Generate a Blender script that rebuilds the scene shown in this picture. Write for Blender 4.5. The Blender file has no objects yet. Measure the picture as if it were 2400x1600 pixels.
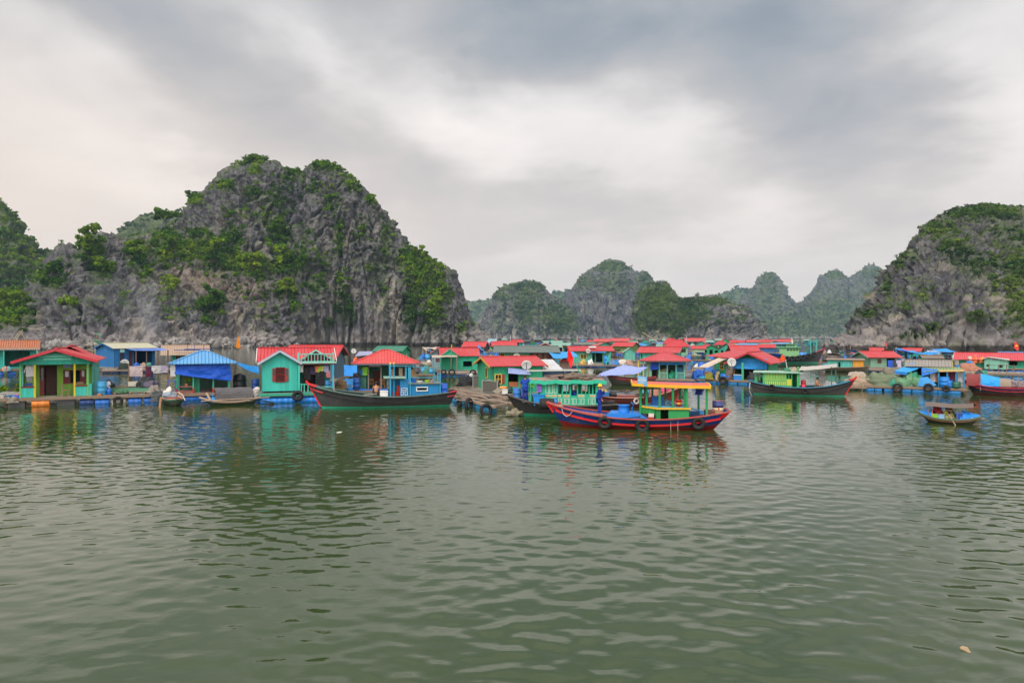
import bpy, math, random
import numpy as np
from mathutils import Vector, Matrix

sc = bpy.context.scene
col = sc.collection
R = math.radians
random.seed(7)
rng = np.random.default_rng(11)

# ------------------------------------------------------------------ camera
F = 1600.0            # focal length in photo pixels (photo 2400 x 1600)
HZ = 790.0            # photo row of the horizon
CH = 5.0              # camera height above the water
cam_d = bpy.data.cameras.new('camera')
cam = bpy.data.objects.new('camera', cam_d)
col.objects.link(cam)
cam.location = (0, 0, CH)
cam.rotation_euler = (R(90), 0, 0)
cam_d.sensor_width = 36
cam_d.lens = 24
cam_d.shift_y = -10 / 2400
cam_d.clip_start = 0.1
cam_d.clip_end = 20000
sc.camera = cam
sc.view_settings.view_transform = 'Standard'
sc.view_settings.look = 'None'
sc.view_settings.exposure = 0.0
sc.view_settings.gamma = 1.0
sc.cycles.use_denoising = True
sc.cycles.max_bounces = 6
sc.cycles.diffuse_bounces = 2
sc.cycles.glossy_bounces = 3
sc.cycles.transmission_bounces = 2
sc.cycles.volume_bounces = 0
sc.cycles.transparent_max_bounces = 6
sc.cycles.caustics_reflective = False
sc.cycles.caustics_refractive = False

# ------------------------------------------------------------------ world: overcast sky
SUN_EL, SUN_AZ = 52.0, 205.0      # behind the camera, a little to the left
W = bpy.data.worlds.new('World')
sc.world = W
W.use_nodes = True
wt = W.node_tree
wt.nodes.clear()


class NT:
 """tiny helper to write node trees as expressions"""
 def __init__(s, nt): s.nt = nt
 def n(s, t, **kw):
  nd = s.nt.nodes.new(t)
  for k, v in kw.items(): setattr(nd, k, v)
  return nd
 def link(s, a, b): s.nt.links.new(a, b)
 def put(s, sock, v):
  if v is None: return
  if hasattr(v, 'is_output'): s.link(v, sock)
  else: sock.default_value = v
 def m(s, op, a, b=None, c=None, clamp=False):
  nd = s.n('ShaderNodeMath', operation=op, use_clamp=clamp)
  for i, v in enumerate((a, b, c)): s.put(nd.inputs[i], v)
  return nd.outputs[0]
 def vm(s, op, a, b=None):
  nd = s.n('ShaderNodeVectorMath', operation=op)
  s.put(nd.inputs[0], a); s.put(nd.inputs[1], b)
  return nd.outputs[0]
 def mix(s, f, a, b, blend='MIX'):
  nd = s.n('ShaderNodeMix', data_type='RGBA', blend_type=blend)
  s.put(nd.inputs[0], f); s.put(nd.inputs[6], a); s.put(nd.inputs[7], b)
  return nd.outputs[2]
 def noise(s, vec, scale, detail=4, rough=.55, dist=0.0, out=0):
  nd = s.n('ShaderNodeTexNoise')
  s.put(nd.inputs['Vector'], vec)
  nd.inputs['Scale'].default_value = scale
  nd.inputs['Detail'].default_value = detail
  nd.inputs['Roughness'].default_value = rough
  nd.inputs['Distortion'].default_value = dist
  return nd.outputs[out]
 def ramp(s, f, stops, interp='LINEAR'):
  nd = s.n('ShaderNodeValToRGB')
  cr = nd.color_ramp
  cr.interpolation = interp
  while len(cr.elements) < len(stops): cr.elements.new(0.5)
  for e, (p, c) in zip(cr.elements, stops):
   e.position = p
   e.color = (*c, 1) if len(c) == 3 else c
  s.put(nd.inputs[0], f)
  return nd.outputs[0]
 def mr(s, v, a, b, c=0.0, d=1.0, smooth=False):
  nd = s.n('ShaderNodeMapRange', interpolation_type='SMOOTHSTEP' if smooth else 'LINEAR')
  s.put(nd.inputs[0], v)
  for i, q in enumerate((a, b, c, d)): nd.inputs[i + 1].default_value = q
  return nd.outputs[0]
 def mapping(s, vec, loc=(0, 0, 0), rot=(0, 0, 0), scale=(1, 1, 1), vt='POINT'):
  nd = s.n('ShaderNodeMapping', vector_type=vt)
  s.put(nd.inputs[0], vec)
  nd.inputs[1].default_value = loc
  nd.inputs[2].default_value = rot
  nd.inputs[3].default_value = scale
  return nd.outputs[0]


def sky_nodes():
 g = NT(wt)
 out = g.n('ShaderNodeOutputWorld')
 bg = g.n('ShaderNodeBackground')
 tc = g.n('ShaderNodeTexCoord').outputs['Generated']
 sep = g.n('ShaderNodeSeparateXYZ'); g.link(tc, sep.inputs[0])
 x, y, z = sep.outputs
 az = g.m('ARCTAN2', x, y)
 el = g.m('ARCSINE', g.m('MAXIMUM', z, -0.02))
 cmb = g.n('ShaderNodeCombineXYZ'); g.put(cmb.inputs[0], az); g.put(cmb.inputs[1], el)
 ae = cmb.outputs[0]
 # flat cloud deck seen in perspective
 den = g.m('ADD', g.m('MAXIMUM', z, 0.0), 0.16)
 cp = g.n('ShaderNodeCombineXYZ')
 g.put(cp.inputs[0], g.m('DIVIDE', x, den)); g.put(cp.inputs[1], g.m('DIVIDE', y, den))
 deck = cp.outputs[0]
 w1 = g.noise(deck, 0.9, 3, .5, 0, 1)
 w2 = g.noise(deck, 3.0, 4, .55, 0, 1)
 warp = g.vm('ADD', g.vm('MULTIPLY', g.vm('SUBTRACT', w1, (.5, .5, .5)), (.34, .18, 0)),
    g.vm('MULTIPLY', g.vm('SUBTRACT', w2, (.5, .5, .5)), (.20, .11, 0)))
 aew = g.vm('ADD', ae, warp)

 def blob(px, py, rx, ry, rot, amp):
  a = math.atan((px - 1200) / F)
  e = math.atan((HZ - py) / F * math.cos(a))
  k = 1 / F
  mp = g.mapping(aew, (a, e, 0), (0, 0, R(-rot)), (rx * k, ry * k, 1), 'TEXTURE')
  gr = g.n('ShaderNodeTexGradient', gradient_type='SPHERICAL')
  g.link(mp, gr.inputs[0])
  s_ = g.mr(gr.outputs['Fac'], 0, 1, 0, 1, True)
  return g.m('MULTIPLY', s_, amp)
 total = None
 for b in BLOBS:
  v = blob(*b)
  total = v if total is None else g.m('ADD', total, v)
 n1 = g.noise(deck, 1.3, 6, .55, .4)
 n2 = g.noise(g.mapping(ae, scale=(1, 1.6, 1)), 5.5, 6, .52, .5)
 t = g.m('ADD', 0.64, total)
 t = g.m('ADD', t, g.m('MULTIPLY', g.m('SUBTRACT', n1, .5), .36))
 t = g.m('ADD', t, g.m('MULTIPLY', g.m('SUBTRACT', n2, .5), .42))
 cl = g.ramp(t, [(0.0, (.22, .26, .31)), (.25, (.35, .39, .44)), (.5, (.58, .57, .57)),
     (.75, (.88, .85, .83)), (1.0, (1.14, 1.08, 1.04))])
 # warm haze low over the horizon
 low = g.mr(el, 0.02, 0.46, 1.0, 0.0, True)
 left = g.mr(az, -0.75, 0.0, 1.0, 0.0)
 cl = g.mix(g.m('MULTIPLY', g.m('MULTIPLY', low, left), .75), cl, (1.14, .89, .68, 1))
 cl = g.mix(g.m('MULTIPLY', low, .6), cl, (1.0, .835, .725, 1))
 # extra sky brightness added overhead and behind the camera to light fronts facing it
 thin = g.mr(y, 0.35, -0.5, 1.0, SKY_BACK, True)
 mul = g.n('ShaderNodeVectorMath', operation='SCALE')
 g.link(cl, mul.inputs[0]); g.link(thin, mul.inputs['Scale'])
 nish = g.n('ShaderNodeTexSky', sky_type='NISHITA', sun_disc=False)
 nish.sun_elevation = R(SUN_EL); nish.sun_rotation = R(SUN_AZ)
 ns = g.n('ShaderNodeVectorMath', operation='SCALE')
 g.link(nish.outputs[0], ns.inputs[0]); ns.inputs['Scale'].default_value = 0.10
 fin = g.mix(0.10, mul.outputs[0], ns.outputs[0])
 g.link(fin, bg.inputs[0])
 bg.inputs[1].default_value = 1.0
 g.link(bg.outputs[0], out.inputs[0])


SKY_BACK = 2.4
#       px    py   rx   ry  rot(cw+)  amp
BLOBS = [
 (1300,   40, 900, 250, 4, -.36),
 (1900,  240, 430, 300, 35, -.33),
 (2040,  350, 260, 170, 20, -.16),
 (560,   240, 620, 190, 30, -.22),
 (860,   370, 420, 120, 20, -.10),
 (1230,  490, 520, 110, -3, -.20),
 (1650,  430, 420, 120, 0, -.06),
 (250,    40, 500, 160, 15, -.10),
 (1080,  300, 340, 200, 40, .25),
 (740,   130, 240, 80, 30, .13),
 (1400,  320, 540, 160, 5, .20),
 (60,    310, 330, 130, 10, .16),
 (360,   390, 260, 90, 15, .16),
 (2330,  270, 330, 190, 20, .22),
 (1750,  500, 420, 130, -15, .16),
 (100,   110, 300, 120, 20, .10),
 (2250,   60, 420, 150, 0, .10),
]
sky_nodes()

sun_d = bpy.data.lights.new('sun', 'SUN')
sun_d.energy = 2.2
sun_d.angle = R(25)
sun_d.color = (1.0, .955, .89)
sun = bpy.data.objects.new('sun', sun_d)
col.objects.link(sun)
_a, _e = R(SUN_AZ), R(SUN_EL)
_v = Vector((math.sin(_a) * math.cos(_e), math.cos(_a) * math.cos(_e), math.sin(_e)))
sun.rotation_euler = _v.to_track_quat('Z', 'Y').to_euler()
sun.location = _v * 300


# ------------------------------------------------------------------ tags, small helpers
def tag(o, label=None, cat=None, group=None, kind=None):
 if label: o['label'] = label
 if cat: o['category'] = cat
 if group: o['group'] = group
 if kind: o['kind'] = kind
 return o


def mesh_np(name, verts, faces, mat=None, parent=None, smooth=False, attrs=None):
 """verts (n,3) array, faces (m,k) int array, all k equal"""
 me = bpy.data.meshes.new(name)
 verts = np.asarray(verts, np.float32); faces = np.asarray(faces, np.int32)
 k = faces.shape[1]
 me.vertices.add(len(verts)); me.vertices.foreach_set('co', verts.ravel())
 me.loops.add(faces.size); me.loops.foreach_set('vertex_index', faces.ravel())
 me.polygons.add(len(faces))
 me.polygons.foreach_set('loop_start', np.arange(0, faces.size, k, dtype=np.int32))
 me.polygons.foreach_set('loop_total', np.full(len(faces), k, np.int32))
 if attrs:
  for an, av in attrs.items():
   at = me.attributes.new(an, 'FLOAT', 'POINT')
   at.data.foreach_set('value', np.asarray(av, np.float32))
 me.update(calc_edges=True)
 if smooth:
  me.polygons.foreach_set('use_smooth', np.ones(len(faces), bool))
 if mat: me.materials.append(mat)
 o = bpy.data.objects.new(name, me)
 col.objects.link(o)
 if parent: o.parent = parent
 return o


def empty(name, loc, rz=0.0):
 o = bpy.data.objects.new(name, None)
 o.empty_display_size = .3
 col.objects.link(o)
 o.location = loc
 o.rotation_euler = (0, 0, rz)
 return o


# gradient noise for arrays
_perm = np.random.default_rng(3).permutation(256)
_perm = np.concatenate([_perm, _perm, _perm])
_g3 = np.random.default_rng(4).normal(size=(256, 3))
_g3 /= np.linalg.norm(_g3, axis=1)[:, None]


def perlin(p):
 pi = np.floor(p).astype(np.int64); pf = p - pi
 u = pf * pf * pf * (pf * (pf * 6 - 15) + 10)
 pi &= 255
 res = 0
 for dx in (0, 1):
  wx = u[..., 0] if dx else 1 - u[..., 0]
  for dy in (0, 1):
   wy = u[..., 1] if dy else 1 - u[..., 1]
   for dz in (0, 1):
    wz = u[..., 2] if dz else 1 - u[..., 2]
    h = _perm[_perm[_perm[(pi[..., 0] + dx) & 255] + ((pi[..., 1] + dy) & 255)] + ((pi[..., 2] + dz) & 255)]
    gr = _g3[h]
    d = gr[..., 0] * (pf[..., 0] - dx) + gr[..., 1] * (pf[..., 1] - dy) + gr[..., 2] * (pf[..., 2] - dz)
    res = res + d * wx * wy * wz
 return res * 1.5


def fbm(p, octs=4, lac=2.1, gain=.5, ridged=False):
 a, s, t = 1.0, 0.0, 0.0
 p = p.copy()
 for i in range(octs):
  n = perlin(p + 17.3 * i)
  if ridged: n = 1 - 2 * np.abs(n) * 1.3
  s = s + a * n; t += a
  a *= gain; p *= lac
 return s / t


def new_mat(name):
 m = bpy.data.materials.new(name)
 m.use_nodes = True
 m.node_tree.nodes.clear()
 g = NT(m.node_tree)
 out = g.n('ShaderNodeOutputMaterial')
 return m, g, out


def principled(g, out, color, rough=.7, spec=.3, normal=None, metallic=0.0):
 b = g.n('ShaderNodeBsdfPrincipled')
 g.put(b.inputs['Base Color'], color if hasattr(color, 'is_output') else (*color[:3], 1))
 g.put(b.inputs['Roughness'], rough)
 b.inputs['Specular IOR Level'].default_value = spec
 b.inputs['Metallic'].default_value = metallic
 if normal is not None: g.link(normal, b.inputs['Normal'])
 g.link(b.outputs[0], out.inputs[0])
 return b


def bump(g, h, strength=.3, dist=.02):
 nd = g.n('ShaderNodeBump')
 nd.inputs['Strength'].default_value = strength
 nd.inputs['Distance'].default_value = dist
 g.link(h, nd.inputs['Height'])
 return nd.outputs[0]


# ------------------------------------------------------------------ water
def water():
 m, g, out = new_mat('water')
 geo = g.n('ShaderNodeNewGeometry')
 pos = geo.outputs['Position']
 n1 = g.noise(g.mapping(pos, scale=(1, 1.5, 1)), 1.6, 3, .5)
 n2 = g.noise(g.mapping(pos, scale=(1, 1.4, 1)), 5.5, 2, .5)
 h = g.m('ADD', g.m('MULTIPLY', n1, .05), g.m('MULTIPLY', n2, .008))
 nd = g.n('ShaderNodeBump')
 nd.inputs['Strength'].default_value = .17
 nd.inputs['Distance'].default_value = 1.0
 g.link(h, nd.inputs['Height'])
 murk = g.noise(pos, .035, 3, .6)
 c = g.mix(murk, (.025, .045, .009, 1), (.035, .058, .015, 1))
 b = principled(g, out, c, .03, .5, nd.outputs[0])
 b.inputs['IOR'].default_value = 1.56
 # fan of rows that get closer together towards the near shore of the view, then a coarse far sheet
 nr, nc = 1150, 1000
 yr = 8.0 * (150.0 / 8.0) ** (np.linspace(0, 1, nr) ** 1.0)
 uc = np.linspace(-.86, .86, nc)
 Y, U = np.meshgrid(yr, uc, indexing='ij')
 X = U * Y
 dy = np.gradient(yr)[:, None]
 dx = (uc[1] - uc[0]) * Y
 sp = np.maximum(dy * .5, dx)
 Z = np.zeros_like(X)
 rr = np.random.default_rng(5)
 nw = 130
 lam = np.exp(rr.uniform(math.log(.24), math.log(4.5), nw))
 th = rr.normal(R(82), R(36), nw)          # crests run mostly across the view
 ph = rr.uniform(0, 2 * np.pi, nw)
 # slow patches of ruffled and calm water
 P = np.stack([X * .06, Y * .035, np.zeros_like(X)], -1)
 calm = np.clip(.85 + 1.1 * fbm(P, 3), .35, 1.5)
 wgt = np.exp(-((np.log(lam) - math.log(.58)) / .72) ** 2)
 wgt /= np.sqrt((wgt ** 2).sum() / 2)
 xw = X + .35 * perlin(np.stack([X * .22, Y * .22, np.zeros_like(X) + 3], -1))
 yw = Y + .35 * perlin(np.stack([X * .22, Y * .22, np.zeros_like(X) + 9], -1))
 for i in range(nw):
  k = 2 * np.pi / lam[i]
  a = SLOPE * wgt[i] / k
  fade = np.clip((lam[i] / sp - 2.5) / 3.0, 0, 1)
  Z += a * fade * np.sin(k * (math.cos(th[i]) * xw + math.sin(th[i]) * yw) + ph[i])
 Z *= calm
 # wake of the little boat rowing to the left
 xs_, ys_ = 27.5, 39.6
 q_ = np.clip((X - xs_) / 9, 0, 1) * (X > xs_)
 for sg_ in (-1, 1):
  Z += .035 * q_ ** .3 * np.exp(-((Y - ys_ - sg_ * (X - xs_) * .16) / .22) ** 2) * (1 + .6 * np.sin(X * 3.1))
 Z += .02 * q_ ** .3 * np.exp(-((Y - ys_) / .5) ** 2) * np.sin(X * 5 + Y * 9)
 edge = np.minimum(np.clip((150 - Y) / 40, 0, 1), 1)
 Z *= edge
 V = np.stack([X, Y, Z], -1).reshape(-1, 3)
 idx = np.arange(nr * nc).reshape(nr, nc)
 Fq = np.stack([idx[:-1, :-1], idx[:-1, 1:], idx[1:, 1:], idx[1:, :-1]], -1).reshape(-1, 4)
 # surround: far sheet, the two sides and the water behind the camera, sharing one mesh
 ex = 6000.0
 V2 = np.array([[-.86 * 150, 150, 0], [.86 * 150, 150, 0], [ex, 150, 0], [ex, 7000, 0], [-ex, 7000, 0], [-ex, 150, 0],
    [-.86 * 8, 8, 0], [.86 * 8, 8, 0], [ex, 8, 0], [-ex, 8, 0], [-ex, -400, 0], [ex, -400, 0]], float)
 b0 = len(V)
 F2 = np.array([[5, 2, 3, 4], [9, 6, 0, 5], [7, 8, 2, 1], [10, 11, 8, 9]]) + b0
 o = mesh_np('water', np.vstack([V, V2]), np.vstack([Fq, F2]), m, smooth=True)
 tag(o, kind='structure')
 return o


SLOPE = .054
water()

# ------------------------------------------------------------------ karst hills
def rock_material():
 m, g, out = new_mat('limestone')
 geo = g.n('ShaderNodeNewGeometry')
 pos = geo.outputs['Position']
 sep = g.n('ShaderNodeSeparateXYZ'); g.link(pos, sep.inputs[0])
 z = sep.outputs[2]
 streak = g.noise(g.mapping(pos, scale=(.16, .16, .022)), 1.0, 5, .6)
 fine = g.noise(g.mapping(pos, scale=(1, 1, .45)), .55, 5, .65)
 broad = g.noise(pos, .02, 3, .5)
 c = g.ramp(fine, [(.28, (.026, .025, .030)), (.44, (.080, .077, .088)), (.58, (.140, .134, .147)), (.78, (.27, .262, .268))])
 c = g.mix(g.mr(streak, .54, .70, 0, .6), c, (.26, .245, .24, 1))
 c = g.mix(g.mr(streak, .47, .32, 0, .8), c, (.042, .040, .047, 1))
 # cream and rust washed faces low on the cliffs
 pale = g.noise(g.mapping(pos, scale=(.05, .05, .018)), 1.0, 3, .55)
 pk = g.m('MULTIPLY', g.mr(pale, .53, .64, 0, 1), g.mr(z, 95, 12, 0, 1))
 pk = g.m('MULTIPLY', pk, g.mr(streak, .40, .56, 0, 1))
 c = g.mix(g.m('MULTIPLY', pk, .6), c, g.mix(broad, (.50, .40, .29, 1), (.50, .45, .39, 1)))
 # earth and moss on ledges (faces that look up)
 nz = g.n('ShaderNodeSeparateXYZ'); g.link(geo.outputs['Normal'], nz.inputs[0])
 mossn = g.noise(pos, .11, 4, .6)
 up = g.mr(nz.outputs[2], .35, .75, 0, 1)
 mf = g.m('MULTIPLY', up, g.mr(mossn, .42, .58, 0, .9))
 mf = g.m('MULTIPLY', mf, g.mr(z, 6, 16, 0, 1))
 at = g.n('ShaderNodeAttribute', attribute_name='green')
 mf = g.m('MAXIMUM', mf, g.m('MULTIPLY', at.outputs['Fac'], g.mr(mossn, .32, .5, .2, .9)))
 c = g.mix(mf, c, g.mix(fine, (.045, .075, .015, 1), (.12, .165, .035, 1)))
 # bare brown scree
 at2 = g.n('ShaderNodeAttribute', attribute_name='scree')
 c = g.mix(g.m('MULTIPLY', at2.outputs['Fac'], g.mr(fine, .3, .6, .3, .9)), c, (.33, .25, .20, 1))
 # wave-washed band
 zz = g.m('ADD', z, g.m('MULTIPLY', g.m('SUBTRACT', fine, .5), 2.5))
 c = g.mix(g.m('MULTIPLY', g.mr(zz, 11.0, 3.0, 0, .5), g.mr(zz, 1.6, 2.4, 0, 1)), c, (.40, .36, .33, 1))
 c = g.mix(g.mr(zz, 2.1, 1.4, 0, .88), c, (.055, .047, .040, 1))
 h = g.noise(g.mapping(pos, scale=(1, 1, .4)), .9, 6, .7)
 principled(g, out, c, .92, .1, bump(g, h, 1.0, 1.2))
 return m


def leaf_material(name, dark, mid, light):
 m, g, out = new_mat(name)
 at = g.n('ShaderNodeAttribute', attribute_name='tint')
 info = g.n('ShaderNodeObjectInfo')
 geo = g.n('ShaderNodeNewGeometry')
 n = g.noise(geo.outputs['Position'], .12, 3, .5)
 f = g.m('ADD', at.outputs['Fac'], g.m('MULTIPLY', g.m('SUBTRACT', n, .5), .7))
 f = g.m('ADD', f, g.m('MULTIPLY', g.m('SUBTRACT', info.outputs['Random'], .5), .25))
 c = g.ramp(f, [(0.05, dark), (.5, mid), (.95, light)])
 d = g.n('ShaderNodeBsdfDiffuse'); g.link(c, d.inputs[0])
 t = g.n('ShaderNodeBsdfTranslucent'); g.link(c, t.inputs[0])
 mx = g.n('ShaderNodeMixShader'); mx.inputs[0].default_value = .3
 g.link(d.outputs[0], mx.inputs[1]); g.link(t.outputs[0], mx.inputs[2])
 g.link(mx.outputs[0], out.inputs[0])
 return m


ROCK = rock_material()
LEAF = leaf_material('foliage', (.014, .044, .008), (.075, .162, .013), (.21, .30, .022))
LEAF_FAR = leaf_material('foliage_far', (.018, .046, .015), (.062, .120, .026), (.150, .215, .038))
BARK = new_mat('bark')
principled(BARK[1], BARK[2], BARK[1].ramp(BARK[1].noise(None, 4, 4), [(.3, (.05, .04, .03)), (.7, (.14, .11, .085))]), .9, .1)
BARK = BARK[0]


def leaf_cloud(cen, rad, nleaf, r_, flat=.75, size=(.2, .36), tint0=None, lobes=5):
 """many small bent leaf sprays clustered into lobed crowns; returns verts, quads, tint"""
 nb = len(cen)
 lob = r_.normal(size=(nb, lobes, 3)); lob /= np.linalg.norm(lob, axis=2)[..., None]
 lob[..., 2] = np.abs(lob[..., 2]) * .8 - .1
 lob *= r_.uniform(.35, .7, (nb, lobes, 1))
 lr = r_.uniform(.35, .6, (nb, lobes))
 b = np.repeat(np.arange(nb), nleaf)
 li = r_.integers(0, lobes, len(b))
 d = r_.normal(size=(len(b), 3)); d /= np.linalg.norm(d, axis=1)[:, None]
 rr = r_.uniform(.5, 1.05, (len(b), 1)) ** .6
 rel = lob[b, li] + d * rr * lr[b, li][:, None]
 rel[:, 2] *= flat
 p = cen[b] + rel * rad[b][:, None]
 nrm = d + r_.normal(size=d.shape) * .55 + np.array([0, 0, .35])
 nrm /= np.linalg.norm(nrm, axis=1)[:, None]
 t1 = np.cross(nrm, r_.normal(size=d.shape)); t1 /= np.linalg.norm(t1, axis=1)[:, None]
 t2 = np.cross(nrm, t1)
 s = (r_.uniform(size[0], size[1], len(b)) * rad[b])[:, None]
 a = r_.uniform(.55, 1.0, (len(b), 1))
 V = np.stack([p - t1 * s, p - t2 * s * a + nrm * s * .18, p + t1 * s, p + t2 * s * a - nrm * s * .18], 1).reshape(-1, 3)
 Fq = np.arange(len(V)).reshape(-1, 4)
 ti = (tint0 if tint0 is not None else r_.uniform(.25, .75, nb))[b] + r_.normal(size=len(b)) * .12
 return V, Fq, np.repeat(ti, 4)


def interp(pts, x):
 a = np.array(pts, float)
 return np.interp(x, a[:, 0], a[:, 1])


def hill(name, label, sil, ridge, base, nu, nv, seed, prof, amp=1.0, stretch=.35, veg=(), nveg=0, vr=(1.5, 4), leaves=40,
  vnoise=.5, scree=(), lsize=(.2, .36), far=1.0):
 """a karst hill: front face, crown and back slope as one displaced sheet.
 sil: skyline, ridge/base: distance of crest and foot by photo column, prof(px, t) -> height fraction"""
 ridge = [(a, b * far) for a, b in ridge]; base = [(a, b * far) for a, b in base]; amp *= far ** .25
 r_ = np.random.default_rng(seed)
 x0, x1 = sil[0][0], sil[-1][0]
 px = np.linspace(x0, x1, nu)
 t = np.concatenate([np.linspace(0, 1, nv), 1 + np.linspace(0, 1, nv // 4 + 1)[1:]])
 PX, T = np.meshgrid(px, t, indexing='ij')
 Yr, Yb = interp(ridge, PX), interp(base, PX)
 Zr = CH - (interp(sil, PX) - HZ) / F * Yr
 fr = np.where(T <= 1, prof(PX, np.clip(T, 0, 1)), 0)
 back = T > 1
 tb = T - 1
 Yb2 = (Yr - Yb)
 Y = np.where(back, Yr + Yb2 * .8 * tb, Yb + Yb2 * T)
 hf = np.where(back, 1 - tb ** 2.2, fr)
 Z = -3 + (Zr + 3) * hf
 X = (PX - 1200) / F * Y
 P = np.stack([X, Y, Z], -1)
 du = np.gradient(P, axis=0); dv = np.gradient(P, axis=1)
 N = np.cross(dv, du); L = np.linalg.norm(N, axis=2, keepdims=True)
 N = N / np.maximum(L, 1e-6)
 # make sure it looks outward (towards the viewer or up)
 s = np.where((N[..., 1] < 0) | (N[..., 2] > .2), 1, -1)[..., None]
 N = N * s
 # crest rows get little displacement so that the skyline stays
 st_ = stretch(PX) if callable(stretch) else stretch
 Q = P.copy(); Q[..., 2] = Q[..., 2] * st_
 sc_ = amp
 d = 7.0 * fbm(Q / (42 * sc_), 3, ridged=True)
 d += 5.0 * fbm(Q / (15 * sc_) + 5, 3, ridged=True)
 d += 2.8 * fbm(Q / (5.5 * sc_) + 9, 3, ridged=True)
 fl_ = P * np.array([1, 1, .10]) / (4.2 * sc_)                 # vertical flutes and cracks
 d -= 4.5 * np.clip(1 - np.abs(perlin(fl_ * np.array([.4, .4, .5]) + 11)) * 7, 0, 1)
 d -= 3.6 * np.clip(1 - np.abs(perlin(fl_ + 40)) * 4.5, 0, 1) * np.clip(.5 + 2 * perlin(P / (26 * sc_)), 0, 1)
 d += 1.7 * np.abs(perlin(P / (2.6 * sc_) + 3)) * 2
 crest = np.exp(-((T - 1) / .12) ** 2)
 d = (d - d.mean()) * sc_ * (1 - .75 * crest) - crest * .6 * vr[0] * (vr[0] > 1.5)
 d += crest * sc_ * 1.8 * fbm(Q / (7 * sc_) + 31, 4, ridged=True)
 N2 = N.copy(); N2[..., 2] *= np.where(crest > .3, .9, .55)
 P = P + N2 * d[..., None]
 nT = len(t)
 idx = np.arange(nu * nT).reshape(nu, nT)
 Fq = np.stack([idx[:-1, :-1], idx[1:, :-1], idx[1:, 1:], idx[:-1, 1:]], -1).reshape(-1, 4)
 # where plants hold
 ppx = 1200 + F * P[..., 0] / P[..., 1]
 ppy = HZ - F * (P[..., 2] - CH) / P[..., 1]
 du = np.gradient(P, axis=0); dv = np.gradient(P, axis=1)
 M = np.cross(dv, du); M /= np.maximum(np.linalg.norm(M, axis=2, keepdims=True), 1e-6)
 upn = np.abs(M[..., 2])
 gr = np.zeros_like(ppx)
 for (bx, by, rx, ry, w) in veg:
  gr = np.maximum(gr, w * np.exp(-(((ppx - bx) / rx) ** 2 + ((ppy - by) / ry) ** 2) ** 1.5))
 scr = np.zeros_like(ppx)
 for (bx, by, rx, ry, w) in scree:
  scr = np.maximum(scr, w * np.exp(-((ppx - bx) / rx) ** 2 - ((ppy - by) / ry) ** 2))
 root = mesh_np(name, P.reshape(-1, 3), Fq, ROCK, attrs={'green': np.clip(gr, 0, 1).ravel(), 'scree': scr.ravel()})
 tag(root, label, kind='structure')
 if nveg:
  nz = fbm(P * np.array([.03, .03, .016]) + seed, 3)
  wgt = vnoise * np.clip((nz - .02) * 3.2, 0, 1) * (.25 + np.clip(upn * 1.6, 0, 1)) * (P[..., 2] > 7)
  wgt = wgt + gr ** 1.5 * 1.6
  area = np.linalg.norm(np.cross(du, dv), axis=2)
  fl = (wgt * area * (T < 1.25) * (P[..., 2] > 4)).ravel()
  pick = r_.choice(len(fl), nveg, replace=True, p=fl / fl.sum())
  cen = P.reshape(-1, 3)[pick]
  big = np.clip(gr.ravel()[pick], 0, 1)
  rad = vr[0] + (vr[1] - vr[0]) * r_.uniform(0, 1, nveg) ** 1.6 * (.45 + .55 * big)
  cen = cen + np.array([0, -.3, .35]) * rad[:, None]
  ti = np.clip(.48 + .9 * fbm(cen * .035 + 7, 2) + r_.normal(size=nveg) * .12, 0, 1)
  V, Fl, tt = leaf_cloud(cen, rad, leaves, r_, .8, lsize, ti)
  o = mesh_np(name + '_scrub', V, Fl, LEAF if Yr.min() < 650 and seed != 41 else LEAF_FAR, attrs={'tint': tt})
  tag(o, 'scrub and creepers growing on the ' + label, kind='stuff')
 return P, ppx, ppy


def cliffy(p=3.0, q=.9):
 return lambda px, t: (1 - (1 - t) ** p) ** q


def dome(px, t):
 return (1 - (1 - t) ** 2.2) ** .75


def main_prof(px, t):
 terr = np.interp(t, [0, .12, .45, .56, .74, .86, 1], [0, .10, .40, .56, .80, .93, 1])
 cl = np.interp(t, [0, .05, .25, .55, .8, 1], [0, .22, .52, .80, .95, 1])
 low = np.interp(t, [0, .1, .6, 1], [0, .14, .66, 1])
 w = np.clip((px - 640) / 110, 0, 1); w = w * w * (3 - 2 * w)
 w2 = np.clip((430 - px) / 90, 0, 1)
 return (terr * (1 - w2) + low * w2) * (1 - w) + cl * w


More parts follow.
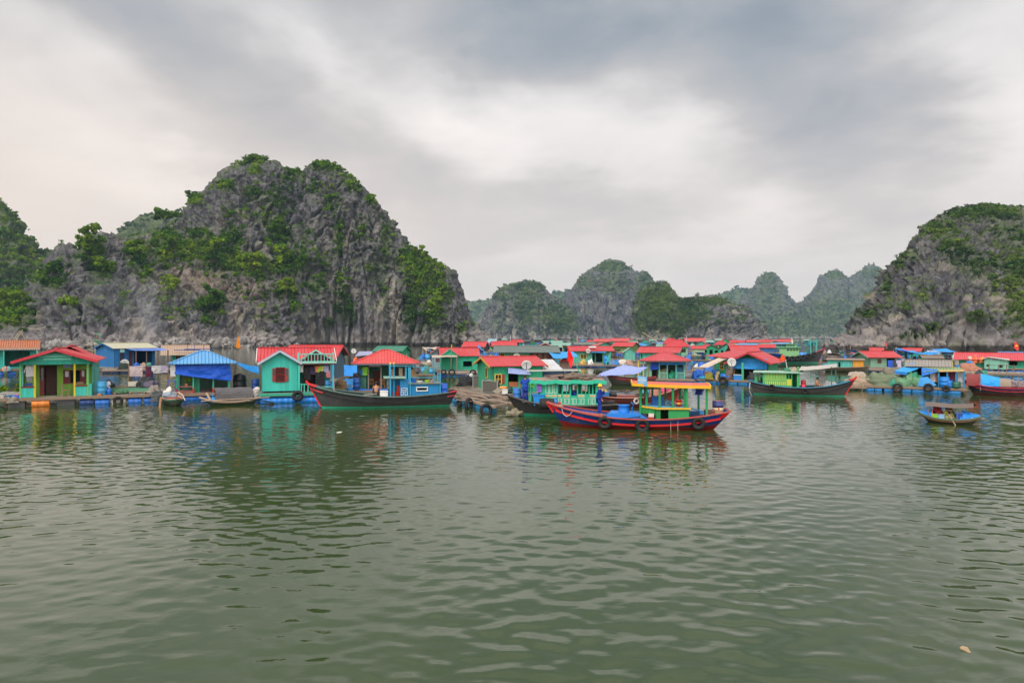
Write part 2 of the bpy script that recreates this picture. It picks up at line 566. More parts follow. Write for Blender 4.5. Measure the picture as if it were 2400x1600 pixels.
MAIN_SIL = [(-260, 760), (-120, 720), (0, 700), (60, 690), (100, 662), (126, 612), (140, 584), (152, 572), (170, 576), (182, 596), (205, 580), (225, 562), (240, 546), (258, 556), (285, 560), (330, 556), (365, 548),
   (400, 535), (430, 506), (446, 478), (470, 462), (490, 440), (515, 408), (560, 384), (610, 370), (650, 380), (688, 408), (708, 406), (748, 382),
   (790, 400), (825, 424), (865, 458), (905, 505), (940, 560), (965, 592), (1000, 606), (1035, 634), (1062, 640), (1078, 680), (1092, 722),
   (1102, 762), (1125, 786), (1150, 800)]
VEG_MAIN = [(400, 585, 55, 45, 1), (470, 575, 60, 40, 1), (520, 605, 60, 40, 1), (600, 625, 50, 28, 1), (680, 615, 50, 34, 1), (655, 555, 32, 42, .95),
   (545, 565, 32, 38, .8), (210, 585, 34, 34, 1), (235, 635, 26, 36, .9), (322, 600, 26, 36, 1), (340, 642, 14, 18, 1), (120, 655, 30, 26, 1),
   (30, 735, 55, 36, 1), (20, 700, 40, 20, .8), (402, 668, 18, 13, .9), (500, 718, 30, 30, 1), (490, 752, 14, 16, .8), (675, 685, 25, 22, 1), (690, 720, 14, 14, .8),
   (590, 378, 42, 10, 1), (770, 392, 50, 10, 1), (600, 402, 18, 14, .8), (530, 438, 24, 12, .9), (590, 452, 24, 18, .9), (690, 412, 24, 18, .9),
   (460, 470, 18, 14, 1), (640, 470, 30, 20, .7), (560, 500, 50, 16, .6), (620, 505, 25, 25, .7), (740, 440, 30, 16, .6), (830, 430, 24, 22, .8), (870, 470, 14, 20, .7),
   (1000, 650, 52, 60, 1), (960, 610, 34, 34, 1), (1010, 715, 34, 60, .95), (965, 710, 18, 70, .8), (1045, 690, 20, 30, .8),
   (795, 560, 12, 60, .8), (800, 690, 16, 60, .7), (815, 730, 20, 30, .8), (905, 560, 18, 60, .6), (880, 620, 30, 40, .45), (740, 670, 24, 24, .7),
   (770, 760, 12, 10, .8), (730, 735, 10, 16, .7), (850, 540, 26, 40, .4), (290, 705, 14, 12, .8), (165, 710, 20, 10, .8), (375, 700, 10, 12, .8), (720, 560, 20, 40, .5),
   (760, 620, 20, 40, .45), (900, 690, 12, 60, .45), (780, 480, 30, 30, .4), (1085, 770, 12, 20, .7), (230, 745, 14, 10, .5)]
MAIN = hill('karst_hill', 'big grey limestone hill with green ledges behind the houses at left', MAIN_SIL,
   [(-260, 330), (100, 350), (300, 385), (450, 450), (700, 455), (950, 440), (1150, 415)],
   [(-260, 270), (100, 285), (350, 300), (600, 335), (750, 392), (900, 400), (1060, 398), (1150, 395)],
   980, 380, 21, main_prof, 1.0, lambda px: np.interp(px, [500, 760], [.5, .16]), VEG_MAIN, 4600, (.7, 4.0), 60, .55,
   [(480, 660, 60, 30, .8), (560, 680, 70, 30, .7), (430, 645, 30, 20, .8), (330, 790, 50, 14, .5)], (.14, .27))

hill('wooded_hill', 'dark green wooded hill at the left edge', [(-420, 520), (-200, 440), (0, 478), (25, 508), (45, 548), (75, 585), (108, 600), (122, 625), (140, 690), (170, 800)],
 [(-420, 640), (170, 620)], [(-420, 520), (170, 560)], 220, 160, 33, dome, 1.4, .5,
 [(-100, 600, 300, 250, .95), (60, 640, 120, 120, 1)], 2200, (2., 5), 40, .8, (), (.15, .28), far=.95)
hill('back_hill', 'hazy green hill showing behind the left shoulder of the big hill', [(250, 620), (285, 545), (305, 528), (335, 514), (372, 503), (420, 500), (520, 520), (600, 640)],
 [(250, 640), (600, 640)], [(250, 560), (600, 560)], 120, 90, 35, dome, 1.3, .5, [(400, 600, 260, 160, 1)], 500, (2.5, 6), 34, .8, far=1.6)
hill('far_hill', 'pale blue far hills low on the horizon', [(900, 730), (1040, 700), (1095, 712), (1125, 710), (1160, 701), (1190, 690), (1230, 706), (1275, 704), (1300, 686), (1345, 682), (1400, 690),
 (1560, 720), (1655, 706), (1690, 694), (1725, 683), (1770, 682), (1850, 705), (1880, 716), (1960, 690), (2100, 720)],
 [(900, 2150), (2100, 2150)], [(900, 1950), (2100, 1950)], 420, 60, 36, dome, 3.0, .5, [(1500, 760, 900, 200, 1)], 3000, (6, 14), 20, .8, far=1.35)
hill('cliff_hill', 'rounded hazy hill with green flank, left of the tall cliff hill', [(1085, 800), (1128, 765), (1148, 722), (1165, 692), (1190, 675), (1232, 663), (1258, 668), (1285, 694), (1320, 712), (1348, 742), (1372, 800)],
 [(1085, 880), (1372, 880)], [(1085, 800), (1250, 770), (1372, 810)], 260, 190, 37, cliffy(2.8, .85), 1.7, .3,
 [(1235, 720, 40, 50, .8), (1310, 750, 50, 40, .95), (1240, 672, 60, 12, 1), (1175, 695, 20, 20, .7), (1180, 760, 30, 20, .3)], 1500, (3, 7), 24, .35, far=1.7)
hill('cliff_hill', 'tall domed hill with cream cliff face in the middle distance', [(1312, 800), (1326, 750), (1335, 705), (1345, 680), (1362, 656), (1392, 636), (1430, 617), (1452, 620), (1474, 634), (1486, 645), (1508, 642), (1530, 660), (1548, 710), (1570, 800)],
 [(1312, 980), (1570, 1000)], [(1312, 890), (1430, 850), (1500, 880), (1570, 930)], 300, 230, 38, cliffy(3.2, .85), 1.9, .25,
 [(1430, 625, 60, 14, 1), (1440, 665, 40, 30, .6), (1370, 660, 30, 20, .7), (1512, 680, 22, 50, .9), (1520, 760, 30, 50, .7)], 1500, (2.5, 5.5), 26, .10, far=1.7)
hill('green_hill', 'bushy green hill with pale rock foot in front of the far peaks', [(1470, 800), (1484, 770), (1494, 722), (1506, 690), (1525, 675), (1546, 664), (1570, 680), (1590, 704), (1606, 708), (1640, 698), (1680, 699), (1708, 714), (1728, 728), (1742, 716), (1762, 742), (1780, 762), (1796, 800)],
 [(1470, 680), (1796, 660)], [(1470, 620), (1560, 590), (1700, 590), (1796, 610)], 320, 170, 39, cliffy(2.4, .8), 1.3, .4,
 [(1540, 720, 60, 60, 1), (1610, 730, 40, 40, 1), (1670, 706, 50, 10, .9), (1652, 735, 20, 18, .8), (1580, 770, 24, 30, .9), (1690, 755, 16, 10, .6), (1735, 745, 14, 8, .5), (1505, 760, 20, 30, .8)], 3200, (1.6, 3.8), 34, .3, (), (.16, .3), far=1.3)
hill('far_peak', 'row of pointed hazy green peaks right of centre', [(1690, 810), (1722, 742), (1752, 695), (1782, 656), (1798, 641), (1814, 641), (1830, 668), (1850, 702), (1868, 724), (1886, 708), (1908, 682), (1938, 646), (1958, 636), (1974, 648), (1986, 668), (2000, 652), (2030, 634), (2054, 625), (2074, 640), (2100, 652), (2140, 690), (2200, 800)],
 [(1690, 1320), (2200, 1350)], [(1690, 1180), (1860, 1100), (2200, 1150)], 420, 200, 40, cliffy(2.0, .95), 2.4, .35,
 [(1800, 700, 50, 60, .7), (1860, 760, 120, 40, 1), (1960, 740, 100, 60, .9), (2040, 690, 40, 40, .6), (1800, 650, 20, 12, 1), (1958, 645, 30, 12, 1), (2050, 640, 40, 14, 1)], 3800, (3, 6.5), 22, .4, far=1.8)


def right_prof(px, t):
 a = np.interp(t, [0, .06, .35, .6, .8, 1], [0, .20, .48, .72, .90, 1])
 return a


RIGHT = hill('karst_hill', 'grey limestone hill with a green cap at the right edge', [(1935, 822), (1970, 806), (1992, 780), (2000, 750), (2028, 722), (2060, 690), (2078, 655), (2092, 625), (2112, 606), (2130, 585), (2150, 555), (2178, 524), (2212, 506), (2262, 491),
 (2312, 484), (2360, 489), (2400, 491), (2460, 505), (2560, 560), (2700, 690), (2800, 815)],
 [(1935, 300), (2100, 345), (2350, 380), (2800, 380)], [(1935, 250), (2100, 255), (2300, 250), (2500, 250), (2800, 270)], 560, 320, 41, right_prof, .75, .5,
 [(2300, 500, 110, 20, 1), (2200, 540, 50, 24, .95), (2240, 585, 40, 34, 1), (2130, 600, 26, 20, .6), (2110, 610, 14, 24, .9), (2290, 620, 60, 30, .6), (2380, 640, 30, 60, 1), (2385, 730, 30, 60, 1),
 (2350, 570, 30, 60, .5), (2080, 670, 14, 24, .8), (2165, 690, 20, 18, .7), (2030, 738, 24, 8, .9), (2120, 718, 16, 12, .7), (2290, 745, 30, 14, .9), (2135, 790, 30, 14, .8), (2190, 770, 24, 12, .8),
 (2240, 810, 18, 10, .9), (2300, 805, 14, 12, .7), (2330, 660, 20, 30, .5), (2230, 740, 14, 20, .5), (1995, 780, 10, 8, .8), (2380, 560, 30, 30, .6)],
 2800, (.5, 2.7), 56, .30, (), (.14, .27))
hill('rock_point', 'low dark rocky point at the right foot of the big hill', [(1080, 800), (1100, 780), (1118, 772), (1135, 784), (1165, 804), (1200, 812)],
 [(1080, 420), (1200, 400)], [(1080, 395), (1200, 392)], 120, 60, 43, dome, .5, .6)

# trees that stand out on the big hill, each one a thing with trunk and crown
def hill_tree(H_, px, py, r, label, tint, seed, name='tree'):
 P, ppx, ppy = H_; r *= .88
 nT = P.shape[1]; front = np.arange(nT)[None, :] < nT * .8
 e = (ppx - px) ** 2 + (ppy - py - r * 2.2) ** 2 + np.where(front, 0, 1e6) + P[..., 1] * .02
 i = np.unravel_index(np.argmin(e), e.shape); b = P[i] + np.array([0, -.4, 0])
 o = empty(name, tuple(b)); tag(o, label, 'tree', 'trees on the big grey hill')
 rr = np.random.default_rng(seed)
 n = 9; cen = np.clip(rr.normal(size=(n, 3)), -1.5, 1.5) * np.array([.45, .42, .36]) * r; cen[:, 2] += r * .95
 V, Fl, tt = leaf_cloud(cen, rr.uniform(.4, .62, n) * r, 95, rr, .85, (.16, .30), np.clip(tint + rr.normal(size=n) * .12, 0, 1))
 mesh_np('crown', V, Fl, LEAF, o, attrs={'tint': tt})
 tv = []; tf = []
 def limb(p, q, r0, r1):
  k = len(tv)
  for c, w in ((p, r0), (q, r1)):
   for a in range(6): tv.append((c[0] + w * math.cos(a * 1.047), c[1] + w * math.sin(a * 1.047), c[2]))
  for a in range(6): tf.append((k + a, k + (a + 1) % 6, k + 6 + (a + 1) % 6, k + 6 + a))
 limb((0, 0, -1), (.05 * r, 0, r * .6), .09 * r, .06 * r)
 for c in cen[:5]: limb((.05 * r, 0, r * .55), tuple(c), .05 * r, .02 * r)
 mesh_np('trunk', np.array(tv), np.array(tf), BARK, o)


for k_, (a, b, r, lb, t) in enumerate(((208, 566, 7.5, 'tall ragged green tree on the left rock ridge of the big hill', .62), (385, 512, 7, 'broad tree on the skyline where the left ridge meets the summit', .5), (447, 458, 4.2, 'small dark tree leaning out from the left summit shoulder', .3),
  (492, 708, 8, 'round dark green bush alone low on the cliff above the blue pavilion', .38), (122, 642, 6.5, 'round dark bush at the foot of the left rock pinnacle', .3), (318, 590, 6, 'light green tree on the left ridge right of the pinnacle', .7), (345, 640, 3.6, 'small bright bush below the light green ridge tree', .8),
  (505, 588, 9, 'large olive tree in the middle of the ledge wood', .6), (590, 622, 7, 'yellow green low tree at the front of the ledge wood', .85), (662, 608, 9, 'bright green spreading tree at the right end of the ledge wood', .85), (652, 540, 7, 'tall dark tree above the right end of the ledge wood', .45),
  (410, 582, 7, 'grey green tree at the left end of the ledge wood', .45), (672, 678, 6, 'feathery bright tree on the cliff below the ledge wood', .85), (400, 664, 4.5, 'small yellow green tree on the scree below the ledge wood', .8), (600, 372, 4, 'tree on the left top of the big hill', .6), (745, 384, 4.2, 'tree on the right top of the big hill', .55),
  (868, 470, 3.6, 'little tree jutting from the right skyline of the big hill', .45), (985, 596, 6, 'tree on the green right shoulder skyline', .6), (240, 628, 5.5, 'drooping green tree below the tall ragged ridge tree', .55), (28, 716, 8, 'yellow green bushy tree at the left edge above the rust roofed house', .75), (292, 700, 3.6, 'small bush in the grey rocks above the smoke', .65))):
 hill_tree(MAIN, a, b, r, lb, t, 100 + k_, 'tree' if r > 5 else 'bush')


def shore_rubble():
 r_ = np.random.default_rng(77); V = []; Fq = []
 for i in range(620):
  px = r_.uniform(-60, 700); Yb = interp([(-260, 268), (100, 283), (350, 298), (600, 333), (750, 390)], px) - r_.uniform(-6, 14)
  s_ = r_.uniform(.5, 1.0) ** 2 * r_.choice([1.2, 2.2, 3.4], p=[.55, .33, .12]); c = np.array([(px - 1200) / F * Yb, Yb, r_.uniform(-.3, 1.0) * (1 + s_ * .6)])
  d = r_.normal(size=(10, 3)); d /= np.linalg.norm(d, axis=1)[:, None]
  n1, n2 = 5, 4
  b = len(V)
  for j in range(n2 + 1):
   for k in range(n1):
    a = 2 * math.pi * k / n1 + j * .5; e = -1.4 + 2.8 * j / n2; q = np.array([math.cos(a) * math.cos(e), math.sin(a) * math.cos(e), math.sin(e) * .8]) * r_.uniform(.65, 1.2) * s_
    V.append(c + q)
  for j in range(n2):
   for k in range(n1): Fq.append((b + j * n1 + k, b + j * n1 + (k + 1) % n1, b + (j + 1) * n1 + (k + 1) % n1, b + (j + 1) * n1 + k))
 m, g, out = new_mat('pale_rock')
 pos = g.n('ShaderNodeNewGeometry').outputs['Position']
 principled(g, out, g.ramp(g.noise(pos, .6, 5, .65), [(.3, (.08, .075, .072)), (.5, (.22, .205, .195)), (.72, (.42, .39, .36))]), .9, .1)
 tag(mesh_np('shore_rubble', np.array(V), np.array(Fq), m), 'pale boulders and rubble along the foot of the big grey hill', kind='stuff')


shore_rubble()

# ------------------------------------------------------------------ building kit
class MB:
 """collects shapes, then links them as ONE mesh object"""
 def __init__(s): s.v = []; s.f = []
 def add(s, V, Fs):
  b = len(s.v); s.v += [tuple(p) for p in V]; s.f += [tuple(i + b for i in f) for f in Fs]; return s
 def box(s, x0, x1, y0, y1, z0, z1):
  V = [(x0, y0, z0), (x1, y0, z0), (x1, y1, z0), (x0, y1, z0), (x0, y0, z1), (x1, y0, z1), (x1, y1, z1), (x0, y1, z1)]
  return s.add(V, [(3, 2, 1, 0), (4, 5, 6, 7), (0, 1, 5, 4), (1, 2, 6, 5), (2, 3, 7, 6), (3, 0, 4, 7)])
 def beam(s, p, q, w, h=None):
  h = h or w
  p, q = Vector(p), Vector(q); d = (q - p)
  if d.length < 1e-6: return s
  d.normalize()
  u = d.cross(Vector((0, 0, 1)))
  if u.length < .05: u = Vector((1, 0, 0))
  u.normalize(); n = u.cross(d)
  V = []
  for c in (p, q):
   for a, b in ((-1, -1), (1, -1), (1, 1), (-1, 1)): V.append(c + u * a * w / 2 + n * b * h / 2)
  return s.add(V, [(0, 1, 2, 3), (7, 6, 5, 4), (0, 4, 5, 1), (1, 5, 6, 2), (2, 6, 7, 3), (3, 7, 4, 0)])
 def tube(s, pts, r, n=7):
  pts = [Vector(p) for p in pts]
  rs = r if isinstance(r, (list, tuple)) else [r] * len(pts)
  V = []; Fs = []
  for i, p in enumerate(pts):
   d = (pts[min(i + 1, len(pts) - 1)] - pts[max(i - 1, 0)]).normalized()
   u = d.cross(Vector((0, 0, 1)))
   if u.length < .05: u = d.cross(Vector((0, 1, 0)))
   u.normalize(); w = d.cross(u)
   for k in range(n):
    a = 2 * math.pi * k / n
    V.append(p + (u * math.cos(a) + w * math.sin(a)) * rs[i])
  for i in range(len(pts) - 1):
   for k in range(n):
    Fs.append((i * n + k, i * n + (k + 1) % n, (i + 1) * n + (k + 1) % n, (i + 1) * n + k))
  Fs.append(tuple(range(n - 1, -1, -1))); Fs.append(tuple((len(pts) - 1) * n + k for k in range(n)))
  return s.add(V, Fs)
 def lathe(s, prof, c=(0, 0, 0), n=16, axis='z', sx=1, sy=1):
  V = []; Fs = []
  for r, z in prof:
   for k in range(n):
    a = 2 * math.pi * k / n
    x, y = r * math.cos(a) * sx, r * math.sin(a) * sy
    V.append((c[0] + x, c[1] + y, c[2] + z) if axis == 'z' else ((c[0] + z, c[1] + x, c[2] + y) if axis == 'x' else (c[0] + x, c[1] + z, c[2] + y)))
  m = len(prof)
  for i in range(m - 1):
   for k in range(n): Fs.append((i * n + k, i * n + (k + 1) % n, (i + 1) * n + (k + 1) % n, (i + 1) * n + k))
  Fs.append(tuple(range(n - 1, -1, -1))); Fs.append(tuple((m - 1) * n + k for k in range(n)))
  return s.add(V, Fs)
 def torus(s, c, R_, r, ax=(0, 1, 0), n=22, k=9, squash=1.0):
  a = Vector(ax).normalized(); u = a.cross(Vector((0.01, 0.02, 1))).normalized(); w = a.cross(u)
  c = Vector(c); V = []; Fs = []
  for i in range(n):
   t = 2 * math.pi * i / n; d = u * math.cos(t) + w * math.sin(t)
   for j in range(k):
    p = 2 * math.pi * j / k
    V.append(c + d * (R_ + r * math.cos(p)) + a * r * squash * math.sin(p))
  for i in range(n):
   for j in range(k):
    Fs.append((i * k + j, ((i + 1) % n) * k + j, ((i + 1) % n) * k + (j + 1) % k, i * k + (j + 1) % k))
  return s.add(V, Fs)
 def shell(s, polys, thick=.05):
  """top polygons (lists of points) get an underside and a rim"""
  key = {}; V = []; Fs = []
  def vid(p):
   k = tuple(round(c, 4) for c in p)
   if k not in key: key[k] = len(V); V.append(p)
   return key[k]
  for P in polys: Fs.append(tuple(vid(p) for p in P))
  n = len(V)
  ed = {}
  for f in Fs:
   for a, b in zip(f, f[1:] + f[:1]): ed[(a, b)] = 1
  B = [tuple(i + n for i in reversed(f)) for f in Fs]
  rim = [(b, a, a + n, b + n) for (a, b) in ed if (b, a) not in ed]
  return s.add(V + [(p[0], p[1], p[2] - thick) for p in V], Fs + B + rim)
 def grid(s, P):
  nu, nv = len(P), len(P[0])
  return s.add([p for r_ in P for p in r_], [(i * nv + j, (i + 1) * nv + j, (i + 1) * nv + j + 1, i * nv + j + 1) for i in range(nu - 1) for j in range(nv - 1)])
 def build(s, name, mat, parent=None, smooth=False, loc=None):
  me = bpy.data.meshes.new(name)
  me.from_pydata([tuple(p) for p in s.v], [], s.f)
  me.update()
  if smooth: me.polygons.foreach_set('use_smooth', np.ones(len(me.polygons), bool))
  me.materials.append(mat)
  o = bpy.data.objects.new(name, me); col.objects.link(o)
  if parent: o.parent = parent
  if loc is not None: o.location = loc
  return o


_mats = {}


def paint(c, kind='paint', rough=None, age=.5):
 """weathered procedural finishes; kind: paint plank corr cloth wood deck plastic rubber metal net thatch"""
 key = (tuple(round(x, 3) for x in c), kind, rough, age)
 if key in _mats: return _mats[key]
 m, g, out = new_mat('finish_' + kind)
 tc = g.n('ShaderNodeTexCoord'); ob = tc.outputs['Object']
 sep = g.n('ShaderNodeSeparateXYZ'); g.link(ob, sep.inputs[0])
 nse = g.n('ShaderNodeSeparateXYZ'); g.link(tc.outputs['Normal'], nse.inputs[0])
 x, y, z = sep.outputs
 base = (*c, 1)
 lum = .3 * c[0] + .59 * c[1] + .11 * c[2]
 dk = (*[v * .45 + .012 for v in c], 1); pale = (*[v * .72 + .20 * (.4 + lum) for v in c], 1)
 n1 = g.noise(ob, 1.3, 5, .6); n2 = g.noise(g.mapping(ob, scale=(6, 6, 1.2)), 1.0, 4, .65); n3 = g.noise(ob, 14, 3, .6)
 colr = g.mix(g.mr(n1, .52, .74, 0, .8 * age), base, pale)
 colr = g.mix(g.mr(n2, .52, .72, 0, .9 * age), colr, dk)
 n4 = g.noise(ob, .55, 3, .6)
 if kind in ('paint', 'plank', 'corr', 'metal'): colr = g.mix(g.mr(n4, .40, .70, 0, .35 * age), colr, pale)
 h, st, di = n3, .15, .01
 rgh = rough if rough is not None else .6
 spec = .3
 flip = g.m('GREATER_THAN', g.m('ABSOLUTE', nse.outputs[0]), g.m('ABSOLUTE', nse.outputs[1]))
 along = g.m('ADD', g.m('MULTIPLY', x, g.m('SUBTRACT', 1.0, flip)), g.m('MULTIPLY', y, flip))
 if kind in ('plank', 'hull'):
  q = g.m('DIVIDE', along if kind == 'plank' else z, .16)
  fr = g.m('FRACT', q); fl = g.m('FLOOR', q)
  wn = g.n('ShaderNodeTexWhiteNoise', noise_dimensions='1D'); g.link(fl, wn.inputs[1])
  colr = g.mix(g.m('MULTIPLY', wn.outputs[0], .36), colr, dk)
  colr = g.mix(g.mr(g.noise(g.mapping(ob, scale=(9, 9, .5)), 1.0, 4, .7), .54, .70, 0, .7 * age), colr, dk)
  gap = g.m('LESS_THAN', g.m('ABSOLUTE', g.m('SUBTRACT', fr, .5)), .44)
  h = g.m('ADD', g.m('MULTIPLY', gap, .8), g.m('MULTIPLY', n3, .25)); st, di = .8, .03
  rgh = rough or .65
  if kind == 'hull':
   zz = g.m('ADD', z, g.m('MULTIPLY', g.m('SUBTRACT', n2, .5), .5)); colr = g.mix(g.mr(zz, .34, .16, 0, .8), colr, (.05, .055, .025, 1))
   ru = g.noise(g.mapping(ob, scale=(3, 3, .35)), 1.0, 4, .6); colr = g.mix(g.mr(ru, .62, .72, 0, .8), colr, (.16, .07, .03, 1))
   st = .4
 elif kind == 'corr':
  s_ = g.m('SINE', g.m('MULTIPLY', along, 2 * math.pi / .26))
  pan = g.n('ShaderNodeTexWhiteNoise', noise_dimensions='2D')
  cv = g.n('ShaderNodeCombineXYZ'); g.link(g.m('FLOOR', g.m('DIVIDE', along, .95)), cv.inputs[0]); g.link(g.m('FLOOR', g.m('DIVIDE', z, .9)), cv.inputs[1])
  g.link(cv.outputs[0], pan.inputs['Vector'])
  colr = g.mix(g.m('MULTIPLY', pan.outputs[0], .22), colr, pale)
  ru = g.noise(g.mapping(ob, scale=(2.2, 2.2, .7)), .8, 6, .7)
  colr = g.mix(g.mr(ru, .56, .68, 0, min(1, 1.1 * age)), colr, (*[.5 * v + q for v, q in zip(c, (.07, .035, .02))], 1))
  colr = g.mix(g.mr(ru, .68, .76, 0, age), colr, (.16, .075, .04, 1))
  h = s_; st, di = .9, .05; rgh = rough or .5; spec = .35
 elif kind == 'wood':
  gn = g.noise(g.mapping(ob, scale=(1.5, 14, 14)), 1.2, 4, .6)
  colr = g.mix(gn, dk, pale); colr = g.mix(.45, colr, base); h = gn; st, di = .4, .01; rgh = .85; spec = .15
 elif kind == 'deck':
  q = g.m('DIVIDE', x, .19); fr = g.m('FRACT', q)
  wn = g.n('ShaderNodeTexWhiteNoise', noise_dimensions='1D'); g.link(g.m('FLOOR', q), wn.inputs[1])
  colr = g.mix(g.m('MULTIPLY', wn.outputs[0], .6), pale, dk)
  gap = g.m('LESS_THAN', fr, .09); colr = g.mix(gap, colr, (.012, .01, .008, 1))
  h = n3; st, di = .3, .01; rgh = .85; spec = .15
 elif kind == 'cloth':
  w = g.noise(g.mapping(ob, scale=(1, 1, 1.4)), 1.7, 5, .6, .5)
  h = g.m('ADD', w, g.m('MULTIPLY', n3, .05)); st, di = .8, .22; rgh = rough or .5; spec = .3
 elif kind == 'net':
  w = g.noise(ob, 16, 4, .75)
  colr = g.mix(w, dk, pale); colr = g.mix(.4, colr, base); h = w; st, di = 1, .1; rgh = .9; spec = .1
 elif kind == 'plastic':
  rgh = rough or .38; spec = .45
 elif kind == 'rubber':
  rgh = .75; spec = .3
 elif kind == 'metal':
  rgh = rough or .45; spec = .5
 elif kind == 'thatch':
  w = g.noise(g.mapping(ob, scale=(20, 20, 2)), 1, 4, .7); colr = g.mix(w, dk, pale); h = w; st, di = 1, .06; rgh = .95; spec = .05
 principled(g, out, colr, rgh, spec, bump(g, h, st, di))
 _mats[key] = m
 return m


def glass_mat():
 if 'glass' not in _mats:
  m, g, out = new_mat('window_glass')
  b = principled(g, out, (.02, .03, .035), .06, .6)
  _mats['glass'] = m
 return _mats['glass']


TEAL = (.045, .50, .41); AQUA = (.12, .50, .42); GREEN = (.022, .34, .165); DGREEN = (.012, .19, .09); LIME = (.17, .36, .035); PALEGR = (.22, .46, .30)
RED = (.58, .040, .048); DRED = (.17, .016, .016); MAROON = (.10, .02, .018); ORANGE = (.75, .22, .03); YELLOW = (.72, .42, .03); RUST = (.42, .13, .05)
TARP = (.010, .10, .62); SKY_B = (.025, .27, .70); CABIN = (.010, .22, .50); NAVY = (.012, .05, .20); LILAC = (.28, .34, .66); DRUM = (.008, .12, .50); LDRUM = (.05, .32, .58)
WOOD = (.27, .18, .115); DWOOD = (.10, .065, .04); GREYW = (.24, .21, .18); WHITE = (.74, .74, .72); GREY = (.16, .16, .165); HULL = (.060, .063, .070); BLACK = (.018, .018, .019)
TAN = (.50, .40, .31); CREAM = (.62, .58, .42); BROWN = (.16, .10, .065); SKIN = (.42, .20, .11); STRAW = (.50, .40, .22)


class Site:
 """a spot on the water: photo column and waterline row give distance; local x runs across the line of sight"""
 def __init__(s, px, pyw, yaw=0.0):
  s.px = px; s.Y = (CH * F) / (pyw - HZ); s.az = math.atan((px - 1200) / F)
  s.X = (px - 1200) / F * s.Y; s.rz = -s.az + R(yaw); s.k = s.Y / F; s.kx = s.k * math.cos(s.az)
  s.loc = (s.X, s.Y, 0)
 def x(s, px): return (px - s.px) * s.kx
 def z(s, py, y=0.0): return CH - (py - HZ) * (s.Y + y * math.cos(s.az)) / F
 def world(s, x, y, z=0.0):
  c, n = math.cos(s.rz), math.sin(s.rz)
  return (s.X + c * x - n * y, s.Y + n * x + c * y, z)


def thing(name, label, cat, S, x=0.0, y=0.0, z=0.0, rz=0.0, group=None):
 o = empty(name, S.world(x, y, z), S.rz + R(rz))
 return tag(o, label, cat, group)


def single(mb, name, mat, label, cat, S, x=0.0, y=0.0, z=0.0, rz=0.0, group=None, smooth=False):
 o = mb.build(name, mat, None, smooth)
 o.location = S.world(x, y, z); o.rotation_euler = (0, 0, S.rz + R(rz))
 return tag(o, label, cat, group)


def clone(o, parent=None):
 c = o.copy(); col.objects.link(c)
 if parent: c.parent = parent
 for ch in list(o.children):
  clone(ch, c)
 return c


# ---------------------------------------------------------------- parts of houses
def wall_face(mb, p0, p1, z0, z1, holes=(), th=.06):
 """a wall from p0 to p1 (x,y) with rectangular holes (a0,a1,z0,z1) along it; reveals are built"""
 p0, p1 = Vector((p0[0], p0[1], 0)), Vector((p1[0], p1[1], 0)); L = (p1 - p0).length; d = (p1 - p0) / L
 n = Vector((d.y, -d.x, 0))                      # outward
 us = sorted({0, L, *[min(max(h[i], 0), L) for h in holes for i in (0, 1)]}); zs = sorted({z0, z1, *[min(max(h[i], z0), z1) for h in holes for i in (2, 3)]})
 solid = lambda u, z: not any(h[0] < u < h[1] and h[2] < z < h[3] for h in holes)
 C = [[solid((us[i] + us[i + 1]) / 2, (zs[j] + zs[j + 1]) / 2) for j in range(len(zs) - 1)] for i in range(len(us) - 1)]
 def pt(u, z, b=0.0): q = p0 + d * u - n * b; return (q.x, q.y, z)
 def q4(a, b, c, e): mb.add([a, b, c, e], [(0, 1, 2, 3)])
 for i in range(len(us) - 1):
  for j in range(len(zs) - 1):
   if not C[i][j]: continue
   a, b, c, e = us[i], us[i + 1], zs[j], zs[j + 1]
   q4(pt(a, c), pt(b, c), pt(b, e), pt(a, e)); q4(pt(a, e, th), pt(b, e, th), pt(b, c, th), pt(a, c, th))
   if i == 0 or not C[i - 1][j]: q4(pt(a, c, th), pt(a, c), pt(a, e), pt(a, e, th))
   if i == len(us) - 2 or not C[i + 1][j]: q4(pt(b, c), pt(b, c, th), pt(b, e, th), pt(b, e))
   if j == 0 or not C[i][j - 1]: q4(pt(a, c, th), pt(b, c, th), pt(b, c), pt(a, c))
   if j == len(zs) - 2 or not C[i][j + 1]: q4(pt(a, e), pt(b, e), pt(b, e, th), pt(a, e, th))


def roof_polys(kind, w, d, ze, zr, ov=.35, rl=.4, y0=0.0):
 """ze = eave height at the wall; polygons anticlockwise from above"""
 x0, x1, a, b = -w / 2 - ov, w / 2 + ov, y0 - ov, y0 + d + ov
 if kind == 'gf':
  e = ze - ov * (zr - ze) / (w / 2)
  return [[(x0, a, e), (0, a, zr), (0, b, zr), (x0, b, e)], [(0, a, zr), (x1, a, e), (x1, b, e), (0, b, zr)]]
 if kind == 'gs':
  e = ze - ov * (zr - ze) / (d / 2); m = y0 + d / 2
  return [[(x0, a, e), (x1, a, e), (x1, m, zr), (x0, m, zr)], [(x0, m, zr), (x1, m, zr), (x1, b, e), (x0, b, e)]]
 if kind == 'hip':
  e = ze - .1; m = y0 + d / 2; r = (x1 - x0) / 2 * rl
  return [[(x0, a, e), (x1, a, e), (r, m, zr), (-r, m, zr)], [(x1, a, e), (x1, b, e), (r, m, zr)], [(x1, b, e), (x0, b, e), (-r, m, zr), (r, m, zr)], [(x0, b, e), (x0, a, e), (-r, m, zr)]]
 if kind == 'shed':
  return [[(x0, a, ze), (x1, a, ze), (x1, b, zr), (x0, b, zr)]]


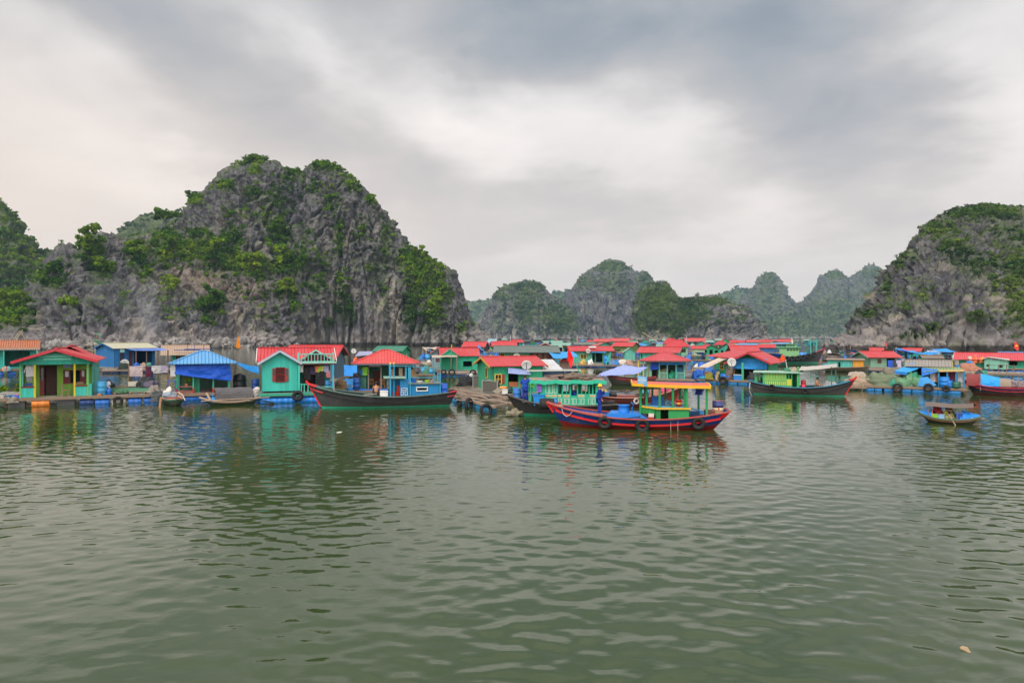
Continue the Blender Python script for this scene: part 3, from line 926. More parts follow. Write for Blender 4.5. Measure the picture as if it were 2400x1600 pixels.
def roof_part(root, kind, w, d, ze, zr, mat, ov=.35, rl=.4, y0=0.0, trim=None, name='roof', th=.05):
 P = roof_polys(kind, w, d, ze, zr, ov, rl, y0)
 o = MB().shell([[(x, y, z + .06) for x, y, z in p] for p in P], th).build(name, mat, root)
 if kind in ('gs', 'hip', 'gf'):
  m = MB()
  if kind == 'gf': m.beam((0, P[0][1][1] - .01, zr + .075), (0, P[0][2][1] + .01, zr + .075), .26, .06)
  elif kind == 'gs': m.beam((P[0][3][0] - .01, y0 + d / 2, zr + .075), (P[0][2][0] + .01, y0 + d / 2, zr + .075), .26, .06)
  else:
   if P[0][2][0] > .2: m.beam((*P[0][3][:2], zr + .07), (*P[0][2][:2], zr + .07), .24, .06)
   for e_, r_ in ((P[0][0], P[0][3]), (P[0][1], P[0][2])): m.beam((e_[0], e_[1], e_[2] + .075), (r_[0], r_[1], r_[2] + .075), .2, .05)
  m.build('ridge_cap', mat, o)
 if trim is not None:
  m = MB()
  for p in (P if kind == 'gf' else []):
   q = [v for v in p if abs(v[1] - P[0][0][1]) < 1e-6]
   m.beam((q[0][0], q[0][1] - .03, q[0][2] - .05), (q[1][0], q[1][1] - .03, q[1][2] - .05), .05, .16)
  if kind == 'gs':
   for xx in (P[0][0][0] - .03, P[0][1][0] + .03):
    b_ = MB().beam((xx, P[0][0][1], P[0][0][2] - .05), (xx, P[0][3][1], zr - .05), .05, .16); b_.beam((xx, P[0][3][1], zr - .05), (xx, P[1][2][1], P[1][2][2] - .05), .05, .16); b_.build('barge_board', trim, o)
  if kind in ('hip', 'shed'): m.beam((P[0][0][0], P[0][0][1] - .03, P[0][0][2] - .04), (P[0][1][0], P[0][1][1] - .03, P[0][1][2] - .04), .05, .13)
  if m.v: m.build('barge_board', trim, o)
 return o


def window(root, cx, cz, w, h, frame, style='panes', y=0.0, side=None, shut=None):
 """frame set in a wall hole; side=None front wall (y), else x of a side wall facing +x"""
 T = (lambda a, b, c: (cx + a, y + b, cz + c)) if side is None else (lambda a, b, c: (side - b, cx + a, cz + c))
 def bx(m, a0, a1, b0, b1, c0, c1):
  p, q = T(a0, b0, c0), T(a1, b1, c1)
  m.box(min(p[0], q[0]), max(p[0], q[0]), min(p[1], q[1]), max(p[1], q[1]), min(p[2], q[2]), max(p[2], q[2]))
 m = MB(); f = .07
 bx(m, -w / 2 - f, w / 2 + f, -.035, .03, h / 2, h / 2 + f); bx(m, -w / 2 - f, w / 2 + f, -.055, .03, -h / 2 - f, -h / 2)
 bx(m, -w / 2 - f, -w / 2, -.03, .03, -h / 2, h / 2); bx(m, w / 2, w / 2 + f, -.03, .03, -h / 2, h / 2)
 fr = m.build('window', frame, root)
 if style == 'bars':
  b = MB(); nb = max(3, int(w / .13))
  for i in range(1, nb): bx(b, -w / 2 + i * w / nb - .012, -w / 2 + i * w / nb + .012, -.012, .012, -h / 2, h / 2)
  bx(b, -w / 2, w / 2, -.018, .018, -.03, .03); b.build('window_bars', frame, fr)
  g_ = MB(); bx(g_, -w / 2, w / 2, .05, .06, -h / 2, h / 2); g_.build('pane', paint((.05, .012, .012), 'paint'), fr)
 elif style == 'panes':
  b = MB(); bx(b, -.02, .02, -.02, .02, -h / 2, h / 2); bx(b, -w / 2, -.02, -.02, .02, -.02, .02); bx(b, .02, w / 2, -.02, .02, -.02, .02); b.build('mullion', frame, fr)
  g_ = MB(); bx(g_, -w / 2, w / 2, .035, .045, -h / 2, h / 2); g_.build('pane', glass_mat(), fr)
 if shut is not None:
  for sg in (-1, 1):
   b = MB(); a0 = sg * (w / 2 + f); a1 = sg * (w / 2 + f + w * .42)
   bx(b, min(a0, a1), max(a0, a1), -.07, -.04, -h / 2, h / 2); sh = b.build('shutter', shut, fr)
   g_ = MB(); am = (a0 + a1) / 2; bx(g_, am - w * .12, am + w * .12, -.08, -.072, 0, h * .4); g_.build('pane', glass_mat(), sh)
 return fr


def floats(root, xs, y, mats, r=.3, L=.95, z=None, axis='x'):
 """float drums lashed under a deck edge, each one a part"""
 proto = {}
 for i, xx in enumerate(xs):
  m = mats[i % len(mats)]
  if m.name not in proto:
   pr = [(r * .55, -L / 2), (r * .94, -L / 2 + .015), (r, -L / 2 + .06), (r, -L * .2), (r * 1.04, -L * .18), (r, -L * .16), (r, L * .16), (r * 1.04, L * .18), (r, L * .2), (r, L / 2 - .06), (r * .94, L / 2 - .015), (r * .55, L / 2)]
   o = MB().lathe(pr, (0, 0, 0), 14, axis).build('float_barrel', m, root, True); proto[m.name] = o
  else:
   o = proto[m.name].copy(); col.objects.link(o)
  o.location = (xx, y, (z if z is not None else .14))


def deck_part(root, x0, x1, y0, y1, zd, mat=None, edge=None):
 mat = mat or paint(GREYW, 'deck'); edge = edge or paint(WOOD, 'wood')
 MB().box(x0, x1, y0, y1, zd - .06, zd).build('deck', mat, root)
 m = MB()
 m.beam((x0 - .1, y0 - .04, zd - .10), (x1 + .1, y0 - .04, zd - .10), .08, .2)
 for i in range(max(2, int((x1 - x0) / 1.2) + 1)):
  xx = x0 + (x1 - x0) * i / max(1, int((x1 - x0) / 1.2)); m.beam((xx, y0, zd - .13), (xx, y1, zd - .13), .1, .12)
 m.build('deck_beam', edge, root)


def house(name, label, S, px0, px1, deck_py, eave_py, ridge_py, d, kind, wall, roof, holes=(), doors=(), wins=(), y0=.9, ov=.35, rl=.4, trim=None, drums=None, posts=None,
  deck_px=None, group=None, wk='plank', rk='corr', front=True, back_dark=True, cat='floating house', side_wins=(), dky=None):
 """holes/doors/wins are in photo pixels on the front wall: (px0,px1,py0,py1[,...])"""
 root = thing(name, label, cat, S, group=group)
 cx = S.x((px0 + px1) / 2); w = S.x(px1) - S.x(px0)
 zd, ze, zr = S.z(deck_py), S.z(eave_py), S.z(ridge_py, d * .5 if kind in ('gs', 'hip') else 0)
 zd = max(zd, .42)
 body = bpy.data.objects.new('house_body', None) if False else root
 W_ = wall if hasattr(wall, 'name') else paint(wall, wk)
 RF = roof if hasattr(roof, 'name') else paint(roof, rk)
 zf = lambda py: S.z(py)
 hs = []
 for h in list(holes) + [q[:4] for q in doors] + [q[:4] for q in wins]:
  hs.append((S.x(h[0]) - cx + w / 2, S.x(h[1]) - cx + w / 2, max(zf(h[3]), zd + .02), zf(h[2])))
 m = MB(); X0, X1, Y0, Y1 = cx - w / 2, cx + w / 2, y0, y0 + d
 if front: wall_face(m, (X0, Y0), (X1, Y0), zd, ze, hs)
 wall_face(m, (X1, Y0 + .0), (X1, Y1), zd, ze, [(q[0], q[1], q[2], q[3]) for q in side_wins])
 wall_face(m, (X1, Y1), (X0, Y1), zd, ze); wall_face(m, (X0, Y1), (X0, Y0), zd, ze)
 if kind == 'gf':
  for yy in (Y0, Y1 - .06): m.shell([[(X0, yy, ze), (X1, yy, ze), (cx, yy, zr)]], .0) if False else m.add([(X0, yy, ze), (X1, yy, ze), (cx, yy, zr - .02), (X0, yy + .06, ze), (X1, yy + .06, ze), (cx, yy + .06, zr - .02)], [(0, 1, 2), (5, 4, 3), (0, 2, 5, 3), (2, 1, 4, 5)])
 if kind == 'gs':
  ym = (Y0 + Y1) / 2
  for xx in (X0, X1 - .06): m.add([(xx, Y0, ze), (xx, Y1, ze), (xx, ym, zr - .02), (xx + .06, Y0, ze), (xx + .06, Y1, ze), (xx + .06, ym, zr - .02)], [(2, 1, 0), (3, 4, 5), (3, 5, 2, 0), (5, 4, 1, 2)])
 m.build('wall', W_, root)
 for q in doors:
  a0, a1, c1 = S.x(q[0]), S.x(q[1]), zf(q[2])
  c0 = max(zf(q[3]), zd + .02)
  if len(q) > 4 and q[4] is not None:
   dm = MB().box(a0, a1, Y0 + .035, Y0 + .07, c0, c1); n_ = 2
   for i in range(n_):
    dm.box(a0 + .08, a1 - .08, Y0 + .02, Y0 + .035, c0 + .1 + i * (c1 - c0) / n_, c0 - .1 + (i + 1) * (c1 - c0) / n_)
   dd = dm.build('door', paint(q[4], 'plank'), root)
   MB().lathe([(.02, 0), (.03, .01), (.03, .05), (.01, .06)], (a1 - .12, Y0 - .01, c0 + .95), 8, 'y').build('handle', paint(GREY, 'metal'), dd)
 for q in wins:
  fr = paint(q[4], 'paint') if len(q) > 4 else paint(DRED)
  a0, a1, c0, c1 = S.x(q[0]), S.x(q[1]), zf(q[3]), zf(q[2])
  window(root, (a0 + a1) / 2, (c0 + c1) / 2, (a1 - a0) - .06, (c1 - c0) - .06, fr, q[5] if len(q) > 5 else 'panes', Y0, None, paint(q[6]) if len(q) > 6 else None)
 P = bpy.data.objects
 r_ = roof_part(root, kind, w, d, ze, zr, RF, ov, rl, Y0, trim if trim is None or hasattr(trim, 'name') else paint(trim))
 r_.location.x = cx
 dp = deck_px or (px0 - 12, px1 + 12)
 dx0, dx1 = S.x(dp[0]), S.x(dp[1])
 deck_part(root, dx0, dx1, 0, (dky or Y1 + .4), zd)
 dm = drums or [paint(DRUM, 'plastic')]
 n = max(2, int((dx1 - dx0) / 1.15))
 if zd < 2.2: floats(root, [dx0 + .6 + i * (dx1 - dx0 - 1.2) / max(1, n - 1) for i in range(n)], .32, dm, min(.32, zd * .55), .95)
 if posts is not None:
  pm, xs, py_top, yy = posts
  for p_ in xs: MB().box(S.x(p_) - .05, S.x(p_) + .05, yy, yy + .1, zd, zf(py_top)).build('post', paint(pm), root)
 return root


# ---------------------------------------------------------------- boats
class Hull:
 """boat shell by stations: s=0 bow tip, s=1 stern; bow points to local -x unless flip"""
 def __init__(h, L, B, sheer, rake=1.0, srake=.5, keel=-.45, flip=False, full=.45, sternw=.62):
  h.L, h.B, h.sheer, h.rake, h.sr, h.keel, h.flip, h.full, h.sw = L, B, sheer, rake, srake, keel, flip, full, sternw
 def zs(h, s): return float(np.interp(s, [a for a, _ in h.sheer], [b for _, b in h.sheer])) if not hasattr(h, 'sp') else h.sp(s)
 def half(h, s):
  f = math.sin(min(s / h.full, 1) * math.pi / 2) ** .75 if s < h.full else 1.0
  if s > .6: f *= 1 - (1 - h.sw) * ((s - .6) / .4) ** 1.8
  return max(.03, f * h.B / 2)
 def pt(h, s, z, side, off=0.0):
  zs = h.zs(s); q = min(max((z - h.keel) / (zs - h.keel), 0), 1.25)
  y = h.half(s) * (.30 + .70 * min(q, 1.0) ** .55) if s > .002 else .03
  x = -h.L / 2 + s * h.L + h.rake * (1 - min(q, 1.1)) * (1 - s) ** 4 - h.sr * (1 - min(q, 1.1)) * s ** 6
  y += off
  return ((-x if h.flip else x), side * y, z)
 def band(h, z0, z1, off=0.0, s0=0.0, s1=1.0, n=30, rows=3, mb=None, stern=True, bow=True):
  m = mb or MB()
  S_ = [s0 + (s1 - s0) * (i / n) for i in range(n + 1)]
  if s0 == 0: S_ = sorted(set(S_ + [.012, .03]))
  for side in (-1, 1):
   G = []
   for s in S_:
    a = z0(s) if callable(z0) else z0; b = z1(s) if callable(z1) else z1
    G.append([h.pt(s, a + (b - a) * j / rows, side, off) for j in range(rows + 1)])
   if (side > 0) != h.flip: G = [g[::-1] for g in G]
   m.grid(G)
  if stern and s1 == 1.0:
   a = z0(1) if callable(z0) else z0; b = z1(1) if callable(z1) else z1
   m.grid([[h.pt(1, a + (b - a) * j / rows, sd, off) for j in range(rows + 1)] for sd in ((-1, 1) if not h.flip else (1, -1))])
  if bow and s0 == 0.0:
   a = z0(0) if callable(z0) else z0; b = z1(0) if callable(z1) else z1
   m.grid([[h.pt(0, a + (b - a) * j / rows, sd, off) for j in range(rows + 1)] for sd in ((1, -1) if not h.flip else (-1, 1))])
  return m
 def deck(h, dz, s0=.03, s1=.995, n=24):
  m = MB(); G = []
  for i in range(n + 1):
   s = s0 + (s1 - s0) * i / n; z = h.zs(s) - (dz(s) if callable(dz) else dz)
   a = h.pt(s, z, -1, -.02); b = h.pt(s, z, 1, -.02)
   G.append([tuple(a[k] + (b[k] - a[k]) * j / 4 for k in range(3)) for j in range(5)])
  if h.flip: G = G[::-1]
  return m.grid(G)
 def rail(h, dz, w, t, s0=0.0, s1=1.0, n=30, off=0.0, sides=(-1, 1)):
  """a square rail following the sheer at height sheer+dz"""
  m = MB()
  for side in sides:
   pts = [h.pt(s0 + (s1 - s0) * i / n, h.zs(s0 + (s1 - s0) * i / n) + dz, side, off) for i in range(n + 1)]
   for p, q in zip(pts, pts[1:]): m.beam(p, q, w, t)
  return m


def spline(pts):
 xs = np.array([p[0] for p in pts], float); ys = np.array([p[1] for p in pts], float)
 c = np.polyfit(xs, ys, min(len(pts) - 1, 4))
 return lambda s: float(np.polyval(c, s))


def tyre(S, label, x, y, z, r=.32, ax=(0, 1, 0), group='old tyres hung as fenders', t=.11):
 m = MB().torus((0, 0, 0), r - t, t, ax, 22, 9, 1.15)
 return single(m, 'tyre', paint(BLACK, 'rubber'), label, 'tyre', S, x, y, z, 0, group, True)


def drum(S, label, x, y, z, r=.29, h=.9, c=DRUM, c2=None, group=None, name='drum'):
 o = thing(name, label, 'drum', S, x, y, z, 0, group)
 pr = [(r * .93, 0), (r, .03), (r, h * .31), (r * 1.045, h * .33), (r, h * .35), (r, h * .64), (r * 1.045, h * .66), (r, h * .68), (r, h - .05), (r * .95, h)]
 if c2 is None: MB().lathe(pr, (0, 0, 0), 18).build('drum_body', paint(c, 'plastic'), o, True)
 else:
  MB().lathe([p for p in pr if p[1] <= h * .5] + [(r, h * .5)], (0, 0, 0), 18).build('drum_body', paint(c2, 'metal'), o, True)
  MB().lathe([(r, h * .5)] + [p for p in pr if p[1] > h * .5], (0, 0, 0), 18).build('drum_body', paint(c, 'metal'), o, True)
 MB().lathe([(r * .9, h - .01), (r * .95, h + .015), (r * .86, h + .02), (r * .84, h - .005), (.02, h - .006)], (0, 0, 0), 18).build('drum_lid', paint(c if c2 is None else RUST, 'metal'), o)
 return o


def tarp_grid(c00, c10, c11, c01, sag=.2, wr=.05, nu=22, nv=12, seed=0, edge=.0):
 """corners: c00 c10 along u, c01 c11 on the far v edge"""
 A, B, C, D = [np.array(c, float) for c in (c00, c10, c11, c01)]
 u = np.linspace(0, 1, nu)[:, None, None]; v = np.linspace(0, 1, nv)[None, :, None]
 P = A * (1 - u) * (1 - v) + B * u * (1 - v) + C * u * v + D * (1 - u) * v
 sg = sag * 4 * u * (1 - u) * (.4 + .6 * 4 * v * (1 - v))
 P[..., 2] -= sg[..., 0]
 n = perlin(np.stack([P[..., 0] * 1.1 + seed, P[..., 1] * 1.1, P[..., 2] * 1.1], -1)) + .5 * perlin(P * 2.7 + seed)
 nn = np.cross(B - A, D - A); nn = nn / np.linalg.norm(nn)
 P = P + n[..., None] * wr * nn
 if edge: P[:, -1, 2] += edge * np.sin(np.linspace(0, 9, nu) + seed)
 return [[tuple(p) for p in r_] for r_ in P]


def tarp(S, label, corners, c, sag=.2, wr=.05, seed=0, name='tarpaulin', edge=0.0, cat='tarpaulin', parent=None, group=None):
 m = MB().grid(tarp_grid(*corners, sag, wr, 26, 14, seed, edge))
 if parent is not None: return m.build(name, paint(c, 'cloth'), parent, True)
 return single(m, name, paint(c, 'cloth'), label, cat, S, 0, 0, 0, 0, group, True)


def mound(S, label, x, y, z, w, d, h, c, kind='net', seed=0, name='net_pile', cat='net pile', group=None):
 G = []
 for i in range(41):
  a = 2 * math.pi * i / 40; row = []
  for j in range(15):
   e = j / 14 * math.pi / 2
   p = np.array([math.cos(a) * math.cos(e) * w / 2, math.sin(a) * math.cos(e) * d / 2, math.sin(e) ** .8 * h])
   row.append(p)
  G.append(row)
 A = np.array(G); A[-1] = A[0]
 nz = perlin(A * 1.6 / max(h, .3) + seed) + .7 * perlin(A * 5 + seed) + (.6 * np.abs(perlin(A * 11 + seed)) if kind == 'net' else 0)
 A *= (1 + .36 * nz)[..., None]; A[..., 0] += .22 * h * perlin(A * 3 + 20 + seed)
 A[..., 2] = np.maximum(A[..., 2], -.02)
 return single(MB().grid([[tuple(p) for p in r_] for r_ in A]), name, paint(c, kind), label, cat, S, x, y, z, 0, group, True)


def dish(S, label, x, y, z, r=.4, tilt=50, turn=0, pole=.5, group=None):
 o = thing('satellite_dish', label, 'satellite dish', S, x, y, z, turn, group)
 m = MB(); n = 18; V = []
 t = R(tilt)
 def tr(p):
  a = Vector((p[0], -p[2], p[1]))                  # bowl opens to -y
  return (a.x, a.y * math.cos(t * .5) - a.z * math.sin(t * .5), a.y * math.sin(t * .5) * -1 + a.z * math.cos(t * .5) + pole)
 rings = [(0, -.16), (.35, -.135), (.7, -.07), (1, 0), (1.02, -.02), (.7, -.09), (.3, -.16)]
 b = MB().lathe([(max(q, .01) * r, zz * r * 1.4) for q, zz in rings], (0, 0, 0), 22)
 b.v = [tr(p) for p in b.v]
 b.build('dish_bowl', paint((.70, .70, .69), 'metal', None, .25), o, True)
 MB().tube([(0, .1, -.02), (0, .1, pole - .05)], .03).build('mast', paint(GREY, 'metal'), o)
 f = MB(); e = Vector(tr((0, 0, r * .75))); f.tube([Vector(tr((0, -r * .9, 0))), e], .014); f.box(e.x - .04, e.x + .04, e.y - .04, e.y + .04, e.z - .04, e.z + .04)
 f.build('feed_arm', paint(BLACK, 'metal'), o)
 return o


def flag(S, label, x, y, z0, z1, c, pts, lean=(0, 0), pole_c=WOOD, star=None, r=.025):
 """pts: outline of the cloth relative to the mast head, x right and z up, in metres"""
 o = thing('flag', label, 'flag', S, x, y, 0)
 top = Vector((lean[0], lean[1], z1))
 MB().tube([(0, 0, z0), tuple(top)], [r * 1.2, r * .8]).build('flag_pole', paint(pole_c, 'wood'), o)
 n = len(pts); V = []
 for yy in (0.0, .012):
  for i, (a, b) in enumerate(pts): V.append((top.x + a, top.y + yy + .10 * math.sin(i * 1.9), top.z + b))
 cl = MB().add(V, [tuple(range(n - 1, -1, -1)), tuple(range(n, 2 * n))] + [(i, (i + 1) % n, n + (i + 1) % n, n + i) for i in range(n)])
 f = cl.build('flag_cloth', paint(c, 'cloth', None, .15), o)
 if star:
  a, b, rr = star; q = []
  for i in range(10):
   t = math.pi / 2 + i * math.pi / 5; q.append((top.x + a + (rr if i % 2 == 0 else rr * .4) * math.cos(t), top.y - .14, top.z + b + (rr if i % 2 == 0 else rr * .4) * math.sin(t)))
  MB().add(q + [(p[0], p[1] + .01, p[2]) for p in q], [tuple(range(9, -1, -1)), tuple(range(10, 20))]).build('star', paint((.85, .6, .03)), f)
 return o


# ---------------------------------------------------------------- people
def skin_mesh(name, joints, bones, mat, parent, sub=1):
 """joints: {key:(x,y,z,r)}; bones: pairs; one continuous surface grown from the skeleton"""
 ks = list(joints); ix = {k: i for i, k in enumerate(ks)}
 me = bpy.data.meshes.new(name)
 me.from_pydata([joints[k][:3] for k in ks], [(ix[a], ix[b]) for a, b in bones], [])
 me.materials.append(mat)
 o = bpy.data.objects.new(name, me); col.objects.link(o); o.parent = parent
 md = o.modifiers.new('skin', 'SKIN'); md.use_smooth_shade = True
 lay = me.skin_vertices[0].data
 for i, k in enumerate(ks):
  r = joints[k][3]; lay[i].radius = (r, r) if not isinstance(r, tuple) else r
  lay[i].use_root = (i == 0)
 sb = o.modifiers.new('round', 'SUBSURF'); sb.levels = sub; sb.render_levels = sub
 return o


def person(S, label, x, y, z, rz, J, shirt=None, trousers=None, hair=BLACK, helmet=None, face=(0, -1)):
 """J: joint positions (hips at origin height) for pelvis waist chest neck head, sh/el/wr L R, hip/kn/an/toe L R"""
 o = thing('person', label, 'person', S, x, y, z, rz)
 rad = dict(pelvis=.125, waist=.12, chest=.145, neck=.055, head=.085, crown=.075, shL=.058, elL=.043, wrL=.030, shR=.058, elR=.043, wrR=.030,
   hipL=.085, knL=.058, anL=.038, toeL=.034, hipR=.085, knR=.058, anR=.038, toeR=.034)
 J = dict(J)
 hd = Vector(J['head']); fx = Vector((face[0], face[1], 0)).normalized()
 J['crown'] = tuple(hd + Vector((0, 0, .09)) - fx * .01)
 j = {k: (*J[k], rad[k]) for k in rad}
 B = [('pelvis', 'waist'), ('waist', 'chest'), ('chest', 'neck'), ('neck', 'head'), ('head', 'crown')]
 for s in 'LR':
  B += [('chest', 'sh' + s), ('sh' + s, 'el' + s), ('el' + s, 'wr' + s), ('pelvis', 'hip' + s), ('hip' + s, 'kn' + s), ('kn' + s, 'an' + s), ('an' + s, 'toe' + s)]
  w = Vector(J['wr' + s]); e = Vector(J['el' + s]); d = (w - e).normalized()
  u = d.cross(Vector((0.3, 1, 0.1))).normalized()
  pm = w + d * .07; j['pm' + s] = (*pm, .030); B.append(('wr' + s, 'pm' + s))
  for q, (off, ln) in enumerate(((-.030, .065), (-.010, .08), (.010, .075), (.030, .058))):
   a = pm + u * off + d * .02; b_ = a + d * ln * .5; c = b_ + (d + fx * .5).normalized() * ln * .5
   for t, pnt in (('a', a), ('b', b_), ('c', c)): j[f'f{q}{t}{s}'] = (*pnt, .009)
   B += [('pm' + s, f'f{q}a{s}'), (f'f{q}a{s}', f'f{q}b{s}'), (f'f{q}b{s}', f'f{q}c{s}')]
  a = w + d * .03 - u * .035; b_ = a + (d * .6 - u * .5 + fx * .3).normalized() * .045
  j['ta' + s] = (*a, .011); j['tb' + s] = (*b_, .009); B += [('wr' + s, 'ta' + s), ('ta' + s, 'tb' + s)]
 body = skin_mesh('body', j, B, paint(SKIN, 'plastic', .6, .15), o)
 # face: nose, ears, eyes, mouth in a small mesh of its own on the head
 up = Vector((0, 0, 1)); rt = fx.cross(up)
 nm = MB()
 c = hd + fx * .088 + up * .02
 nm.add([c - rt * .014 - up * .022, c + rt * .014 - up * .022, c + up * .025, c + fx * .026 - up * .018], [(0, 1, 3), (1, 2, 3), (2, 0, 3), (0, 2, 1)])
 for sg in (-1, 1):
  e = hd + rt * sg * .088 + up * .02; nm.lathe([(.012, -.01), (.026, 0), (.012, .012)], tuple(e), 8, 'x')
 nm.build('face', paint(SKIN, 'plastic', .6, .15), o)
 em = MB()
 for sg in (-1, 1):
  e = hd + fx * .081 + rt * sg * .032 + up * .04; em.box(e.x - .012, e.x + .012, e.y - .008, e.y + .008, e.z - .006, e.z + .006)
 e = hd + fx * .082 - up * .035; em.box(e.x - .02, e.x + .02, e.y - .006, e.y + .006, e.z - .004, e.z + .004)
 em.build('eye', paint((.02, .012, .01)), o)
 if shirt is not None:
  ks = ['waist', 'pelvis', 'chest', 'neckb', 'shL', 'elL', 'shR', 'elR']
  rs = dict(waist=.185, chest=.205, pelvis=.18, shL=.098, shR=.098, elL=.066, elR=.066)
  jj = {k: (*J[k], rs[k]) for k in ks if k in J}
  ch, nk = Vector(J['chest']), Vector(J['neck']); nb = ch + (nk - ch) * .7; jj['neckb'] = (*nb, .10)
  bb = [('waist', 'pelvis'), ('waist', 'chest'), ('chest', 'neckb'), ('chest', 'shL'), ('chest', 'shR'), ('shL', 'elL'), ('shR', 'elR')]
  if shirt[1]:
   for s in 'LR':
    w = Vector(J['el' + s]) + (Vector(J['wr' + s]) - Vector(J['el' + s])) * .9; jj['wr' + s] = (*w, .045); bb.append(('el' + s, 'wr' + s))
  skin_mesh('shirt', jj, bb, paint(shirt[0], 'cloth', .8, .25), o)
 if trousers is not None:
  jj = {'pelvis': (*J['pelvis'], .172)}; bb = []
  for s in 'LR':
   jj['hip' + s] = (*J['hip' + s], .118); jj['kn' + s] = (*J['kn' + s], .088); bb += [('pelvis', 'hip' + s), ('hip' + s, 'kn' + s)]
   if trousers[1]: jj['an' + s] = (J['an' + s][0], J['an' + s][1], J['an' + s][2] + .02, .068); bb.append(('kn' + s, 'an' + s))
  skin_mesh('trousers', jj, bb, paint(trousers[0], 'cloth', .85, .25), o)
 cp = MB(); r = .118
 if helmet is not None:
  pr = [(r * 1.28, 0), (r * 1.3, .012), (r * 1.06, .018), (r * 1.05, .05), (r * .9, .10), (r * .55, .135), (.01, .145)]
  cp.lathe(pr, (hd.x, hd.y, hd.z + .045), 16, 'z'); cp.build('hard_hat', paint(helmet, 'plastic', None, .1), o, True)
 else:
  bk = hd - fx * .022
  pr = [(r * .86, -.03), (r * .96, .02), (r * .92, .08), (r * .7, .13), (.01, .155)]
  cp.lathe(pr, (bk.x, bk.y, bk.z + .02), 14, 'z'); cp.build('hair', paint(hair, 'net'), o, True)
 return o


def stand_pose(h=1.68, armL=None, armR=None, lean=(0, 0), stride=.12, foot=(0, -1)):
 q = h / 1.72; lx, ly = lean
 J = dict(pelvis=(0, 0, .93), waist=(lx * .3, ly * .3, 1.08), chest=(lx * .7, ly * .7, 1.30), neck=(lx, ly, 1.47), head=(lx * 1.1 + foot[0] * .02, ly * 1.1 + foot[1] * .02, 1.58),
   shL=(lx - .18, ly, 1.40), shR=(lx + .18, ly, 1.40), elL=(lx - .24, ly + .04, 1.13), elR=(lx + .24, ly + .04, 1.13), wrL=(lx - .23, ly - .08, .90), wrR=(lx + .23, ly - .08, .90),
   hipL=(-.09, 0, .86), hipR=(.09, 0, .86), knL=(-.10, -.03 - stride * .3, .48), knR=(.10, -.02 + stride * .3, .48), anL=(-.10, .02 - stride * .5, .08), anR=(.10, .02 + stride * .5, .08))
 for s in 'LR':
  a = J['an' + s]; J['toe' + s] = (a[0] + foot[0] * .16, a[1] + foot[1] * .16, .04)
 if armL: J['elL'], J['wrL'] = armL
 if armR: J['elR'], J['wrR'] = armR
 return {k: tuple(c * q for c in v) for k, v in J.items()}


def sit_pose(face=(0, -1), hunch=.12, arms=None):
 f = Vector((face[0], face[1], 0)).normalized(); r = f.cross(Vector((0, 0, 1)))
 def P(a, b, z): v = f * a + r * b; return (v.x, v.y, z)
 J = dict(pelvis=P(0, 0, .12), waist=P(.03, 0, .27), chest=P(hunch * .8, 0, .48), neck=P(hunch * 1.2, 0, .65), head=P(hunch * 1.5, 0, .76))
 for s, g_ in (('L', -1), ('R', 1)):
  J['sh' + s] = P(hunch, .18 * g_, .58); J['el' + s] = P(hunch + .14, .25 * g_, .36); J['wr' + s] = P(hunch + .34, .14 * g_, .30)
  J['hip' + s] = P(.05, .1 * g_, .10); J['kn' + s] = P(.40, .2 * g_, .32); J['an' + s] = P(.42, .12 * g_, .05); J['toe' + s] = P(.57, .13 * g_, .03)
 return J

# ------------------------------------------------------------------ front row, left part
def cloth_piece(S, label, x, y, ztop, w, h, c, name='garment', cat='garment', seed=0, sleeves=False, group=None):
 m = MB()
 P = tarp_grid((-w / 2, 0, -h), (w / 2, 0, -h), (w / 2, 0, 0), (-w / 2, 0, 0), 0, .05, 8, 8, seed)
 m.grid(P)
 if sleeves:
  for sg in (-1, 1): m.grid([[(sg * w * .5, 0, -.02), (sg * w * .5, .02, -h * .25)], [(sg * w * .82, .01, -h * .62), (sg * w * .66, .03, -h * .66)]])
 return single(m, name, paint(c, 'cloth', .8, .2), label, cat, S, x, y, ztop, 0, group, True)


def chair(S, label, x, y, z, rz, c, plastic=False):
 o = thing('chair', label, 'chair', S, x, y, z, rz)
 M_ = paint(c, 'plastic' if plastic else 'wood')
 MB().box(-.21, .21, -.2, .2, .42, .46).build('seat', M_, o)
 b = MB(); b.box(-.21, .21, .17, .2, .78, .9)
 for i in (-.2, .2): b.beam((i, .185, .46), (i, .2, .9), .04)
 for i in (-.1, 0, .1): b.beam((i, .185, .46), (i, .19, .8), .03, .02)
 b.build('backrest', M_, o)
 for i in (-.19, .19):
  for j in (-.18, .18): MB().beam((i, j, 0), (i, j, .42), .04).build('leg', M_, o)
 return o


def raft(name, label, S, px0, px1, deck_py, depth, drums=None, mat=None, y0=0.0, ndr=None, group=None):
 o = thing(name, label, 'raft', S, group=group)
 zd = max(S.z(deck_py), .35)
 x0, x1 = S.x(px0), S.x(px1)
 deck_part(o, x0, x1, y0, y0 + depth, zd, mat)
 n = ndr or max(2, int((x1 - x0) / 1.05))
 floats(o, [x0 + .5 + i * (x1 - x0 - 1) / max(1, n - 1) for i in range(n)], y0 + .3, drums or [paint(DRUM, 'plastic')], min(.3, zd * .5), .92, .12)
 return o, zd


PB, PD = paint(DRUM, 'plastic'), paint((.02, .16, .62), 'plastic')
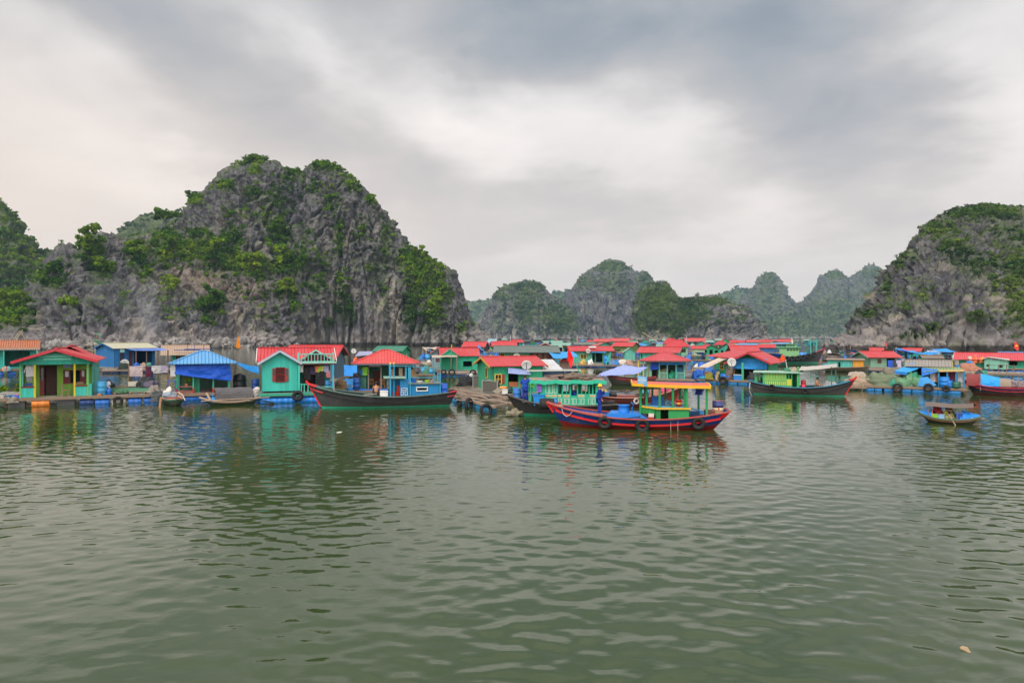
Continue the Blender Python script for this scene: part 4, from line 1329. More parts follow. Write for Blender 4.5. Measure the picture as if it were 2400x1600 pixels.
# --- green fronted house at the far left
SA = Site(130, 951, -7)
def front_house():
 S = SA
 o = thing('floating_house', 'green fronted floating house with open veranda, yellow posts and red gable roof at far left', 'floating house', S)
 zd = S.z(930); X = S.x
 deck_part(o, X(-40), X(243), 0, 7.6, zd)
 # floats of many colours
 floats(o, [X(95)], .25, [paint(ORANGE, 'plastic')], .33, 1.1, .2)
 for a, b in ((20, 58), (133, 175)):
  MB().box(X(a), X(b), .1, .8, -.3, zd - .2).build('float_block', paint((.05, .055, .06), 'plastic'), o)
 floats(o, [X(205)], .3, [paint(NAVY, 'plastic')], .3, .95, .15)
 zb = S.z(854)                         # underside of the beam
 x0, x1 = X(47), X(217); w = x1 - x0; cx = (x0 + x1) / 2
 ze, zr = S.z(842), S.z(818)
 # recessed wall with door and window openings
 yw = 1.25
 m = MB(); U = lambda p: X(p) - x0
 zwin0, zwin1 = S.z(897, yw), S.z(869, yw)
 wall_face(m, (x0, yw), (x1, yw), zd, ze, [(U(86), U(128), zd + .03, S.z(856, yw)), (U(144), U(198), zwin0, zwin1)])
 m.build('wall', paint(LIME, 'plank'), o)
 m = MB()
 wall_face(m, (x1, 1.0), (x1, 6.6), zd, ze, [(1.0, 1.7, zd + .5, zd + 1.9)]); wall_face(m, (x1, 6.6), (x0, 6.6), zd, ze); wall_face(m, (x0, 6.6), (x0, 1.0), zd, ze)
 m.build('wall', paint(AQUA, 'plank'), o)
 d1 = MB().box(X(86), X(97), yw + .03, yw + .07, zd + .03, S.z(857, yw)).build('door', paint(DRED, 'wood'), o)
 MB().box(X(88), X(95), yw + .02, yw + .03, S.z(890, yw), S.z(862, yw)).build('pane', glass_mat(), d1)
 MB().box(X(98), X(128), yw + .5, yw + .54, zd + .02, S.z(858, yw)).build('door_curtain', paint((.06, .02, .012), 'wood'), o)
 fr = MB()
 for a, b in ((143, 146), (157, 160), (184, 187), (196, 199)): fr.box(X(a), X(b), yw - .05, yw + .03, zwin0, zwin1)
 fr.box(X(143), X(199), yw - .06, yw + .03, zwin0 - .08, zwin0); fr.box(X(143), X(199), yw - .06, yw + .03, zwin1, zwin1 + .06)
 wf = fr.build('window', paint(DRED, 'wood'), o)
 for a, b in ((146, 157), (187, 196)):
  s_ = MB().box(X(a), X(b), yw + .0, yw + .03, zwin0, zwin0 + .38).build('shutter', paint(DRED, 'wood'), wf)
  MB().box(X(a) + .03, X(b) - .03, yw + .0, yw + .025, zwin0 + .42, zwin1 - .03).build('pane', paint((.35, .38, .40), 'metal', .2), s_)
 # posts, frieze, half walls
 for p, c in ((48, (.12, .42, .12)), (81, (.55, .48, .04)), (175, (.60, .44, .03)), (207, (.14, .42, .14))):
  MB().box(X(p) - .06, X(p) + .06, .12, .24, zd, zb).build('post', paint(c), o)
 for a, b, s0 in ((50, 80, 0), (177, 206, 1)):
  f = MB(); zt, zl = S.z(843), S.z(853)
  f.box(X(a), X(b), .15, .21, zt - .03, zt + .04); f.box(X(a), X(b), .15, .21, zl - .03, zl + .03)
  for i in range(1, 5): f.box(X(a) + (X(b) - X(a)) * i / 5 - .02, X(a) + (X(b) - X(a)) * i / 5 + .02, .16, .2, zl, zt)
  f.build('frieze', paint((.72, .32, .02)), o)
  MB().box(X(a), X(b), .14, .2, zd + .02, S.z(907)).build('half_wall', paint(TEAL, 'plank'), o)
  MB().box(X(a) - .02, X(b) + .02, .11, .23, S.z(907), S.z(904)).build('half_wall_cap', paint(DRED), o)
 for a in (80, 176):
  sg = 1 if a == 80 else -1
  MB().add([(X(a), .14, S.z(842)), (X(a) + sg * .28, .14, S.z(842)), (X(a), .14, S.z(856)), (X(a), .2, S.z(842)), (X(a) + sg * .28, .2, S.z(842)), (X(a), .2, S.z(856))], [(0, 2, 1), (3, 4, 5), (0, 1, 4, 3), (1, 2, 5, 4), (2, 0, 3, 5)]).build('bracket', paint((.75, .28, .02)), o)
 MB().box(X(208), X(217), .14, 1.0, zd, S.z(902)).build('half_wall', paint(TEAL, 'plank'), o)
 # teal gable front with its pale board of painted lines
 g_ = MB().add([(x0, .1, zb), (x1, .1, zb), (x1, .1, ze), (cx, .1, zr - .03), (x0, .1, ze), (x0, .2, zb), (x1, .2, zb), (x1, .2, ze), (cx, .2, zr - .03), (x0, .2, ze)],
    [(0, 1, 2, 3, 4), (9, 8, 7, 6, 5), (1, 0, 5, 6), (2, 1, 6, 7), (3, 2, 7, 8), (4, 3, 8, 9), (0, 4, 9, 5)])
 ga = g_.build('gable', paint((.03, .40, .30), 'plank'), o)
 sg = MB().box(X(85), X(172), .06, .1, S.z(846), S.z(829)).build('name_board', paint((.02, .36, .28)), ga)
 l1 = MB().box(X(89), X(169), .052, .06, S.z(831.3), S.z(830))
 rr = random.Random(3); p = 90.0
 while p < 167:
  q = p + rr.choice((2.2, 3.2, 4.2)); l1.box(X(p), X(q), .050, .06, S.z(836.5), S.z(833.4)); p = q + .8
 p = 102.0
 while p < 162:
  q = p + rr.choice((2.2, 3.0, 3.8)); l1.box(X(p), X(q), .050, .06, S.z(843), S.z(840)); p = q + .7
 l1.build('painted_lettering', paint((.30, .72, .58), 'paint', None, .2), sg)
 MB().box(X(143), X(162), yw - .04, yw, S.z(862, yw), S.z(853, yw)).build('house_sign', paint((.25, .32, .55)), o)
 rf = roof_part(o, 'gf', w, 6.8, ze, zr, paint(RED, 'corr'), .45, y0=0.0, trim=paint((.52, .03, .05)))
 rf.location.x = cx
 r2 = roof_part(o, 'gf', w * .62, 3.0, ze + .10, zr + .14, paint((.60, .05, .06), 'corr'), .3, y0=4.2)
 r2.location.x = cx + .4
 cloth_piece(S, 'long white shirt hung on the veranda of the green fronted house', X(68), .45, S.z(856), .48, .80, (.66, .66, .70), seed=2, sleeves=True)
 cloth_piece(S, 'grey trousers hung below the white shirt on the veranda', X(66), .55, S.z(878), .34, .5, (.30, .30, .36), seed=4)
 chair(S, 'brown wooden chair facing sideways on the veranda deck', X(151), .55, zd, 95, (.34, .20, .14))
 chair(S, 'carved brown chair behind the right half wall of the veranda', X(188), .75, zd + .12, 170, (.30, .18, .13))
 chair(S, 'blue plastic chair behind the left half wall of the veranda', X(66), .8, zd + .1, 30, (.02, .08, .55), True)
 o2 = thing('potted_plant', 'leafy young plant in a pale pot left of the green fronted house', 'plant', S, X(6), .5, zd)
 MB().lathe([(.12, 0), (.17, .28), (.19, .3), (.15, .29), (.02, .27)], (0, 0, 0), 12).build('pot', paint((.5, .45, .38)), o2)
 V, Q, tt = leaf_cloud(np.array([[0, 0, .62]]), np.array([.34]), 90, rng, 1.0, (.22, .42), np.array([.85])); mesh_np('leaves', V, Q, LEAF, o2, attrs={'tint': tt})
 o3 = thing('potted_plant', 'slim plant in an orange pot against the left veranda post', 'plant', S, X(42), .4, zd)
 MB().lathe([(.10, 0), (.14, .25), (.15, .27), (.12, .26), (.02, .24)], (0, 0, 0), 12).build('pot', paint(ORANGE), o3)
 V, Q, tt = leaf_cloud(np.array([[0, 0, .55], [0, 0, .85]]), np.array([.22, .18]), 60, rng, 1.2, (.25, .42), np.array([.6, .6])); mesh_np('leaves', V, Q, LEAF, o3, attrs={'tint': tt})
 single(MB().lathe([(.28, 0), (.40, .16), (.42, .17), (.38, .15), (.1, .03)], (0, 0, 0), 16), 'basin', paint(SKY_B, 'plastic'), 'sky blue basin on the deck left of the green fronted house', 'basin', S, X(27), .5, zd)
 mound(S, 'heap of blue sheeting beside the basin at far left', X(36), .25, zd, .8, .4, .2, TARP, 'cloth', 3, 'sheeting', 'tarpaulin')
 mound(S, 'tangle of pale rope hanging on the raft corner at far left', X(31), -.12, zd - .3, .7, .2, .4, (.36, .32, .25), 'net', 4, 'rope_tangle', 'rope')
front_house()

# --- fish pen raft right of it, with drums and gear
SB = Site(300, 945, -4)
o_, zB = raft('fish_pen_raft', 'narrow fish pen raft between the green fronted house and the blue pavilion', SB, 222, 372, 925, 4.6, [PD, paint((.55, .53, .44), 'plastic'), PD, PB])
for i, (yy, c) in enumerate(((.9, (.05, .20, .11)), (2.2, (.06, .17, .10)), (3.4, (.05, .15, .10)))):
 tarp(SB, f'sagging green pen net in the {["front", "middle", "rear"][i]} bay of the narrow fish pen raft', [(SB.x(232), yy, zB + .02), (SB.x(352), yy, zB + .02), (SB.x(352), yy + .9, zB + .34), (SB.x(232), yy + .9, zB + .34)], c, -.06, .06, i, 'pen_net', 0, 'net')
m = MB()
for a, b, yy, zz in ((230, 360, .8, .12), (232, 366, 1.8, .3), (236, 362, 3.1, .4), (250, 360, 4.2, .4)):
 m.beam((SB.x(a), yy, zB + zz), (SB.x(b), yy + .15, zB + zz), .10, .09)
for p in (236, 268, 304, 338): m.beam((SB.x(p), .3, zB + .08), (SB.x(p) + .3, 4.4, zB + .36), .11, .08)
single(m, 'walkway_frame', paint(WOOD, 'wood'), 'weathered timber walkway frame lying on the narrow fish pen raft', 'walkway', SB)
drum(SB, 'tall light blue drum beside the green fronted house', SB.x(236), .8, zB, .34, 1.02, LDRUM)
o = thing('water_jug', 'blue water jug beside the tall light blue drum', 'jug', SB, SB.x(254), .7, zB)
MB().lathe([(.16, 0), (.19, .05), (.17, .18), (.19, .22), (.17, .36), (.1, .44), (.05, .48), (.05, .54)], (0, 0, 0), 14).build('jug_body', paint((.015, .12, .48), 'plastic'), o, True)
MB().lathe([(.055, .54), (.055, .58), (.02, .585)], (0, 0, 0), 10).build('cap', paint(WHITE, 'plastic'), o)
mound(SB, 'black sack leaning behind the tall light blue drum', SB.x(250), 1.4, zB + .5, .8, .5, .55, BLACK, 'cloth', 1, 'sack', 'sack')
mound(SB, 'white plastic bag on the black sack by the drum', SB.x(247), 1.1, zB + .55, .5, .35, .4, (.66, .66, .70), 'cloth', 5, 'bag', 'bag')
single(MB().box(-.35, .35, -.03, .03, 0, .38), 'foam_board', paint((.62, .56, .46)), 'cream foam board standing on the fish pen raft', 'board', SB, SB.x(305), 3.1, zB + .45, 12)
mound(SB, 'dark heap of cloth and netting behind the fish pens', SB.x(335), 3.3, zB + .35, 1.6, .8, .65, (.03, .035, .04), 'cloth', 6, 'cloth_heap', 'heap')
mound(SB, 'purple grey heap of netting right of the dark cloth heap', SB.x(352), 2.9, zB + .3, 1.0, .7, .55, (.16, .13, .20), 'net', 7)
mound(SB, 'green net bundle draped over the front pen', SB.x(283), .9, zB + .1, 1.0, .5, .25, (.08, .26, .12), 'net', 8)
mound(SB, 'rusty orange scrap on the deck in front of the tall drum', SB.x(233), .25, zB, .25, .2, .15, ORANGE, 'net', 2, 'scrap', 'scrap')
tyre(SB, 'tyre fender over the pale float of the narrow fish pen raft', SB.x(277), -.14, .22, .36)
mound(SB, 'white and brown rope heap at the right end of the fish pen raft', SB.x(362), .5, zB, .9, .6, .5, (.36, .31, .26), 'net', 9, 'rope_heap', 'rope')
# washing line behind
SW = Site(350, 930)
o = thing('washing_line', 'washing line on two poles behind the fish pens', 'washing line', SW)
zl = SW.z(856)
for p in (302, 396): MB().tube([(SW.x(p), 0, -.2), (SW.x(p), 0, zl + .15)], .035).build('pole', paint(WOOD, 'wood'), o)
MB().tube([(SW.x(302 + 94 * i / 8), 0, zl - .12 * math.sin(math.pi * i / 8)) for i in range(9)], .012, 5).build('line', paint(GREY), o)
for lb, p, w, h, c, dz in (('pale pink sheet on the washing line, its largest piece', 319, .95, .86, (.60, .48, .48), -.03), ('dark maroon towel hanging low on the washing line', 348, .42, 1.2, (.12, .015, .05), -.05), ('navy cloth beside the maroon towel on the washing line', 355, .25, 1.1, (.03, .03, .09), -.06),
       ('white shirt left of the lilac shirt on the washing line', 366, .68, .62, (.66, .64, .64), -.05), ('lilac shirt at the right of the washing line', 383, .66, .62, (.56, .50, .66), -.02)):
 cloth_piece(SW, lb, SW.x(p), .03, zl + dz, w, h, c, seed=int(p))
SW2 = Site(330, 928); raft('floating_raft', 'low rear raft under the washing line', SW2, 296, 410, 918, 2.5)

# --- rust roofed house behind, far left
S = Site(36, 878, -2)
house('floating_house', 'old house with rust streaked orange roof behind the green fronted house', S, -30, 84, 864, 813, 798, 4.5, 'gs', TEAL, paint(RUST, 'corr', .8, 1.0), holes=[(8, 70, 824, 860)], trim=None, ov=.5)
tarp(S, 'blue tarpaulin strip along the eave of the rust roofed house', [(S.x(4), .35, S.z(822)), (S.x(78), .35, S.z(822)), (S.x(78), .7, S.z(815)), (S.x(4), .7, S.z(815))], TARP, .02, .05, 3)
roof_o = thing('lean_to', 'brown lean-to roof in front of the rust roofed house', 'lean-to', S)
MB().shell([[(S.x(-20), -.9, S.z(819)), (S.x(96), -.9, S.z(819)), (S.x(92), .9, S.z(814)), (S.x(-20), .9, S.z(814))]], .06).build('roof', paint((.28, .20, .15), 'corr'), roof_o)
for p in (10, 88): MB().box(S.x(p) - .05, S.x(p) + .05, -.85, -.75, .4, S.z(819) - .06).build('post', paint(TEAL), roof_o)
for i, (p, c) in enumerate(((12, (.6, .25, .2)), (20, (.2, .4, .5)), (62, (.02, .1, .5)))): mound(S, ['salmon', 'teal', 'blue'][i] + ' bundle on the porch of the rust roofed house', S.x(p), -.3, .55, .6, .5, .6, c, 'cloth', i, 'bundle', 'bundle')
m = MB()
for a, b, c, d in ((28, 798, 46, 775), (46, 775, 60, 798), (36, 798, 52, 772)): m.tube([(S.x(a), 2, S.z(b, 2)), (S.x(c), 2.2, S.z(d, 2))], .035)
single(m, 'bamboo_poles', paint(STRAW, 'wood'), 'crossed bamboo poles above the rust roofed house', 'bamboo frame', S)

# --- blue house behind the washing line
S = Site(325, 869, 30)
house('floating_house', 'bright blue house with cream metal roof and open porch behind the washing line', S, 270, 380, 859, 815, 804, 5.0, 'gs', (.015, .16, .42), paint((.52, .50, .36), 'corr'), holes=[(322, 372, 824, 856)], doors=[(308, 318, 825, 857, MAROON)], wins=[(284, 296, 826, 846, (.02, .08, .2), 'bars')], trim=(.015, .12, .34), ov=.35)
MB().box(S.x(284), S.x(296), .82, .86, S.z(825), S.z(817)).build('house_plate', paint((.35, .62, .66)), [o for o in col.objects if o.get('label', '').startswith('bright blue house')][0])
tarp(S, 'blue awning sheet over the porch of the bright blue house', [(S.x(298), -1.7, S.z(821)), (S.x(392), -1.7, S.z(821)), (S.x(392), .9, S.z(816)), (S.x(298), .9, S.z(816))], (.10, .20, .60), .05, .05, 5)
m = thing('porch_frame', 'timber posts carrying the awning of the bright blue house', 'porch frame', S)
for p in (302, 330, 362, 390): MB().box(S.x(p) - .06, S.x(p) + .06, -1.6, -1.5, .5, S.z(821)).build('post', paint(BROWN, 'wood'), m)
SN = Site(300, 874)
raft('floating_raft', 'cluttered raft in front of the bright blue house', SN, 240, 402, 866, 5, [paint((.02, .05, .16), 'plastic')])
dish(SN, 'large white dish on a net heap in front of the bright blue house', SN.x(292), .8, SN.z(857), .55, 30, 5, .35)
mound(SN, 'dark green net heap under the large white dish', SN.x(292), .9, SN.z(868), 1.6, 1.0, .95, (.02, .04, .03), 'net', 3)
for i, (p, c, q) in enumerate(((322, (.02, .12, .52), 'blue'), (350, (.06, .22, .16), 'green'), (336, (.3, .22, .18), 'brown'))): mound(SN, q + ' bundle on the porch of the bright blue house', SN.x(p), 1.6, SN.z(866), .9, .7, .8, c, 'cloth', i + 11, 'bundle', 'bundle')
# tan canopy and teal hut further back
S = Site(440, 860, 0)
house('floating_house', 'teal hut under a wide flat tan canopy behind the blue pavilion', S, 402, 468, 852, 822, 809, 4, 'gs', TEAL, paint((.42, .29, .20), 'corr'), holes=[(430, 444, 826, 850)], wins=[(412, 422, 828, 842, (.4, .1, .06))], ov=1.6)
m = MB(); m.beam((S.x(408), -.3, S.z(820)), (S.x(470), -.3, S.z(820)), .12); m.beam((S.x(432), -.5, S.z(818)), (S.x(500), -.5, S.z(818)), .12)
for p in (440, 456, 478): m.beam((S.x(p), -.4, S.z(822)), (S.x(p), -.4, S.z(806)), .08)
single(m, 'pole_scaffold', paint((.01, .07, .32)), 'dark blue pole scaffold standing behind the blue pavilion', 'scaffold', S)
S = Site(236, 862)
o = thing('bamboo_shelter', 'collapsed bamboo shelter with a tilted pale green panel behind the green fronted house', 'shelter', S)
MB().shell([[(S.x(217), 0, S.z(797)), (S.x(226), -.4, S.z(796)), (S.x(249), -.3, S.z(806)), (S.x(243), .2, S.z(814))]], .05).build('panel', paint((.22, .50, .38), 'corr'), o)
m = MB()
for a, b, c, d in ((190, 815, 222, 797), (205, 818, 244, 808), (228, 800, 248, 822), (196, 820, 236, 822), (230, 812, 246, 860), (215, 800, 218, 860)): m.tube([(S.x(a), .3, S.z(b)), (S.x(c), .1, S.z(d))], .045)
m.build('bamboo_frame', paint(STRAW, 'wood'), o)
flag(S, 'torn green flag on a bent rod over the collapsed bamboo shelter', S.x(228), .2, S.z(815), S.z(779), (.03, .36, .22), [(0, 0), (.45, -.12), (.7, -.75), (.35, -.35)], lean=(-.15, 0), pole_c=STRAW)

# --- blue pavilion
SP = Site(478, 938, 0)
def pavilion():
 S = SP; X = S.x
 o = thing('floating_pavilion', 'open pavilion with sky blue hipped metal roof and hanging blue tarpaulin', 'floating pavilion', S)
 zd = S.z(921)
 deck_part(o, X(398), X(560), 0, 4.8, zd, paint((.22, .10, .07), 'deck'))
 floats(o, [X(402), X(424), X(447), X(470), X(495), X(525)], .3, [PD, PB], .28, .75)
 w = X(540) - X(414); ze, zr = S.z(850), S.z(824, 2)
 rf = roof_part(o, 'hip', w, 4.0, ze, zr, paint((.10, .34, .66), 'corr'), .55, .10, .5); rf.location.x = X(477)
 for p in (415, 453, 500, 538):
  MB().box(X(p) - .05, X(p) + .05, .5, .6, zd + .38, ze - .08).build('post', paint((.03, .40, .26)), o)
  MB().box(X(p) - .07, X(p) + .07, .48, .62, zd, zd + .38).build('post_foot', paint((.35, .04, .03)), o)
 for p in (416, 538): MB().box(X(p) - .05, X(p) + .05, 4.2, 4.3, zd, ze - .08).build('post', paint((.03, .40, .26)), o)
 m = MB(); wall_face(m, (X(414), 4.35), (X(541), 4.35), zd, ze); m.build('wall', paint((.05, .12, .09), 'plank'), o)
 m = MB()
 for a, b in ((417, 452),): m.box(X(a), X(b), .5, 1.0, S.z(907), S.z(905)); m.box(X(a), X(b), .52, .57, zd, S.z(916))
 m.build('bench', paint((.30, .10, .07), 'wood'), o)
 MB().box(X(455), X(468), .9, .95, zd, S.z(888)).build('door', paint((.02, .25, .14), 'plank'), o)
 tarp(S, 'deep blue tarpaulin hanging along the front of the blue pavilion', [(X(410), .2, S.z(875)), (X(545), .28, S.z(894)), (X(540), .32, S.z(853)), (X(411), .32, S.z(851))], TARP, .12, .13, 8, edge=.10)
 o3 = thing('stool', 'tall blue stool at the left corner of the blue pavilion', 'stool', S, X(403), .5, zd)
 MB().box(-.3, .3, -.22, .22, .98, 1.03).build('seat', paint(DRUM), o3)
 for a in (-.26, .26):
  for b in (-.18, .18): MB().beam((a * 1.1, b, 0), (a, b, .98), .06).build('leg', paint(DRUM), o3)
 o2 = thing('potted_plant', 'green plant on the red bench of the blue pavilion', 'plant', S, X(437), .7, S.z(905))
 MB().lathe([(.08, 0), (.13, .2), (.02, .19)], (0, 0, 0), 10).build('pot', paint((.5, .2, .08)), o2)
 V, Q, tt = leaf_cloud(np.array([[0, 0, .4], [.25, 0, .5]]), np.array([.3, .25]), 80, rng, 1, (.2, .34), np.array([.6, .7])); mesh_np('leaves', V, Q, LEAF, o2, attrs={'tint': tt})
 mound(S, 'white foam box and cloth on the deck left of the blue pavilion', X(396), -.02, zd, .6, .5, .5, (.62, .58, .52), 'cloth', 2, 'foam_box', 'box')
 cloth_piece(S, 'white plastic sheet hanging at the left corner of the blue pavilion', X(406), .2, S.z(852), .35, .95, (.58, .60, .62), 'plastic_sheet', 'sheet', 5)
 tarp(S, 'sky blue tarpaulin slung between the blue pavilion and the teal house', [(X(552), 1.0, S.z(852)), (X(614), 1.2, S.z(880)), (X(614), 2.0, S.z(862)), (X(553), 1.6, S.z(848))], (.02, .26, .66), .25, .05, 4)
 oT = thing('water_tank', 'black cylindrical water tank between the blue pavilion and the teal house', 'tank', S, X(566), 1.6, zd)
 MB().lathe([(.50, 0), (.52, .03), (.52, .45), (.54, .48), (.52, .5), (.52, .9), (.54, .93), (.52, .96), (.50, 1.25), (.3, 1.36), (.15, 1.38)], (0, 0, 0), 22).build('tank_body', paint((.012, .014, .018), 'plastic'), oT, True)
 MB().lathe([(.16, 1.36), (.16, 1.42), (.02, 1.43)], (0, 0, 0), 12).build('tank_lid', paint(BLACK, 'plastic'), oT)
 drum(S, 'navy drum against the left wall of the teal house', X(604), .9, zd, .29, .95, (.01, .05, .24))
 tyre(S, 'tyre fender left of the blue pavilion landing', X(383), -.1, .35, .34)
 flag(S, 'orange pennant on a bamboo pole behind the slung tarpaulin', X(551), 3, zd, S.z(815, 3), (.80, .26, .02), [(-.2, 0), (.22, -.12), (.06, .95), (.0, .95)], lean=(.38, 0), r=.03)
pavilion()
SPR = Site(580, 938); raft('floating_raft', 'short raft under the black tank beside the blue pavilion', SPR, 556, 612, 921, 4)

# --- teal house with balcony
SC = Site(657, 945, 0)
def teal_house():
 S = SC; X = S.x
 o = thing('floating_house', 'turquoise house with red shuttered window, side balcony and bright red roof', 'floating house', S)
 zd = S.z(921)
 deck_part(o, X(611), X(790), 0, 8.5, zd, paint(GREYW, 'deck'), paint((.03, .33, .22)))
 floats(o, [X(625), X(652), X(679), X(712), X(739)], .30, [paint((.005, .20, .66), 'plastic')], .31, .92, .16)
 zw = S.z(917); ze, zr = S.z(846), S.z(821)
 x0, x1 = X(613), X(699); cx = (x0 + x1) / 2; w = x1 - x0
 m = MB()
 wz0, wz1 = S.z(895), S.z(862)
 wall_face(m, (x0, .35), (x1, .35), zw, ze, [(X(647) - x0, X(667) - x0, wz0, wz1)]); wall_face(m, (x1, .35), (x1, 3.2), zw, ze); wall_face(m, (x0, 7.4), (x0, .35), zw, ze)
 m.add([(x0, .35, ze), (x1, .35, ze), (cx, .35, zr - .02), (x0, .41, ze), (x1, .41, ze), (cx, .41, zr - .02)], [(0, 1, 2), (5, 4, 3), (0, 2, 5, 3), (2, 1, 4, 5)])
 m.build('wall', paint(TEAL, 'plank', None, .35), o)
 window(o, (X(647) + X(667)) / 2, (wz0 + wz1) / 2, X(667) - X(647) - .06, wz1 - wz0 - .06, paint(DRED), 'bars', .35, None, paint((.24, .03, .025)))
 X1 = X(783)
 m = MB(); wall_face(m, (x1, 3.2), (X1, 3.2), zw, ze, [(.5, 1.4, zw + .02, zw + 1.9)]); wall_face(m, (X1, 3.2), (X1, 7.4), zw, ze); wall_face(m, (X1, 7.4), (x0, 7.4), zw, ze)
 m.build('wall', paint((.02, .22, .17), 'plank'), o)
 MB().box(x1 + .5, x1 + 1.4, 3.4, 3.45, zw, zw + 1.9).build('door_curtain', paint((.05, .012, .015), 'cloth'), o)
 rg = roof_part(o, 'gf', w, 3.4, ze, zr, paint(RED, 'corr'), .28, y0=.35, trim=paint((.40, .46, .56))); rg.location.x = cx
 # main roof behind, ridge across
 zm = S.z(816, 5)
 rm = roof_part(o, 'gs', X1 - x0, 4.6, ze + .05, zm, paint(RED, 'corr'), .42, y0=2.7, trim=paint(WHITE)); rm.location.x = (x0 + X1) / 2
 # balcony over the porch
 zb0, zb1 = S.z(852), S.z(830)
 m = MB().box(X(699), X(791), .2, 3.0, zb0 - .12, zb0); m.build('balcony_floor', paint((.14, .03, .03)), o)
 MB().box(X(699), X(792), .12, .2, zb0 - .02, zb0 + .1).build('balcony_edge', paint((.30, .52, .46)), o)
 m = MB(); a, b = X(700), X(786)
 m.box(a, b, .2, .27, zb1 - .05, zb1 + .03); m.box(a, b, .21, .26, zb0 + .1, zb0 + .16)
 for i in range(1, 11): m.box(a + (b - a) * i / 11 - .025, a + (b - a) * i / 11 + .025, .215, .255, zb0 + .16, zb1 - .05)
 for p in (700, 785): m.box(X(p) - .06, X(p) + .06, .17, .3, zb0 + .1, zb1 + .12)
 m.build('balustrade', paint((.16, .52, .44)), o)
 m = MB(); m.beam((X(703), .33, zb0 + .2), (X(742), .33, S.z(821)), .08, .1); m.beam((X(742), .33, S.z(821)), (X(786), .33, zb0 + .2), .08, .1)
 m.build('gable_trim', paint((.22, .55, .48)), o)
 MB().add([(X(706), .42, zb0 + .1), (X(783), .42, zb0 + .1), (X(742), .42, S.z(823)), (X(706), .5, zb0 + .1), (X(783), .5, zb0 + .1), (X(742), .5, S.z(823))], [(0, 1, 2), (5, 4, 3), (0, 2, 5, 3), (2, 1, 4, 5)]).build('gable', paint((.15, .02, .025), 'plank'), o)
 rb = roof_part(o, 'gf', X(783) - X(706), 2.6, zb0 + .12, S.z(822), paint(RED, 'corr'), .05, y0=.52); rb.location.x = (X(706) + X(783)) / 2
 for p, c in ((701, TEAL), (784, (.03, .34, .50))): MB().box(X(p) - .07, X(p) + .07, .2, .34, zd, zb0 - .12).build('post', paint(c), o)
 for p in (700, 722):
  pass
 f = MB(); f.box(X(702), X(712), .25, .3, S.z(903), S.z(901)); f.box(X(714), X(724), .25, .3, S.z(903), S.z(901))
 for p in (707, 714, 723): f.box(X(p) - .04, X(p) + .04, .24, .32, zd, S.z(900))
 f.build('porch_rail', paint((.06, .45, .33)), o)
 # things on the porch
 for lb, p, q, w_, h_, c in (('black jacket hanging on the teal house porch', 722, 861, .45, 1.0, BLACK), ('white curtain hanging at the porch door of the teal house', 706, 857, .35, .55, WHITE), ('dark shirt hanging on the teal house porch', 735, 861, .4, .6, (.05, .03, .07)), ('orange shirt hanging on the teal house porch', 745, 860, .32, .45, (.75, .25, .08)),
        ('lime shirt hanging on the teal house porch', 752, 860, .32, .5, (.35, .60, .06)), ('yellow towel hanging on the teal house porch', 758, 860, .2, .5, (.65, .55, .2)), ('striped lilac shirt hanging on the teal house porch', 768, 859, .36, .5, (.40, .40, .62)), ('pink dress hanging by the right post of the teal house', 773, 870, .3, .55, (.65, .20, .22)), ('black coat hanging low on the teal house porch', 754, 872, .6, 1.2, (.02, .015, .02))):
  cloth_piece(S, lb, X(p), .6, S.z(q), w_, h_, c, seed=int(p))
 drum(S, 'blue drum under the hanging clothes of the teal house', X(771), .9, zd, .27, .85, (.02, .16, .36))
 o4 = thing('bench', 'small turquoise bench at the right of the teal house porch', 'bench', S, X(771), .35, zd)
 MB().box(-.5, .5, -.15, .15, .36, .41).build('seat', paint((.10, .5, .40)), o4)
 for a in (-.44, .44): MB().box(a - .03, a + .03, -.13, .13, 0, .36).build('leg', paint((.10, .5, .40)), o4)
 tyre(S, 'tyre fender in front of the teal house corner', X(698), -.16, .55, .42, t=.14)
teal_house()
S = Site(720, 905, -14)
house('floating_house', 'red roofed house with slate blue gable directly behind the teal house', S, 664, 776, 890, 834, 810, 6, 'gs', (.08, .16, .24), RED, y0=1, ov=.5, trim=(.55, .06, .06))
S = Site(822, 884)
o = thing('tarp_tent', 'bright blue tarpaulin tent on a small raft left of the red pavilion', 'tent', S)
a = MB().grid(tarp_grid((S.x(806), -.5, S.z(880)), (S.x(842), -.5, S.z(880)), (S.x(840), .8, S.z(856)), (S.x(805), .8, S.z(856)), .1, .1, 20, 12, 3)); a.build('tent_cloth', paint((.02, .22, .62), 'cloth'), o, True)
m = MB()
for p in (806, 841): m.tube([(S.x(p), .85, .2), (S.x(p), .85, S.z(855))], .05)
m.build('tent_pole', paint(WOOD, 'wood'), o)
raft('floating_raft', 'small pale raft below the blue tarpaulin tent', S, 793, 842, 880, 3, [paint((.4, .42, .42), 'plastic')])
for i, (p, c) in enumerate(((797, (.25, .05, .03)), (801, (.05, .05, .06)))): cloth_piece(S, ['rust red', 'black'][i] + ' garment hanging left of the blue tent', S.x(p), 0, S.z(858), .35, 1.0, c, seed=i)

